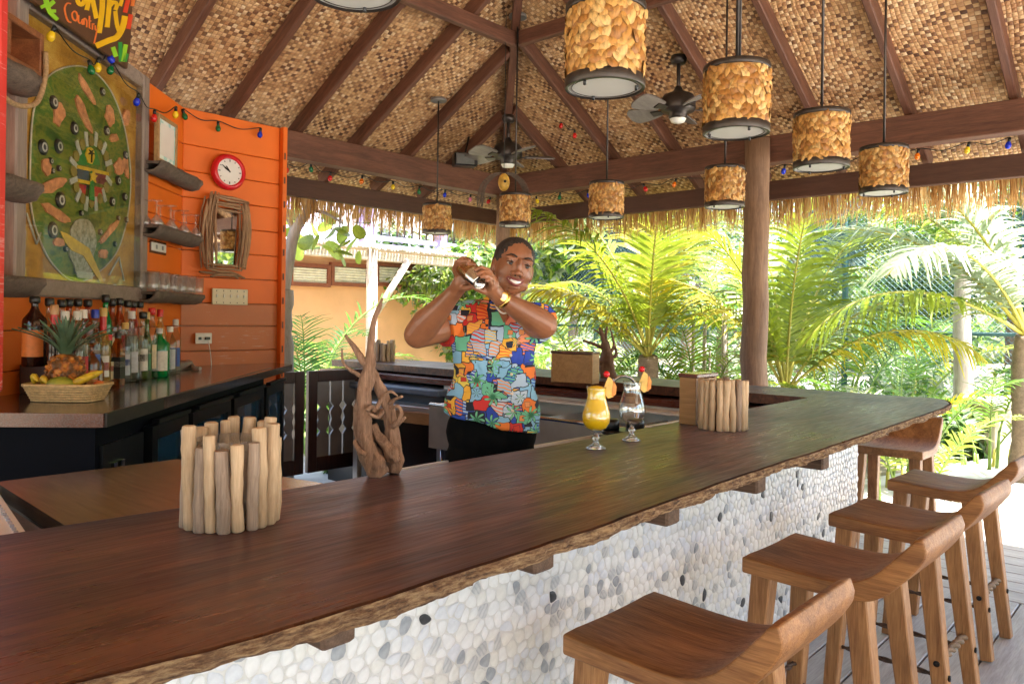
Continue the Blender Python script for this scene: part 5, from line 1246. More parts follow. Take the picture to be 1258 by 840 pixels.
# ================================================================== DRIFTWOOD SCULPTURES
dwo = Vector((1.29, 1.60, 1.0705)); dd = (dwo-CAM).dot(FW)
dw = thing('driftwood_sculpture', 'tall twisted driftwood branch sculpture standing at the inner edge of the bar', 'driftwood', dwo)
def dp(u, v, o=0.0): return atD(u, v, dd+o)
def limb(name, path, rs, t, mat=M['driftwood'], n=12, seed=0, rough=.16):
    pts = cat([dp(*p) for p in path], 9); m_ = len(pts); rr = []
    for i in range(m_):
        q = i/(m_-1)*(len(rs)-1); k = min(int(q), len(rs)-2); rr.append((rs[k]+(rs[k+1]-rs[k])*(q-k))*dd/FPX)
    b = MB(); b.tube(pts, rr, n)
    nv = []
    for j, p in enumerate(b.v):
        i = j//n if j < m_*n else m_-1; c = pts[min(i, m_-1)]; q = Vector(p)-c; an_ = (j % n)*2*math.pi/n; k = 1+rough*(2.2*noise.noise(Vector((math.cos(an_)*1.6, math.sin(an_)*1.6, i*.14+seed)))-1.5*abs(noise.noise(Vector((math.cos(an_+i*.03)*3.2, math.sin(an_+i*.03)*3.2, i*.06+seed*3))))+.9*math.sin(an_*3+i*.13+seed)*.6)+.1*noise.noise(Vector((math.cos(an_)*4, math.sin(an_)*4, i*.7+seed))); nv.append(tuple(c+q*k))
    b.v = nv; b.build(name, mat, t)
limb('trunk_limb', [(470, 584), (462, 573), (452, 552), (446, 527), (444, 503), (447, 482), (452, 463), (455, 445), (455, 425), (457, 407), (460, 391), (466, 377), (470, 366)], [10, 13, 13, 11.5, 10, 9.5, 8, 6.5, 4.6, 3.8, 3.2, 2.6, 1.6], dw, n=26, seed=1)
limb('trunk_limb', [(482, 581, .03), (485, 562, .04), (483, 542, .04), (479, 518, .04), (475, 497, .04), (468, 479, .03), (461, 463, .02), (456, 450, .02)], [9, 11, 10, 8, 7.4, 6.6, 5.4, 4], dw, n=24, seed=2)
limb('branch', [(454, 452), (447, 444), (440, 435), (433, 424), (424, 411)], [5.5, 5, 4.2, 3.6, 1.8], dw, n=8, seed=3)
limb('branch', [(450, 466), (439, 459), (428, 452), (421, 444), (420, 428)], [3.4, 2.8, 2.2, 1.8, 1.2], dw, n=7, seed=5)
limb('branch', [(478, 496, .03), (486, 490, .02), (494, 487, 0)], [3, 2.5, 1.8], dw, n=7, seed=6)
limb('branch', [(462, 502, .0), (470, 488, 0), (480, 481, 0), (488, 486, .02)], [3.5, 2.4, 1.8, 1.5], dw, n=7, seed=7)
limb('branch_loop', [(482, 524, .02), (489, 517, 0), (493, 507, 0), (489, 499, 0), (480, 502, .02)], [4, 3, 2.6, 2.4, 2], dw, n=8, seed=8)
limb('branch', [(487, 522, .02), (492, 517, 0), (498, 512, 0)], [3.5, 3, 2.2], dw, n=7, seed=9)
limb('root_knot', [(458, 522, .02), (468, 540, .01), (480, 556, .0), (486, 568, .0)], [4, 6.5, 7, 7], dw, n=12, seed=12, rough=.3)
limb('branch', [(450, 558, -.02), (441, 553, -.02), (437, 543, -.01), (441, 535, 0)], [4, 3.4, 2.8, 2], dw, n=8, seed=10)
limb('branch', [(461, 505, .01), (456, 500, -.02), (450, 504, -.03)], [3.5, 3, 2.4], dw, n=7, seed=13)
limb('branch', [(470, 505, 0), (464, 512, -.02), (453, 508, -.04)], [3, 2.6, 2], dw, n=7, seed=14)
d2o = onZ(748, 466, 1.07); dd = (d2o-CAM).dot(FW)+.15; d2o = atD(748, 463, dd); d2o.z = 1.0685
dk = wood('dark root driftwood', (.1, .05, .03), (.28, .17, .11), 2, 8, .8, .6, .4)
d2 = thing('driftwood_root', 'small dark driftwood root with thin twigs standing on the rear counter', 'driftwood', d2o)
limb('root_body', [(748, 466), (747, 450), (746, 435), (744, 424), (740, 412), (736, 402)], [9, 9, 7, 5, 3, 1], d2, dk, 10, 21, .25)
for i, p in enumerate(([(745, 440), (741, 420), (737, 410), (729, 404)], [(743, 428), (728, 422), (716, 418)], [(748, 435), (754, 425), (752, 412), (750, 405)], [(748, 440), (757, 436), (755, 424)], [(744, 445), (732, 446), (729, 440)], [(746, 430), (744, 415), (746, 401)])):
    limb('twig', p, [3, 2, 1.4, .8][:len(p)] if len(p) <= 4 else [3, 2, 1], d2, dk, 6, 30+i, .1)

# ================================================================== COCKTAILS
HG = glassmat('cocktail glass', (.96, .97, .97), .01, 1.45, f0=.11)
SG = N('solid glass foot').set((1, 1, 1), .0, 0, Transmission_Weight=1.0, IOR=1.5)
def hurricane(label, c, hh, fill, seed):
    gm_ = HG; t = thing('hurricane_glass', label, 'cocktail glass', c)
    s = hh/.2
    prof = [(.0, .0), (.033, .001), (.034, .004), (.026, .008), (.012, .016), (.008, .026), (.013, .033), (.0125, .038), (.008, .045), (.0075, .05), (.014, .056), (.032, .066), (.042, .082), (.0455, .1), (.0435, .118), (.0375, .138), (.0315, .158), (.029, .172), (.031, .19), (.033, .2)]
    ins = [(.0318, .2), (.0298, .19), (.0278, .172), (.0303, .158), (.0363, .138), (.0423, .118), (.0443, .1), (.0408, .083), (.0308, .0675), (.0125, .059), (0, .056)]
    b = MB(); b.lathe([(r_*s, z*s) for r_, z in prof+ins], (0, 0, 0), 32); b.build('glass_body', gm_, t, world=False)
    b = MB(); b.lathe([(0, .0015), (.031*s, .0025), (.011*s, .013), (.0065, .026*s), (.011, .034*s), (.0065, .046*s), (.0, .055*s)], (0, 0, 0), 20); b.build('foot_core', SG, t, world=False)
    if fill:
        li = N('yellow frozen juice'); f = li.noise(li.co(), 30, 3); li = li.set(li.ramp(f, [(.3, (.86, .5, .005)), (.7, (.95, .62, .01))]), .35, 0, Subsurface_Weight=.0)
        prof2 = [(0, .062)]+[(r_+.0006, z) for r_, z in reversed(ins[1:-1])]+[(.0305, .1955), (.016, .2), (0, .203)]
        b = MB(); b.lathe([(max(0, r_)*s, z*s) for r_, z in prof2], (0, 0, 0), 32); b.build('drink', li, t, world=False)
    # fruit garnish on the rim: pineapple wedge, orange piece and cherry
    e = Vector((RT.x, RT.y, 0)); g0 = e*.031*s
    pm_ = simple('pineapple wedge', (.8, .5, .12), .5, 0, .25, 40, .3); orm = simple('orange peel garnish', (.8, .3, .05), .45, 0, .2, 40, .3)
    P = [(-.018, -.006), (.0, -.026), (.016, -.02), (.02, .01), (.012, .036), (.0, .045), (-.01, .02)]
    b = MB(); F = Matrix((e, -Vector((FW.x, FW.y, 0)), Vector((0, 0, 1)))).transposed(); G = g0+Vector((0, 0, .188*s))+e*.006
    A = [F @ Vector((x*s, .006, z*s))+G for x, z in P]; B = [F @ Vector((x*s, -.006, z*s))+G for x, z in P]; n = len(P)
    b.add(A+B, [tuple(range(n)), tuple(reversed(range(n, 2*n)))]+[(i, n+i, n+(i+1) % n, (i+1) % n) for i in range(n)]); b.build('pineapple_wedge', pm_, t, world=False)
    b = MB(); P = [(.012, -.02), (.024, -.012), (.026, .012), (.018, .03), (.014, .01)]; A = [F @ Vector((x*s, .009, z*s))+G for x, z in P]; B = [F @ Vector((x*s, -.009, z*s))+G for x, z in P]; n = len(P)
    b.add(A+B, [tuple(range(n)), tuple(reversed(range(n, 2*n)))]+[(i, n+i, n+(i+1) % n, (i+1) % n) for i in range(n)]); b.build('peel', orm, t, world=False)
    b = MB(); b.ball(G+Vector((0, 0, .052*s))-e*.006, .0105*s, 14, 10); b.build('cherry', M['red'], t, world=False)
hurricane('tall glass of bright yellow frozen cocktail with cherry and pineapple garnish', onZ(732, 551, 1.0705), .2, True, 1)
hurricane('empty clear hurricane glass with fruit garnish, right of the yellow drink', onZ(776, 541, 1.0705), .205, False, 2)

# ================================================================== LAMPS
hy = []
for i, c in enumerate(((.55, .27, .065), (.66, .36, .1), (.4, .17, .035), (.74, .47, .17))):
    s = N('water hyacinth leaf %d' % i if False else 'water hyacinth leaf'); f = s.noise(s.co((1, 1, .5)), 60, 4, .6); s.bump(f, .4, .003); hy.append(s.set(s.ramp(f, [(.36, tuple(x*.45 for x in c)), (.6, c)]), .5))
opal = simple('white opal diffuser', (.78, .77, .72), .35, 0, .02, 6, 0)
core = simple('shade core', (.38, .2, .07), .9)
def flake(r, hgt, L, w_, thk):
    # small curled leaf blade: 3x3 grid, pointed ends, bulging
    vs = []
    for i in range(5):
        q = i/4*2-1; ww = w_*(1-abs(q)**2.2)**.6 if abs(q) < 1 else w_*.15
        for j in (-1, 0, 1): vs.append(Vector((q*L/2, j*ww/2, thk*(1-q*q)*(1 if j == 0 else .35))))
    fs = []
    for i in range(4):
        for j in range(2): fs.append((i*3+j, (i+1)*3+j, (i+1)*3+j+1, i*3+j+1))
    return vs, fs
def make_lamp(label, c, parts=False, scale=1.0, bulbs=3, seed=0, cords=1, zc=None):
    Rr, Hh = .116*scale, .25*scale
    t = thing('pendant_lamp', label, 'pendant lamp', c, 0, 'pendant lamps with braided leaf shades over the bar')
    r = random.Random(seed)
    b = MB(); b.lathe([(Rr*.985, .02), (Rr*.985, Hh-.012)], (0, 0, 0), 28); b.build('shade_core', core, t, world=False)
    big = MB(); rows = 11; per = 24; made = 0
    for j in range(rows):
        for i in range(per):
            a = 2*math.pi*(i+.5*(j % 2)+r.uniform(-.2, .2))/per; z = .026+(Hh-.05)*(j+.5)/rows+r.uniform(-.004, .004)
            vs, fs = flake(r, 0, r.uniform(.042, .06)*scale, r.uniform(.021, .031)*scale, r.uniform(.006, .012)*scale)
            tilt = (r.choice((.85, -.85, .7, -.7, 1.3, .3)))+r.uniform(-.3, .3)
            Mz = Matrix.Rotation(a, 3, 'Z') @ Matrix(((0, 0, 1), (1, 0, 0), (0, 1, 0))) @ Matrix.Rotation(r.uniform(-.38, .38), 3, 'Y') @ Matrix.Rotation(r.uniform(-.3, .3), 3, 'X') @ Matrix.Rotation(tilt, 3, 'Z')
            o = Matrix.Rotation(a, 3, 'Z') @ Vector((Rr*r.uniform(.955, 1.01), 0, 0)); o.z = z
            V = [Mz @ v for v in vs]
            if parts and made < 264:
                bb = MB(); bb.add(V, fs, 0, True); me = bb.mesh('braided_leaf', hy[r.randrange(4)]); link('braided_leaf', me, t, o); made += 1
            else: big.add([v+o for v in V], fs, r.randrange(4), True)
    if big.v: big.build('braided_shade', hy, t, world=False, kind='stuff')
    for z0_, z1_ in ((-.002, .03), (Hh-.022, Hh)):
        b = MB(); b.lathe([(Rr+.004, z0_), (Rr+.006, z0_+.003), (Rr+.006, z1_-.003), (Rr+.004, z1_), (Rr-.004, z1_), (Rr-.004, z0_), (Rr+.004, z0_)], (0, 0, 0), 40); b.build('band', M['darkbronze'], t, world=False)
    b = MB(); b.lathe([(0, .003), (Rr-.004, .003), (Rr-.004, .006)], (0, 0, 0), 40, 0, False); b.build('diffuser', opal, t, world=False)
    b = MB(); b.lathe([(Rr*.86, .0025), (Rr*.86, .001), (Rr*.875, .001), (Rr*.875, .0025)], (0, 0, 0), 40, 0, False); b.build('diffuser_ring', M['darkbronze'], t, world=False)
    for k in range(bulbs):
        a = 2*math.pi*k/bulbs+seed; b = MB(); b.lathe([(0, -.012), (.005, -.01), (.005, .002)], (Rr*.82*math.cos(a), Rr*.82*math.sin(a), 0), 8); b.build('screw', M['blackp'], t, world=False)
    ceil_z = zc if zc else ceilz(c[0], c[1])
    for k in range(cords):
        b = MB(); dx = .02*k; b.tube([(dx, 0, Hh-.03), (dx, 0, ceil_z-c[2]-.02)], .0065, 8); b.build('stem', M['darkbronze'], t, world=False)
    b = MB(); b.lathe([(0, Hh-.02), (Rr-.01, Hh-.018), (Rr-.01, Hh-.01), (0, Hh-.012)], (0, 0, 0), 24); b.build('top_plate', M['darkbronze'], t, world=False)
    b = MB(); b.lathe([(.068, 0), (.07, .006), (.066, .024), (.02, .03)], (0, 0, ceil_z-c[2]-.045), 24); b.lathe([(0, 0), (.068, 0)], (0, 0, ceil_z-c[2]-.045), 24, 0, False); b.build('canopy', simple('grey ceiling canopy', (.22, .21, .2), .5, .3), t, world=False)
    return t
def ceilz(x, y): return ZB+SL*min(RX-x, RY-y, x-WX, y-SY)+.1
def lampc(u, vb, w_):     # bottom centre from its picture place and width
    d = .245*FPX/w_; return atD(u, vb, d)
LMP = [('pendant lamp right of the drooping wide lamp, second largest, double stemmed', 901, 166, 78), ('pendant lamp third in the front row, hanging over the stools', 1006, 205, 68), ('pendant lamp at the right end of the front row', 1082, 232, 61),
       ('pendant lamp at the right of the rear row, in front of the log post', 888, 252, 50), ('pendant lamp over the yellow cocktail in the rear row', 743, 267, 43), ('pendant lamp directly above the bartender', 631, 274, 38), ('pendant lamp farthest left of the rear row', 535, 283, 35.5)]
# the two rows hang at fixed lines: over the bar (y = 1.33) and over the rear counter (x = 4.5)
def row_front(u, y=1.33): p = onY(u, 391, y); return (p.x, p.y)
def row_back(u, x=4.5): p = onX(u, 391, x); return (p.x, p.y)
p = row_front(739, 1.38); make_lamp('largest pendant lamp, close up at the top centre with a scuffed band', (p[0], p[1], 2.185), True, 1, 3, 1)
p = row_front(901); make_lamp(LMP[0][0], (p[0], p[1], 2.185), True, 1, 3, 2, 2)
p = row_front(1006); make_lamp(LMP[1][0], (p[0], p[1], 2.185), True, 1, 3, 3)
p = row_front(1083); make_lamp(LMP[2][0], (p[0], p[1], 2.185), False, 1, 3, 4)
for (lab, u, v, w_), sd_ in zip(LMP[3:], range(5, 9)):
    p = row_back(u); make_lamp(lab, (p[0], p[1], 2.195), False, 1, 3, sd_)
make_lamp('pendant lamp cut off by the top edge, only its pale diffuser disc showing', (1.225, 1.665, 2.318), False, 1.0, 3, 9)
# ================================================================== CEILING FANS AND SPEAKER
bladem = wood('grey brown fan blade', (.13, .11, .1), (.26, .23, .21), 0, 6, .45, .1)
def fan(label, c, ztop, rb, n, ph, tilt=.25, lightkit=True):
    t = thing('ceiling_fan', label, 'ceiling fan', c)
    b = MB(); b.tube([(0, 0, .05), (0, 0, ztop-c.z)], .014, 10); b.build('down_rod', M['darkbronze'], t, world=False)
    b = MB(); b.lathe([(.0, 0), (.05, 0), (.062, .03), (.055, .06), (.02, .07)], (0, 0, ztop-c.z-.05), 20); b.build('ceiling_mount', M['darkbronze'], t, world=False)
    b = MB(); b.lathe([(0, -.075), (.06, -.075), (.07, -.06), (.07, -.03), (.12, -.02), (.13, 0), (.13, .07), (.11, .1), (.04, .13), (.02, .17)], (0, 0, 0), 32); b.build('motor_housing', M['darkbronze'], t, world=False)
    b = MB(); b.lathe([(0, -.105), (.05, -.1), (.062, -.076)], (0, 0, 0), 24); b.build('light_lens' if lightkit else 'end_cap', opal if lightkit else M['darkbronze'], t, world=False)
    for k in range(n):
        a = 2*math.pi*k/n+ph; mz = Matrix.Rotation(a, 3, 'Z') @ Matrix.Rotation(tilt, 3, 'X')
        P = []; m_ = 12
        for i in range(m_+1): q = i/m_; P.append((.16+(rb-.16)*q, .045+.045*math.sin(q*math.pi*.62)-(.09*max(0, q-.88)*4)**1.0))
        poly = [(x, y) for x, y in P]+[(x, -y) for x, y in reversed(P)]
        b = MB(); b.prism(poly, -.006, .004, mz); b.build('blade', bladem, t, world=False)
        b = MB(); b.prism([(.1, .018), (.22, .03), (.22, -.03), (.1, -.018)], -.014, -.0065, mz); b.build('blade_arm', M['darkbronze'], t, world=False)
    return t
hx = RX-.70; fc = Vector((hx, RY-.70, 0)); dfan = (fc-CAM).dot(FW); q = atD(625, 192, dfan)
fan('ceiling fan with rounded blades above the bartender, under the hip rafter', Vector((hx, RY-.70, q.z)), ZB+.7*SL-.02, .43, 5, .55, .3)
fd2 = 5.87; q = atD(833, 134, fd2); fan('ceiling fan with dark drum motor between the lamps at upper right', Vector((q.x, q.y, q.z)), ceilz(q.x, q.y)-.0, .42, 5, .35, .35)
spk = atD(571, 197, 7.3); t = thing('wall_speaker', 'small black loudspeaker box fixed near the left beam', 'speaker', spk)
b = MB(); b.bbox(spk, (.22, .13, .12), .01, rotz(YAW-math.pi/2+.3)); b.build('speaker_box', M['blackp'], t)
b = MB(); b.box(spk-FW*.0+RT*.01-FW*.07, (.17, .012, .095), rotz(YAW-math.pi/2+.3)); b.build('grille', simple('grey grille', (.12, .12, .11), .6), t)
b = MB(); b.tube([spk+Vector((0, 0, .05)), spk+Vector((.1, .05, .25))], .01, 6); b.build('mounting_arm', M['blackp'], t)
# coconut mask with fibre hair hanging above the corner lamp
cm0 = atD(619, 224, 6.0); t = thing('coconut_ornament', 'carved yellow coconut face with long fibre hair above the corner lamp', 'ornament', cm0)
b = MB(); b.ball(cm0, .055, 16, 12, (.85, .8, 1.25)); b.build('carved_coconut', simple('yellow coconut', (.6, .36, .06), .5, 0, .4, 30, .4), t)
b = MB(); b.ball(cm0-FW*.045+RT*.01, .012, 8, 6); b.build('carved_mouth', M['blackp'], t)
b = MB()
for i in range(60):
    s_ = R.choice((-1, 1)); a = R.uniform(.25, 1); b.tube(cat([cm0+Vector((0, 0, .06)), cm0+RT*s_*.08*a+Vector((0, 0, .07)), cm0+RT*s_*(.11+.07*a)+Vector((0, 0, -.02)), cm0+RT*s_*(.15+.06*a)+FW*R.uniform(-.05, .05)+Vector((0, 0, -.14-.06*R.random()))], 4), .0018, 4)
b.build('fibre_hair', M['bark'], t, kind='stuff')
b = MB(); b.tube([cm0+Vector((0, 0, .06)), Vector((cm0.x, cm0.y, ceilz(cm0.x, cm0.y)))], .003, 5); b.build('hanging_cord', M['blackp'], t)
# ================================================================== THE BARTENDER
PD = 2.93
pbase = atD(606, 391, PD); pbase.z = 0.0
per = thing('person', 'smiling bartender with cropped hair in a colourful tropical print shirt shaking a cocktail shaker', 'person', pbase, YAW-math.pi/2)
PI_ = (Matrix.Translation(pbase) @ Matrix.Rotation(YAW-math.pi/2, 4, 'Z')).inverted()
def L(u, v, o=0.0): return PI_ @ atD(u, v, PD+o)
class Blob(MB):
    def ell(s, c, r, rot=None, n=20, m=12):
        Mx = Matrix.Diagonal(Vector(r)); Mx = (rot @ Mx) if rot is not None else Mx
        prof = [(max(1e-5, math.sin(math.pi*i/m)), -math.cos(math.pi*i/m)) for i in range(m+1)]
        s.lathe(prof, c, n, 0, True, Mx)
    def cap(s, pts, rs, n=14, flat=1.0):
        pts = [Vector(p) for p in pts]; s.tube(pts, rs, n, flat=flat)
        s.ell(pts[0], (rs[0],)*3, None, 12, 8); s.ell(pts[-1], (rs[-1],)*3, None, 12, 8)
def remeshed(mb, name, mat, parent, voxel, smooth_it=6, fac=.5, post=None):
    me = mb.mesh(name+'_src', mat); o = bpy.data.objects.new(name+'_src', me); col.objects.link(o)
    m1 = o.modifiers.new('r', 'REMESH'); m1.mode = 'VOXEL'; m1.voxel_size = voxel; m1.use_smooth_shade = True
    m2 = o.modifiers.new('s', 'SMOOTH'); m2.factor = fac; m2.iterations = smooth_it
    dg = bpy.context.evaluated_depsgraph_get(); dg.update(); nm = bpy.data.meshes.new_from_object(o.evaluated_get(dg)); nm.name = name
    bpy.data.objects.remove(o); nm.materials.clear()
    nm.materials.append(mat)
    if post: post(nm)
    nm.polygons.foreach_set('use_smooth', [True]*len(nm.polygons))
    r = bpy.data.objects.new(name, nm); col.objects.link(r); r.parent = parent; return r
sk_ = N('warm brown skin'); f = sk_.noise(sk_.co(), 26, 4); g = sk_.noise(sk_.co(), 4, 3)
sk_.bump(sk_.noise(sk_.co(), 260, 2), .08, .001)
skin = sk_.set(sk_.ramp(sk_.math('ADD', sk_.math('MULTIPLY', f, .35), sk_.math('MULTIPLY', g, .65)), [(.34, (.2, .078, .038)), (.66, (.37, .155, .08))]), .36, 0, Subsurface_Weight=.12, Subsurface_Radius=(.6, .25, .15), Subsurface_Scale=.02)
# head frame
hc = L(630, 329, -.045); Hm = (Matrix.Rotation(rad(14), 3, 'Y').inverted() @ Matrix.Rotation(rad(10), 3, 'Z') @ Matrix.Rotation(rad(-4), 3, 'X'))
Hm = Matrix.Rotation(rad(12), 3, 'Y') @ Matrix.Rotation(rad(14), 3, 'Z')
def hp_(x, y, z): return hc+Hm @ Vector((x, -y, z))      # y = towards the face front (the camera)
def hell(b, c, r, n=20, m=12): b.ell(hp_(*c), (r[0], r[1], r[2]), Hm, n, m)
B = Blob()
hell(B, (0, -.008, .034), (.073, .09, .078), 28, 18)
hell(B, (0, .022, -.012), (.069, .069, .078), 24, 16)
hell(B, (0, .036, -.05), (.056, .046, .048)); hell(B, (0, .058, -.082), (.024, .021, .018))
for sx in (-1, 1):
    hell(B, (sx*.04, .043, -.022), (.024, .028, .026)); hell(B, (sx*.073, -.004, -.01), (.009, .018, .03))
    hell(B, (sx*.03, .076, .029), (.023, .012, .009)); hell(B, (sx*.017, .092, -.026), (.009, .009, .008))
    hell(B, (sx*.031, .0755, .019), (.016, .011, .0075)); hell(B, (sx*.031, .073, -.001), (.015, .01, .006))
    hell(B, (sx*.046, .02, -.055), (.02, .035, .026))
hell(B, (0, .088, .008), (.009, .011, .026)); hell(B, (0, .099, -.021), (.0135, .013, .011))
hell(B, (0, .078, -.047), (.026, .014, .013)); hell(B, (0, .074, -.072), (.024, .013, .009))
# neck and torso core
nb = L(617, 388, .0); B.cap([hp_(0, -.03, -.04), hp_(0, -.02, -.085), nb], [.056, .056, .066], 20)
B.cap([L(585, 384, .0), L(617, 384, .01), L(645, 388, .0)], [.05, .06, .05], 16)
B.ell(L(612, 408, -.03), (.13, .09, .10)); B.ell(L(605, 450, 0), (.14, .1, .16)); B.ell(L(604, 505, 0), (.15, .11, .12))
# arms
sR, eR, wR = L(569, 392, .0), L(513, 411, -.13), L(560, 357, -.27)
B.cap([sR, sR.lerp(eR, .35), sR.lerp(eR, .7), eR], [.062, .06, .056, .05], 20)
B.cap([eR, eR.lerp(wR, .25)+Vector((0, 0, .004)), eR.lerp(wR, .55), eR.lerp(wR, .85), wR], [.05, .053, .042, .03, .0275], 20)
sL, eL, wL = L(650, 394, .0), L(668, 399, -.2), L(613, 365, -.33)
B.cap([sL, sL.lerp(eL, .5), eL], [.06, .057, .049], 20)
B.cap([eL, eL.lerp(wL, .25), eL.lerp(wL, .55), eL.lerp(wL, .85), wL], [.048, .048, .039, .0285, .0265], 20)
# right hand (left in the photo)
pR = L(568, 346, -.31); B.cap([wR, wR.lerp(pR, .5), pR], [.027, .029, .031], 14); B.ell(L(570, 343, -.32), (.03, .024, .036), Matrix.Rotation(.35, 3, 'Y'))
def finger(pts, r0): pp = [L(*p) for p in pts]; n = len(pp); B.cap(pp, [r0*(.98-.26*i/(n-1)) for i in range(n)], 10)
finger([(562, 341, -.32), (558, 331, -.345), (561, 322, -.375), (569, 317, -.39)], .0098)
finger([(566, 338, -.33), (563, 329, -.36), (568, 321, -.39), (576, 320, -.4)], .0102)
finger([(571, 338, -.335), (570, 329, -.37), (576, 324.5, -.4), (583, 325, -.4)], .0098)
finger([(576, 342, -.335), (578, 335, -.37), (583, 330, -.395), (589, 331, -.39)], .0086)
finger([(566, 353, -.32), (573, 354, -.35), (581, 352, -.375), (586, 349, -.38)], .011)
# left hand (right in the photo)
pL = L(601, 352, -.37); B.cap([wL, wL.lerp(pL, .5), pL], [.026, .028, .03], 14); B.ell(L(602, 348, -.375), (.029, .024, .034), Matrix.Rotation(-.6, 3, 'Y'))
finger([(606, 342, -.375), (600, 332, -.4), (591, 328.5, -.425), (584, 332, -.43)], .0098)
finger([(606, 346, -.385), (602, 337, -.415), (594, 333.5, -.44), (587, 337, -.445)], .0102)
finger([(604, 350, -.39), (604, 342, -.425), (597.5, 338.5, -.452), (592, 340, -.458)], .0096)
finger([(601, 355, -.39), (603, 349, -.425), (600.5, 344, -.45), (598, 345, -.455)], .0086)
finger([(604, 358, -.36), (596, 359, -.385), (588, 356, -.40), (582, 353, -.405)], .011)
# legs inside the trousers
for sx in (-1, 1): B.cap([Vector((sx*.09, 0, .8)), Vector((sx*.1, -.01, .45)), Vector((sx*.11, .02, .09))], [.075, .05, .035], 12)
B.cap([Vector((-.09, 0, .85)), Vector((.09, 0, .85))], [.09, .09], 12)
remeshed(B, 'body', skin, per, .0031, 2, .45)
# hair
hair = N('cropped black hair'); hf = hair.noise(hair.co(), 160, 3, .7); hair.bump(hf, .8, .003); hair = hair.set(hair.ramp(hf, [(.35, (.008, .006, .006)), (.7, (.04, .03, .028))]), .65)
B = Blob(); hell(B, (0, -.0122, .037), (.0762, .0902, .079), 30, 20); hell(B, (0, -.034, .012), (.0765, .058, .075)); B.ell(hp_(0, -.105, .02), (.03, .028, .03))
def hn(me):
    for v_ in me.vertices: v_.co = v_.co+v_.normal*(.001*noise.noise(Vector(v_.co)*90)+.0007*noise.noise(Vector(v_.co)*260))
remeshed(B, 'hair', hair, per, .0035, 2, .5, hn)
# face details
dark = simple('dark brow hair', (.012, .007, .006), .6); lipm = simple('brown red lips', (.24, .055, .05), .35, 0, .1, 30, .1); tooth = simple('teeth', (.82, .8, .76), .25, 0, .03, 20, 0); sclera = simple('eye white', (.42, .38, .36), .2, 0, .02, 10, 0); iris = simple('dark iris', (.02, .01, .006), .1, 0, 0, 10, 0)
b = MB()
vs = []; n = 10
for i in range(n+1):
    t = i/n*2-1; x = .033*t; yf = .0955-.026*t*t; zm = -.0535+.014*t*t; hh_ = .0088*(1-t*t)**.6+.0004
    vs += [hp_(x, yf, zm+hh_*.75), hp_(x, yf, zm-hh_)]
b.add(vs, [(2*i, 2*i+1, 2*i+3, 2*i+2) for i in range(n)], 0, True); b.build('teeth', tooth, per, world=False)
for up in (1, -1):
    pts = []; rs = []
    for i in range(n+1):
        t = i/n*2-1; x = .0365*t; zm = -.0535+.0165*t*t; pts.append(hp_(x, .0955-.027*t*t, zm+up*(.0102 if up < 0 else .0088)*(1-t*t)**.6)); rs.append(.0014+(.0036 if up < 0 else .0028)*(1-t*t)**.5)
    b = MB(); b.tube(pts, rs, 7); b.build('lip', lipm, per, world=False)
for sx in (-1, 1):
    e_ = Blob(); hell(e_, (sx*.031, .0722, .009), (.0122, .0122, .0056), 14, 10); e_.build('eyeball', sclera, per, world=False)
    e_ = Blob(); hell(e_, (sx*.031+.0008, .0836, .009), (.0068, .0024, .0054), 12, 8); e_.build('iris', iris, per, world=False)
    b = MB(); b.tube([hp_(sx*.0175, .081, .0125), hp_(sx*.031, .087, .0185), hp_(sx*.045, .077, .013)], [.0016, .0026, .0018], 6); b.build('eyelash_line', dark, per, world=False)
    b = MB(); b.tube([hp_(sx*.014, .089, .035), hp_(sx*.026, .0895, .0405), hp_(sx*.038, .084, .0415), hp_(sx*.052, .068, .033)], [.003, .0032, .0026, .0012], 6); b.build('eyebrow', dark, per, world=False)
    b = MB(); b.ball(hp_(sx*.009, .1015, -.031), .0032, 8, 5); b.build('nostril', dark, per, world=False)
for sx in (-1, 1): b = MB(); b.ball(hp_(sx*.078, .0, -.04), .005, 8, 6); b.build('stud_earring', tooth, per, world=False)
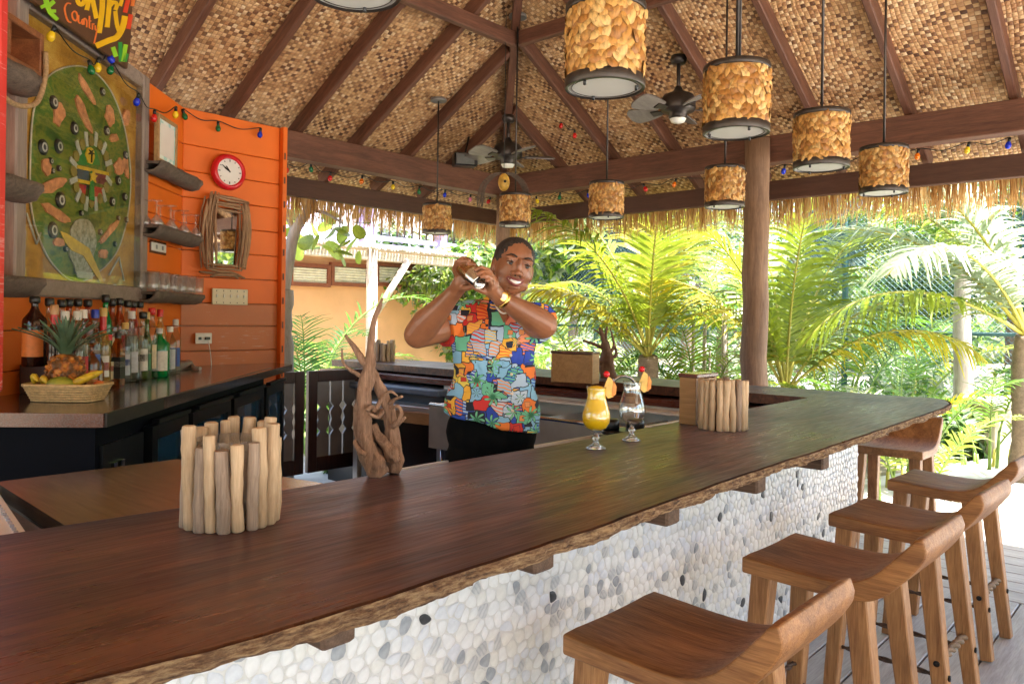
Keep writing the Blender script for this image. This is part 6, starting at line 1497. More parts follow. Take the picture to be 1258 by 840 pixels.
# shirt
def shirtmat():
    s = N('tropical print shirt'); co = s.co((1, 0.0, 1)); sc_ = s.n('VectorMath', {0: co, 1: (1, 1, 1)}, operation='MULTIPLY').outputs[0]
    wob = s.n('TexNoise', {'Vector': co, 'Scale': 24, 'Detail': 1}); wv = s.n('VectorMath', {0: wob.outputs['Color'], 1: (.02, 0, .02)}, operation='MULTIPLY').outputs[0]
    p = s.n('VectorMath', {0: sc_, 1: wv}, operation='ADD').outputs[0]
    vor = s.n('TexVoronoi', {'Vector': p, 'Scale': 23, 'Randomness': .95}, distance='CHEBYCHEV', feature='F1')
    sc1 = s.n('SeparateColor', {0: vor.outputs['Color']})
    pal = [(0, (.25, .5, .72)), (.24, (.8, .2, .03)), (.36, (.62, .03, .03)), (.43, (.02, .06, .42)), (.58, (.42, .55, .72)), (.68, (.85, .45, .05)), (.76, (.15, .5, .33)), (.85, (.75, .25, .17)), (.92, (.8, .62, .1))]
    c = s.ramp(sc1.outputs[0], pal, 'CONSTANT')
    c2 = s.ramp(sc1.outputs[1], [(0, (.62, .04, .02)), (.2, (.85, .5, .06)), (.36, (.03, .1, .5)), (.72, (.55, .65, .75)), (.86, (.78, .3, .1))], 'CONSTANT')
    sep = s.n('SeparateXYZ', {0: p})
    st = s.math('GREATER_THAN', s.math('SINE', s.math('MULTIPLY', s.math('ADD', sep.outputs[2], s.math('MULTIPLY', sep.outputs[0], .25)), 560)), .1)
    st = s.math('MULTIPLY', st, s.math('GREATER_THAN', sc1.outputs[2], .62)); c = s.mix(st, c, c2)
    # windows: small inner squares in some cells
    inner = s.math('MULTIPLY', s.math('LESS_THAN', vor.outputs['Distance'], .22), s.math('LESS_THAN', sc1.outputs[2], .45)); c = s.mix(inner, c, c2)
    ring = s.math('MULTIPLY', s.math('LESS_THAN', s.math('ABSOLUTE', s.math('SUBTRACT', vor.outputs['Distance'], .23)), .014), s.math('LESS_THAN', sc1.outputs[2], .45)); c = s.mix(ring, c, (.012, .015, .04))
    ed = s.n('TexVoronoi', {'Vector': p, 'Scale': 23, 'Randomness': .95}, feature='F1', distance='CHEBYCHEV'); ed2 = s.n('TexVoronoi', {'Vector': p, 'Scale': 23, 'Randomness': .95}, feature='F2', distance='CHEBYCHEV')
    eg = s.math('LESS_THAN', s.math('SUBTRACT', ed2.outputs['Distance'], ed.outputs['Distance']), .036); c = s.mix(eg, c, (.012, .015, .03))
    # palm rosettes
    v2 = s.n('TexVoronoi', {'Vector': s.n('VectorMath', {0: sc_, 1: (.37, 0, .11)}, operation='ADD').outputs[0], 'Scale': 14, 'Randomness': .7}, feature='F1')
    dv = s.n('VectorMath', {0: s.n('VectorMath', {0: s.n('VectorMath', {0: sc_, 1: (.37, 0, .11)}, operation='ADD').outputs[0], 1: (14, 14, 14)}, operation='MULTIPLY').outputs[0], 1: s.n('VectorMath', {0: v2.outputs['Position'], 1: (14, 14, 14)}, operation='MULTIPLY').outputs[0]}, operation='SUBTRACT').outputs[0]
    dx = s.n('SeparateXYZ', {0: dv}); an = s.math('ARCTAN2', dx.outputs[2], dx.outputs[0]); rr = s.n('VectorMath', {0: dv}, operation='LENGTH').outputs['Value']
    swirl = s.math('ADD', s.math('MULTIPLY', an, 7), s.math('MULTIPLY', rr, 7))
    rad1 = s.math('ADD', .26, s.math('MULTIPLY', s.math('SINE', swirl), .17))
    pick = s.math('GREATER_THAN', s.n('SeparateColor', {0: v2.outputs['Color']}).outputs[0], .25)
    out = s.math('MULTIPLY', s.math('LESS_THAN', rr, s.math('ADD', rad1, .05)), pick); inn_ = s.math('MULTIPLY', s.math('LESS_THAN', rr, rad1), pick)
    c = s.mix(out, c, (.01, .03, .02)); c = s.mix(inn_, c, s.ramp(s.math('MULTIPLY', rr, 2.2), [(.2, (.02, .16, .07)), (.6, (.18, .55, .32))]))
    s.bump(s.noise(s.co(), 9, 3), .5, .02)
    return s.set(c, .75)
shirt = shirtmat()
B = Blob()
# stacked tapered sections: (u centre, v, half width px, half depth m, depth offset)
secs = [(610, 372, 24, .055, .01), (611, 379, 38, .08, .0), (610, 388, 47, .1, -.0), (608, 402, 50, .118, -.01), (607, 420, 51, .13, -.02), (607, 440, 49, .133, -.02), (607, 460, 49.5, .13, -.01), (605, 480, 54, .145, -.01), (604, 500, 58, .155, -.01), (604, 517, 59.5, .158, -.01)]
rg = []; nn = 36
for (u, v, hw, hd, o) in secs:
    c_ = L(u, v, o)
    for k in range(nn):
        a = 2*math.pi*k/nn; cx_, sy_ = math.cos(a), math.sin(a); k_ = (abs(cx_)**2.5+abs(sy_)**2.5)**(-1/2.5)
        x = c_.x+hw*PD/FPX*cx_*k_; y = c_.y+hd*sy_*k_; z = c_.z
        if v > 470: z += -(x-c_.x)*.22*((v-470)/47)
        fold = .004*math.sin(x*60+v*.1)*(1 if v > 400 else .3); rg.append((x, y+fold*(-1 if sy_ < 0 else 1), z))
fs = [(i*nn+k, (i+1)*nn+k, (i+1)*nn+(k+1) % nn, i*nn+(k+1) % nn) for i in range(len(secs)-1) for k in range(nn)]+[tuple(range(nn)), tuple(reversed(range((len(secs)-1)*nn, len(secs)*nn)))]
B.add(rg, fs, 0, True)
def sleeve(a, b_, q, r0, r1):  # flared short sleeve
    a, b_ = Vector(a), Vector(b_); e_ = a.lerp(b_, q); B.tube([a+(a-b_)*.15, a, a.lerp(e_, .5), e_], [r0*.8, r0, (r0+r1)/2, r1], 20)
sleeve(sR, eR, .5, .07, .078); sleeve(sL, eL, .55, .068, .074)
B.ell(L(578, 384, .0), (.055, .06, .045)); B.ell(L(644, 386, .0), (.05, .06, .045))
def wr(me):
    for v_ in me.vertices:
        q = Vector(v_.co); n1 = noise.noise(Vector((q.x*7, q.y*7, q.z*11+3)))+.5*noise.noise(Vector((q.x*19+q.z*9, 2, q.z*15))); 
        f_ = math.sin((q.x*.8+abs(q.z-1.35)*1.4)*34+2*noise.noise(q*5)); v_.co = v_.co+v_.normal*(n1*.009+.004*f_*max(0, 1-abs(q.z-1.2)*1.5))
remeshed(B, 'shirt', shirt, per, .006, 4, .5, wr)
cr = []
vA, vB, vC = L(603, 365, -.085), L(619, 396, -.15), L(637, 371, -.08)
b = MB()
# open V of skin under the collar, then collar flaps and button placket
b.add([L(604, 366, -.10), L(619, 397, -.163), L(635, 369, -.10)], [(0, 1, 2)])
for (A_, C_, D_, E_) in (((602, 362, -.06), (619, 398, -.168), (605, 394, -.163), (591, 368, -.08)), ((637, 368, -.06), (620, 399, -.168), (633, 396, -.163), (647, 376, -.08))):
    b2 = MB(); P = [L(*A_), L(*C_), L(*D_), L(*E_)]; Q = [p+Vector((0, .006, 0)) for p in P]; P = [p+Vector((0, -.004, 0)) for p in P]; b2.add(P+Q, [(0, 1, 2, 3), (7, 6, 5, 4), (0, 4, 5, 1), (1, 5, 6, 2), (2, 6, 7, 3), (3, 7, 4, 0)]); b2.build('collar_flap', shirt, per, world=False)
b3 = MB(); pts = cat([L(606, 366, -.085), L(611, 379, -.128), L(619, 385, -.142), (L(628, 380, -.13)), L(634, 369, -.09)], 5); b3.tube(pts, .0035, 6); b3.build('pale_necklace', tooth, per, world=False)
b.build('neck_opening', skin, per, world=False)
btn = simple('shirt button', (.7, .6, .5), .3)
for v in (412, 434, 456, 478, 498):
    b3 = MB(); p = L(627+(v-412)*.03, v, -.0); p.y = L(607, v, -.02).y-(.118 if v < 430 else .131 if v < 470 else .142)-.006; b3.ball(p, .0055, 8, 5, (1, .4, 1)); b3.build('button', btn, per, world=False)
# trousers, shoes
trm = simple('black trousers', (.0025, .0025, .003), .9, 0, .2, 30, .3, Specular_IOR_Level=.15)
B = Blob(); hipc = L(604, 520, 0)
B.ell(Vector((hipc.x, hipc.y, hipc.z-.03)), (.172, .145, .14)); B.ell(Vector((hipc.x, hipc.y, hipc.z-.14)), (.175, .145, .14))
for sx in (-1, 1): B.cap([Vector((hipc.x+sx*.085, hipc.y, hipc.z-.2)), Vector((hipc.x+sx*.1, hipc.y-.01, .5)), Vector((hipc.x+sx*.11, hipc.y+.01, .1))], [.095, .075, .06], 18)
remeshed(B, 'trousers', trm, per, .009, 4)
for sx in (-1, 1):
    B = Blob(); B.ell(Vector((hipc.x+sx*.11, hipc.y-.06, .045)), (.045, .13, .04)); B.build('shoe', M['blackp'], per, world=False)
# gold watch on the left wrist
gold = simple('gold', (.75, .48, .12), .2, 1, .05, 20, 0)
wp = wL.lerp(eL, .08); ax_ = (eL-wL).normalized(); rm = Vector((0, 0, 1)).rotation_difference(ax_).to_matrix()
b = MB(); b.lathe([(.0275, -.006), (.031, -.006), (.031, .006), (.0275, .006)], wp, 24, 0, True, rm); b.build('watch_band', gold, per, world=False)
wf = wp+Vector((.004, -.031, .008)); b = MB(); b.lathe([(0, .0), (.014, 0), (.014, .006), (0, .007)], wf, 18, 0, False, Matrix.Rotation(math.pi/2, 3, 'X')); b.build('watch_case', gold, per, world=False)
b = MB(); b.lathe([(0, .0075), (.010, .0075), (.010, .006)], wf, 16, 0, False, Matrix.Rotation(math.pi/2, 3, 'X')); b.build('watch_face', tooth, per, world=False)
# cocktail shaker held in both hands
s0_, s1_ = PI_.inverted() @ L(572, 328, -.352), PI_.inverted() @ L(590, 347, -.435); sh_ = thing('cocktail_shaker', 'metal cocktail shaker held up between the two hands of the bartender', 'shaker', s0_)
ax_ = (s1_-s0_); Ls = ax_.length; rm = Vector((0, 0, 1)).rotation_difference(ax_.normalized()).to_matrix()
sst = simple('shaker steel', (.7, .68, .64), .18, 1, .05, 10, 0)
b = MB(); b.lathe([(0, -.02), (.03, -.018), (.034, .0), (.031, Ls*.55)], s0_, 28, 0, True, rm); b.build('mixing_tin', simple('brass toned tin', (.55, .38, .2), .25, 1, .1, 10, 0), sh_)
b = MB(); b.lathe([(.031, Ls*.55), (.0245, Ls*.97), (.023, Ls), (.021, Ls+.001), (.0205, Ls-.003), (0, Ls-.003)], s0_, 28, 0, True, rm); b.build('tin_base', sst, sh_)
# ================================================================== GARDEN
LF = {'palm': leafmat('sunny coconut leaflet', (.05, .1, .008), (.28, .34, .025), .42), 'yellow': leafmat('yellow palm leaflet', (.26, .25, .015), (.6, .5, .035), .45),
      'areca': leafmat('areca leaflet', (.02, .075, .008), (.12, .24, .02), .4), 'dark': leafmat('deep green leaf', (.012, .045, .012), (.06, .14, .03), .3),
      'bush': leafmat('shrub leaf', (.022, .065, .01), (.12, .22, .035), .35), 'lime': leafmat('lime leaf', (.1, .17, .02), (.36, .44, .07), .45), 'grey': leafmat('silver green leaf', (.12, .16, .09), (.38, .43, .28), .4)}
stalk = simple('palm stalk', (.4, .36, .06), .5, 0, .25, 9, .1); stalkg = simple('green palm stalk', (.16, .25, .04), .5, 0, .25, 9, .1)
trunkm = wood('palm trunk', (.13, .09, .06), (.34, .25, .17), 0, 9, .85, .8); palet = wood('pale grey trunk', (.3, .25, .22), (.6, .54, .48), 2, 4, .85, .6, .5)
def frond(org, az, el, Lf, droop, nl, ll, side_droop=.35, w_=.02, seed=0, fold=.35, bare=.14):
    """one feather leaf: rachis curve with paired folded leaflets; returns MB with slots 0 = leaflet, 1 = stalk"""
    r = random.Random(seed); b = MB(); d = Vector((math.cos(az), math.sin(az), 0)); pts = []; p = Vector(org); n = 14; e = el
    for i in range(n+1):
        pts.append(p.copy()); p = p+(d*math.cos(e)+Vector((0, 0, math.sin(e))))*(Lf/n); e -= droop/n*(.5+1.1*i/n)
    b.tube(pts, [.017*(Lf/2.5)*(1-.85*i/n)+.002 for i in range(n+1)], 5, 1)
    sv = Vector((-d.y, d.x, 0))
    for k in range(nl):
        q = bare+(1-bare)*(k+.5)/nl; f = q*n; i = min(int(f), n-1); c = pts[i].lerp(pts[i+1], f-i)
        if r.random() < .07: continue
        c = c; t = (pts[i+1]-pts[i]).normalized(); up = sv.cross(t).normalized() if sv.cross(t).z > 0 else t.cross(sv).normalized()
        env = (math.sin(math.pi*min(1, (q-bare)/(1-bare)*.93+.10)))**.55; lf = ll*env*r.uniform(.72, 1.12)
        for s in (-1, 1):
            sweep = r.uniform(.45, .7)+.5*q; dr = (sv*s*math.cos(sweep*.8)+t*math.sin(sweep*.8)+up*r.uniform(.05, .3)*fold*2).normalized()
            hang = side_droop*r.uniform(.6, 1.4); vs = []
            wdir = (t-dr*t.dot(dr)).normalized(); wn = dr.cross(wdir)
            for j in range(4):
                u_ = j/3; pc = c+dr*lf*u_+Vector((0, 0, -1))*hang*lf*u_*u_; ww = w_*(1-.9*u_**1.6)*.5*(.5 if j == 0 else 1)
                vs += [pc-wdir*ww, pc+wdir*ww]
            b.add(vs, [(0, 1, 3, 2), (2, 3, 5, 4), (4, 5, 7, 6)], 0)
    return b
def palm(label, base, hgt, fronds, mat, catg='palm tree', trunk_r=.11, lean=(0, 0), seed=0, stk=None, group=None, name='coconut_palm', nl=48, ll=.7, tm=None):
    t = thing(name, label, catg, base, 0, group); base = Vector(base); top = base+Vector((lean[0], lean[1], hgt)); r = random.Random(seed)
    pts = [base.lerp(top, i/10)+Vector((.02*math.sin(i), .02*math.cos(i*1.3), 0)) for i in range(11)]
    b = MB(); m_ = 24; P = [base.lerp(top, i/m_)+Vector((.03*math.sin(i*.4), .02*math.cos(i*.33), 0)) for i in range(m_+1)]
    b.tube(P, [trunk_r*(1.25-.45*i/m_)*(1+.06*(i % 2)) for i in range(m_+1)], 12); b.build('trunk', tm or trunkm, t)
    for i, (az, el, Lf, dr) in enumerate(fronds):
        fm = frond(P[-1]+Vector((0, 0, -.02)), az, el, Lf, dr, nl, ll*Lf/2.6, r.uniform(.3, .6), .052*Lf/2.6, seed*50+i)
        fm.build('frond', [mat if not isinstance(mat, list) else mat[i % len(mat)], stk or stalk], t)
    return t
def azpx(base, u2, v2, d2): p = atD(u2, v2, d2); return math.atan2(p.y-base[1], p.x-base[0])
RA = math.atan2(RT.y, RT.x); FA = YAW; LA = RA+math.pi      # azimuths: image right, away, image left
gz = -.16
def gpos(u, d): p = atD(u, 391, d); return Vector((p.x, p.y, gz))
# palm A, behind the bartender's right
pA_ = gpos(797, 8.6)
palm('young coconut palm with a bright yellow arching frond between the bartender and the log post', pA_, 1.25,
     [(LA-.1, .95, 2.3, 1.9), (LA+.25, .75, 2.0, 1.6), (RA+.1, 1.15, 2.1, 2.6), (RA-.2, 1.0, 1.9, 2.7), (RA+.5, 1.35, 2.6, 1.2), (LA-.5, 1.32, 2.7, 1.0), (FA, 1.2, 2.7, 1.1), (FA+.6, .9, 2.4, 1.5), (FA+math.pi, 1.45, 2.3, .8), (FA-.7, 1.35, 2.8, .9), (LA+.5, 1.2, 2.4, 1.2), (RA+.9, .8, 2.1, 1.7)],
     [LF['yellow'], LF['palm'], LF['palm']], trunk_r=.13, seed=1)
pB_ = gpos(967, 7.8)
fm = frond(pA_+Vector((0, 0, 1.2)), LA+.12, .98, 2.2, 2.0, 56, .62, .5, .06, 991); fm.build('frond', [LF['yellow'], stalk], [o for o in col.objects if o.name == 'coconut_palm'][0])
palm('young coconut palm with upright fronds just right of the log post', pB_, .95,
     [(RA+.2, 1.0, 2.3, 1.5), (RA-.1, .85, 2.2, 1.8), (RA+.6, 1.25, 2.6, 1.1), (LA, 1.35, 2.3, .9), (LA-.6, 1.1, 2.2, 1.3), (FA, 1.3, 2.6, .8), (FA+math.pi, 1.5, 2.2, .7), (RA+1.1, 1.0, 2.2, 1.4), (FA+.5, 1.2, 2.5, 1.0)],
     [LF['palm'], LF['yellow'], LF['palm']], trunk_r=.12, seed=2)
pC_ = gpos(1262, 7.6)
palm('large coconut palm at the right edge with long pale fronds arching over the path', pC_, 1.55,
     [(LA-.15, .95, 2.9, 1.7), (LA+.15, .55, 2.6, 1.6), (LA-.6, 1.15, 2.9, 1.4), (LA+.5, .9, 2.5, 1.8), (FA, 1.2, 2.8, 1.0), (RA, 1.0, 2.6, 1.4), (FA+math.pi+.3, 1.1, 2.0, 1.5), (LA-.35, 1.35, 3.0, 1.1), (LA+.1, 1.25, 2.9, 1.6)],
     [LF['grey'], LF['palm'], LF['lime'], LF['grey']], trunk_r=.12, seed=3, ll=.72, nl=52)
pD_ = gpos(1183, 9.6)
palm('coconut palm with pale slim trunk and dark overhanging fronds behind the path', pD_, 2.45,
     [(LA, .8, 2.3, 2.0), (LA-.5, .6, 2.2, 2.1), (RA, .7, 2.2, 2.0), (FA, 1.0, 2.2, 1.6), (FA+2.7, .6, 1.9, 2.0), (LA+.5, 1.1, 2.3, 1.6), (RA+.6, 1.2, 2.3, 1.4), (LA-.2, 1.35, 2.5, 1.1)],
     [LF['areca'], LF['palm'], LF['dark']], trunk_r=.1, seed=4, stk=stalkg, tm=palet)
pE_ = gpos(888, 10.5)
palm('coconut palm with white drooping fronds left of the log post, farther back', pE_, 1.6,
     [(LA-.3, .6, 1.8, 1.8), (RA, .6, 1.9, 1.7), (LA, 1.0, 2.0, 1.5), (RA+.5, 1.1, 2.2, 1.3), (FA, 1.2, 2.3, 1.1), (FA+math.pi, .9, 1.7, 1.8), (LA-.8, 1.3, 2.3, 1.0)], [LF['lime'], LF['grey'], LF['areca']], trunk_r=.09, seed=5, stk=stalkg)
# clumping arecas
def areca(label, base, n, Lf, mats, seed, stems=True):
    r = random.Random(seed); t = thing('areca_palm', label, 'palm shrub', base, 0, 'clumping palms round the bar'); base = Vector(base)
    for i in range(n):
        a = r.uniform(0, 6.28); q = r.uniform(.05, .28); o = base+Vector((q*math.cos(a), q*math.sin(a), 0)); h_ = r.uniform(.15, .7)*Lf/1.6
        b = MB(); b.tube([o, o+Vector((.03*math.cos(a), .03*math.sin(a), h_))], [.022, .014], 7); b.build('stem', stalkg if i % 3 else stalk, t)
        fm = frond(o+Vector((.03*math.cos(a), .03*math.sin(a), h_-.02)), a+r.uniform(-.3, .3), r.uniform(1.0, 1.42), Lf*r.uniform(.75, 1.1), r.uniform(1.1, 2.0), 30, .36*Lf/1.5, .35, .03, seed*70+i, .8)
        fm.build('frond', [mats[i % len(mats)], stalkg], t)
areca('clumping palm with stripy white lit fronds by the far corner of the bar', gpos(1130, 6.5), 9, 1.15, [LF['grey'], LF['lime'], LF['areca']], 11)
areca('clumping palm low behind the corner stool', gpos(1085, 7.4), 11, 1.3, [LF['areca'], LF['yellow'], LF['palm']], 12)
areca('clumping palm in front of the peach cottage wall', gpos(402, 8.6), 12, 1.35, [LF['areca'], LF['lime']], 13)
areca('tall dark clumping palm beside the pale tree trunk', gpos(376, 8.7), 8, 1.9, [LF['areca'], LF['dark']], 14)
areca('yellow green clumping palm right of the cottage post', gpos(487, 9.0), 8, 1.25, [LF['lime'], LF['yellow']], 15)
areca('clumping palm with thin upright canes between the coconut palms', gpos(868, 9.4), 12, 1.9, [LF['areca'], LF['palm']], 16)
areca('clumping palm behind the yellow frond, left of the first coconut palm', gpos(725, 9.8), 10, 1.7, [LF['lime'], LF['areca']], 17)
areca('clumping palm in the gap between the log post and the pale trunk', gpos(1030, 10.5), 12, 2.1, [LF['areca'], LF['palm'], LF['dark']], 18)
areca('low clumping palm under the right edge palm', gpos(1215, 8.4), 9, 1.3, [LF['palm'], LF['areca']], 19)
areca('clumping palm against the fence at the far right', gpos(1110, 12), 12, 2.2, [LF['areca'], LF['dark'], LF['palm']], 20)
# shrubs
def leafcloud(rx, ry, rz_, n, size, seed, mi=1, up=.3):
    r = random.Random(seed); b = MB(); k = 0
    while k < n:
        p = Vector((r.gauss(0, 1), r.gauss(0, 1), r.gauss(0, 1))).normalized(); q = r.random()**.4; c = Vector((p.x*rx*q, p.y*ry*q, p.z*rz_*q))
        if noise.noise(Vector((c.x, c.y, c.z))*(1.6/max(rx, .3))+Vector((seed, 0, 0))) < -.12 and q > .45: continue
        nrm = (p+Vector((r.uniform(-.8, .8), r.uniform(-.8, .8), r.uniform(-.3, 1)+up))).normalized(); a = nrm.orthogonal().normalized(); a = Matrix.Rotation(r.uniform(0, 6.28), 3, nrm) @ a; bb_ = nrm.cross(a); s = size*r.uniform(.6, 1.25)
        b.add([c-a*s*.5, c-bb_*s*.24+nrm*s*.03, c+a*s*.5-nrm*s*.06, c+bb_*s*.24+nrm*s*.03], [(0, 1, 2), (0, 2, 3)], r.randrange(mi)); k += 1
    return b
def shrub(label, c, rx, ry, rz_, n, size, mats, seed, name='shrub', cat_='shrub', group='shrubs round the bar garden'):
    t = thing(name, label, cat_, (c[0], c[1], gz), 0, group)
    b = leafcloud(rx, ry, rz_, n, size, seed, len(mats)); b.v = [(p[0], p[1], p[2]+rz_*.85) for p in b.v]; b.build('foliage', mats, t, world=False)
    b = MB(); r = random.Random(seed)
    for i in range(5): b.tube([(0, 0, 0), (r.uniform(-.5, .5)*rx, r.uniform(-.5, .5)*ry, rz_*.9)], [.02, .008], 5)
    b.build('stem', trunkm, t, world=False)
shs = [('low green ground shrub beyond the log post', 985, 8.6, .75, .45, 900, ['bush', 'dark']), ('low bright green shrub left of the corner stool', 1045, 9.2, .8, .5, 900, ['bush', 'lime']), ('round dark green shrub beside the planter box', 1165, 9.3, .75, .42, 1200, ['dark', 'bush']),
       ('green shrub under the first coconut palm', 745, 9.6, .9, .55, 900, ['bush', 'lime']), ('leafy shrub at the foot of the cane clump', 850, 9.9, .8, .5, 900, ['bush', 'dark']), ('leafy shrub below the peach cottage window', 430, 9.6, .8, .5, 900, ['bush', 'lime']),
       ('lime green shrub beside the small stick pot', 520, 9.8, .8, .5, 900, ['lime', 'yellow']), ('green shrub at the left beside the pale tree', 365, 8.8, .6, .4, 700, ['areca', 'bush']), ('small dark leafed shrub with thin stem behind the driftwood', 428, 7.6, .22, .18, 260, ['dark', 'bush']),
       ('dark green shrub at the far right edge', 1240, 10.5, 1.0, .6, 1200, ['dark', 'bush']), ('pale grey green shrub bank in the middle distance', 700, 12.5, 1.6, .75, 1800, ['grey', 'lime']), ('grey green shrub bank behind the canes', 900, 13, 1.6, .8, 1800, ['grey', 'bush']), ('olive shrub bank behind the pale trunk', 1120, 13.2, 1.8, .8, 1800, ['grey', 'areca'])]
for i, (lab, u, d, rx, rz_, n, ms) in enumerate(shs):
    g = gpos(u, d); hz = .62 if 'thin stem' in lab else 0
    shrub(lab, (g.x, g.y), rx, rx*.7, rz_, n, .11+.004*d, [LF[k] for k in ms], 40+i)
# pale forked tree at the left with big round leaves
tt = gpos(346, 7.1); t = thing('broadleaf_tree', 'pale barked forked tree with large round leaves beside the orange wall', 'tree', tt)
def T(u, v, d): return atD(u, v, d)
b = MB(); pts = cat([Vector((tt.x, tt.y, gz)), T(345, 455, 7.1), T(343, 400, 7.1), T(347, 355, 7.1)], 5); b.tube(pts, [.125-.02*i/15+.008*math.sin(i*2) for i in range(16)], 14); b.build('trunk', palet, t)
for pth, rr in (([(347, 358), (354, 320), (362, 285), (378, 258), (390, 225)], .065), ([(346, 360), (340, 330), (338, 290), (338, 240)], .065), ([(362, 285), (352, 262), (345, 235)], .03), ([(378, 258), (400, 262), (422, 275)], .018)):
    b = MB(); pts = cat([T(*q, 7.1) for q in pth], 5); b.tube(pts, [rr*(1-.5*i/len(pts)) for i in range(len(pts))], 10); b.build('branch', palet, t)
lv = MB(); pm0 = []
for i in range(11):
    a = 2*math.pi*i/11; r_ = .5*(1-.12*math.cos(a)); pm0.append((r_*math.cos(a)+.5, r_*.72*math.sin(a)))
lv.add([(0, 0, 0)]+[(x, y, .06*abs(y)*2-.12*x*x) for x, y in pm0]+[(.5, 0, -.04)], [(12, i+1, (i+1) % 11+1) for i in range(11)], 0, True); lv = lv.mesh('broad_leaf', LF['lime'])
r = random.Random(4)
for i, (u, v) in enumerate([(352, 285), (362, 268), (371, 290), (384, 276), (395, 292), (405, 275), (415, 288), (425, 278), (432, 290), (440, 282), (398, 265), (410, 300), (389, 303), (378, 296), (345, 300), (420, 268), (392, 306), (412, 310), (428, 303), (442, 296), (360, 296), (374, 286), (402, 296), (436, 306), (350, 262), (366, 302), (402, 285), (436, 272), (358, 250), (375, 262)]):
    s = r.uniform(.14, .24); link('broad_leaf', lv, t, T(u+r.uniform(-4, 4), v+r.uniform(-4, 4), 7.4+r.uniform(-.3, .3))-t.location, (r.uniform(-1.2, 1.2), r.uniform(-.2, .9), r.uniform(0, 6.28)), (s, s, s))

# ------------------------------------------------------------------ peach cottage
YC_ = 10.5
cot = thing('peach_cottage', 'peach walled cottage with brown framed louver windows and purple balcony railing', 'cottage', (6, YC_, 0))
peach = simple('peach plaster', (.78, .44, .22), .9, 0, .08, 2.5, .1); brown = simple('brown window frame', (.25, .08, .04), .6); lou = simple('cream louver', (.8, .78, .66), .6); purple = simple('purple trim', (.42, .36, .62), .6, 0, .08, 6, 0); wht = simple('white plaster', (.78, .77, .76), .8, 0, .04, 4, 0)
x0c = onY(300, 391, YC_).x; x1c = onY(562, 391, YC_).x
b = MB(); b.box(((x0c+x1c)/2, YC_+1.5, 1.2), (x1c-x0c, 3, 2.75)); b.build('wall', peach, cot)
b = MB(); b.box(((x0c+x1c)/2, YC_+1.6, 4.0), (x1c-x0c, 3, 2.6)); b.build('upper_wall', wht, cot)
for u0, u1 in ((353, 403), (404, 451), (459, 499), (500, 536)):
    a = onY(u0, 322, YC_); c = onY(u1, 353, YC_); z1_, z0_ = a.z, c.z
    w_ = c.x-a.x; fo_ = MB()
    for (x, z, ww, hh) in ((a.x+.03, (z0_+z1_)/2, .06, z1_-z0_), (c.x-.03, (z0_+z1_)/2, .06, z1_-z0_), ((a.x+c.x)/2, z1_-.03, w_-.12, .06), ((a.x+c.x)/2, z0_+.03, w_-.12, .06)): fo_.box((x, YC_-.04, z), (ww, .08, hh))
    win = fo_.build('window_frame', brown, cot)
    nlv = 6
    for k in range(nlv):
        b = MB(); zz = z0_+.06+(z1_-z0_-.12)*(k+.5)/nlv; b.box(((a.x+c.x)/2, YC_-.03, zz), (w_-.13, .05, (z1_-z0_-.12)/nlv*.8), Matrix.Rotation(.5, 3, 'X')); b.build('louver', lou, win)
# balcony
zb0 = onY(470, 300, 10.2).z
b = MB(); b.box(((x0c+x1c)/2, 10.3, zb0-.1), (x1c-x0c, .9, .12)); b.build('balcony_floor', purple, cot)
for z in (zb0+.06, zb0+.95):
    b = MB(); b.box(((x0c+x1c)/2, 9.9, z), (x1c-x0c, .06, .07)); b.build('railing_rail', purple, cot)
for u in (350, 448, 540):
    x = onY(u, 391, 9.9).x; b = MB(); b.box((x, 9.9, zb0+1.0), (.16, .16, 2.2)); b.build('balcony_post', purple, cot)
x = x0c+.1
bal = MB(); bal.box((0, 0, 0), (.022, .022, .86)); bal.ball((0, 0, .0), .05, 6, 4, (1, 1, 1.3)); bal = bal.mesh('baluster', [M['black']])
while x < x1c: link('baluster', bal, cot, Vector((x, 9.9, zb0+.5))-cot.location); x += .16
# pergola canopy with reed top before the cottage
pg = thing('reed_pergola', 'pale wooden pergola with reed top and braced post before the cottage', 'pergola', (5, 8.8, 0))
pw = wood('pale weathered pergola wood', (.45, .36, .27), (.75, .66, .54), 0, 6, .8, .3)
p0_, p1_ = onY(340, 312, 8.8), onY(566, 318, 8.8)
b = MB(); b.bbox(((p0_.x+p1_.x)/2, 8.8, 2.33), (p1_.x-p0_.x, .1, .12), .01); b.build('front_beam', pw, pg)
b = MB(); px_ = onY(456, 391, 8.75).x; b.tube([(px_, 8.75, gz), (px_+.01, 8.75, 1.2), (px_, 8.75, 2.42)], [.085, .08, .075], 14); b.build('post', pw, pg)
b = MB(); b.tube([(px_+.06, 8.7, 1.55), (px_+.62, 8.7, 2.3)], .05, 10); b.build('brace', pw, pg)
x = p0_.x
rd = MB(); rd.tube([(0, 0, 0), (0, 1.7, .1)], .022, 6); rd = rd.mesh('reed', pw); k = 0
while x < p1_.x:
    link('reed', rd, pg, Vector((x, 8.55, 2.43+R.uniform(-.01, .015)))-pg.location, (0, 0, R.uniform(-.02, .02))); x += .058 if k % 2 else .052; k += 1
# small tan bench and planter
pl_ = gpos(1240, 9.2); t = thing('planter_box', 'pale stone planter box at the right edge of the garden path', 'planter', pl_)
b = MB(); b.bbox((pl_.x, pl_.y, gz+.36), (.7, .7, .7), .03, rotz(YAW)); b.build('planter_body', simple('pale stone', (.6, .52, .43), .85, 0, .15, 8, .4), t)
b = MB(); b.bbox((pl_.x, pl_.y, gz+.745), (.85, .85, .08), .02, rotz(YAW)); b.build('coping', simple('paler stone coping', (.7, .63, .55), .8, 0, .1, 8, .3), t)
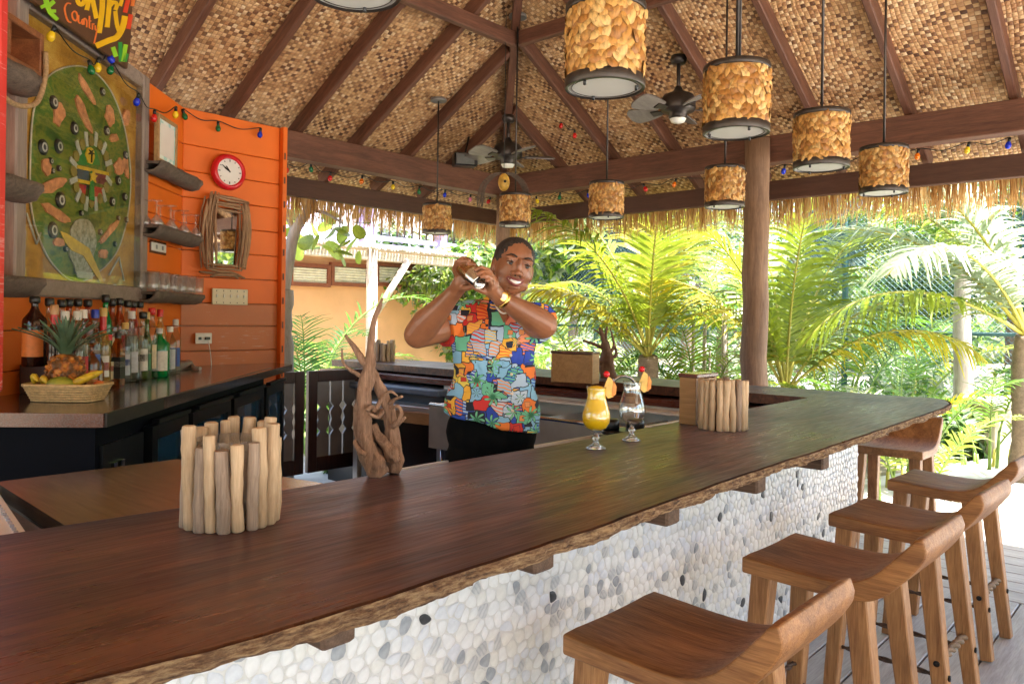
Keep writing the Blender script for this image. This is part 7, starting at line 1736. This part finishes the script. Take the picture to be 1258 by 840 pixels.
# pale poles among the canes
for i, (u, v0, v1, rr) in enumerate(((852, 395, 470, .02), (866, 398, 470, .025), (872, 430, 470, .014), (890, 380, 470, .03))):
    g = gpos(u, 9.2); tp = atD(u, v0, 9.2); b = MB(); b.tube([(g.x, g.y, gz), (tp.x, tp.y, tp.z)], rr, 8); o = b.build('garden_stake', palet)
    tag(o, ['thin pale stake at the left of the cane clump', 'pale stake with a cut top in the cane clump', 'shortest pale stake in the cane clump', 'thickest pale stake nearest the log post'][i], 'stake')
# ------------------------------------------------------------------ chain link fence
XF = 13.2
fe = thing('chain_link_fence', 'tall green chain link fence with blue green wind screen behind the palms', 'fence', (XF, 6, 0))
fpm = simple('dark green fence post', (.02, .07, .06), .5, .3); fwm = simple('fence wire', (.1, .16, .16), .5, .5)
ya, yb_ = -3.0, 17.0; zt_ = 4.4
y = ya
while y <= yb_:
    b = MB(); b.tube([(XF, y, gz), (XF, y, zt_)], .05, 8); b.build('fence_post', fpm, fe); y += 2.5
for z in (gz+.1, 1.35, zt_):
    b = MB(); b.tube([(XF, ya, z), (XF, yb_, z)], .03, 8); b.build('fence_rail', fpm, fe)
b = MB(); sp = .085; Hf = zt_-gz; y = ya-Hf
def wire(a, c, w_=.0035):
    a, c = Vector(a), Vector(c); t_ = (c-a).normalized(); n1 = Vector((1, 0, 0))*w_; n2 = t_.cross(Vector((1, 0, 0)))*w_
    b.add([a+n1, a+n2, a-n1, a-n2, c+n1, c+n2, c-n1, c-n2], [(i, (i+1) % 4, 4+(i+1) % 4, 4+i) for i in range(4)])
while y < yb_:
    for s in (1, -1):
        ys, ye_ = (y, y+Hf) if s > 0 else (y+Hf, y); zs_, ze_ = gz, zt_
        lo, hi = max(min(ys, ye_), ya), min(max(ys, ye_), yb_)
        if hi-lo < .05: continue
        f_ = lambda yy: gz+(yy-ys)/(ye_-ys)*Hf
        wire((XF, lo, f_(lo)), (XF, hi, f_(hi)))
    y += sp
b.build('wire_mesh', fwm, fe, kind='stuff')
scm = N('wind screen cloth'); scm.set((.06, .12, .13), .8); trn = scm.n('BsdfTransparent'); mx = scm.n('MixShader', {0: .35, 1: scm.b.outputs[0], 2: trn.outputs[0]}); scm.l(mx.outputs[0], scm.out.inputs[0])
for (y0_, y1_, z0_, z1_) in ((7.6, 13.6, 2.2, 4.3), (4.2, 5.2, 2.4, 4.2)):
    b = MB(); b.box((XF+.08, (y0_+y1_)/2, (z0_+z1_)/2), (.004, y1_-y0_, z1_-z0_)); b.build('wind_screen', scm.mat, fe)
# pale garden wall and bright pool deck beyond
b = MB(); b.box((XF+2.2, 4, .1), (.3, 22, .6)); tag(b.build('garden_wall', simple('white rendered wall', (.7, .68, .64), .85, 0, .08, 3, .2)), 'low white wall behind the chain link fence', 'wall')
bsand = MB(); bsand.prism([(9.6, 3.2), (15, 2.5), (16.5, 14), (11, 14), (8.6, 8)], -.14, -.04); bsand.build('pale_gravel', simple('pale gravel bed', (.55, .53, .48), .95, 0, .35, 14, .8))['kind'] = 'structure'
# ------------------------------------------------------------------ trees beyond the fence
crowns = []
for k, (ms, sd_) in enumerate(((['bush', 'dark', 'lime'], 3), (['lime', 'grey', 'areca'], 5), (['dark', 'bush', 'areca'], 8))):  # grey leaves pale the backdrop, standing in for washed-out daylight
    bb = MB(); r = random.Random(sd_)
    for j in range(14):
        c = Vector((r.uniform(-1.5, 1.5), r.uniform(-1.5, 1.5), r.uniform(-1.0, 1.3))); cl = leafcloud(r.uniform(.6, 1.0), r.uniform(.6, 1.0), r.uniform(.45, .75), 430, .2, sd_*10+j, 3)
        bb.add([Vector(p)+c for p in cl.v], cl.f, 0); bb.m[-len(cl.m):] = cl.m
    crowns.append(bb.mesh('crown', [LF[x] for x in ms]))
tr = MB(); tr.tube([(0, 0, 0), (.1, .05, 1.2), (.0, .1, 2.6), (.05, 0, 3.4)], [.2, .15, .11, .06], 10)
for a in (0, 2.1, 4.2): tr.tube([(0, .05, 1.9), (math.cos(a)*.7, math.sin(a)*.7, 3.0)], [.08, .04], 7)
trme = tr.mesh('trunk', trunkm)
kinds = ['mid green bushy tree with loose crown', 'pale silvery lime tree with loose crown', 'dark green dense tree']
r = random.Random(21)
for i, (u, d, s, k, hz) in enumerate([(330, 19, 1.0, 0, 2.6), (575, 17, 1.15, 1, 2.4), (640, 20, 1.3, 0, 2.6), (705, 19, .9, 2, 2.0), (770, 26, 1.4, 1, 2.6), (840, 23, 1.1, 1, 2.0), (905, 26, 1.3, 1, 2.3), (975, 18, 1.0, 1, 2.0), (1045, 27, 1.3, 1, 2.0), (1115, 19, .8, 2, 1.2), (1180, 25, 1.3, 1, 1.8), (1250, 18, 1.2, 0, 2.2), (1320, 16, 1.2, 2, 2.6), (600, 13.5, .7, 1, 1.6), (545, 14.5, .8, 2, 2.0)]):
    g = gpos(u, d); t = thing('background_tree', '%s %s' % (kinds[k], ['beyond the cottage at the left', 'right behind the shaker', 'behind the corner post', 'above the yellow frond', 'centred above the yellow cocktail', 'over the cane clump', 'just left of the log post', 'just right of the log post', 'over the corner of the bar', 'left of the pale slim trunk', 'behind the pale slim trunk', 'at the right edge', 'past the right edge of the path', 'low behind the bartender', 'at the end of the cottage'][i]), 'tree', g, r.uniform(0, 6.28), 'trees beyond the garden fence')
    t.scale = (s, s, s); link('crown', crowns[k], t, (0, 0, hz+.9)); link('trunk', trme, t)
# planting behind the camera side of the pavilion (seen in the mirror and in reflections)
areca('clumping palm behind the stools side, outside the right edge of the photo', Vector((8.3, -5.0, gz)), 14, 2.4, [LF['palm'], LF['areca'], LF['lime']], 31)
areca('second clumping palm outside the right edge of the photo', Vector((9.8, -7.0, gz)), 14, 2.6, [LF['palm'], LF['lime']], 32)
for i, (x, y, s, k) in enumerate(((12, -10, 1.2, 0), (6, -14, 1.2, 1), (-3, -14, 1.2, 2), (-10, -8, 1.3, 0), (-11, 2, 1.2, 1), (-7, 11, 1.3, 2))):
    t = thing('background_tree', '%s standing %s' % (kinds[k], ['beyond the path behind the stools', 'straight behind the bar stools', 'behind the camera', 'behind the camera to the left', 'left of the pavilion', 'behind the orange walls'][i]), 'tree', (x, y, gz), i, 'trees beyond the garden fence')
    t.scale = (s, s, s); link('crown', crowns[k], t, (0, 0, 3.2)); link('trunk', trme, t)
b = MB(); r = random.Random(9)
for j in range(60):
    a = rad(-12)+rad(112)*j/59; d = r.uniform(34, 42); c = Vector((math.cos(a)*d, math.sin(a)*d, r.uniform(.3, 1.8))); cl = leafcloud(r.uniform(2, 3.2), r.uniform(2, 3.2), r.uniform(1.0, 2.0), 170, .75, 300+j, 3)
    b.add([Vector(p)+c for p in cl.v], cl.f, 0); b.m[-len(cl.m):] = cl.m
tag(b.build('distant_trees', [LF['bush'], LF['grey'], LF['lime']]), 'mass of distant trees in paled colours closing the view', 'woods', kind='stuff')  # outdoor glare is put into the pale leaf colours; no haze here
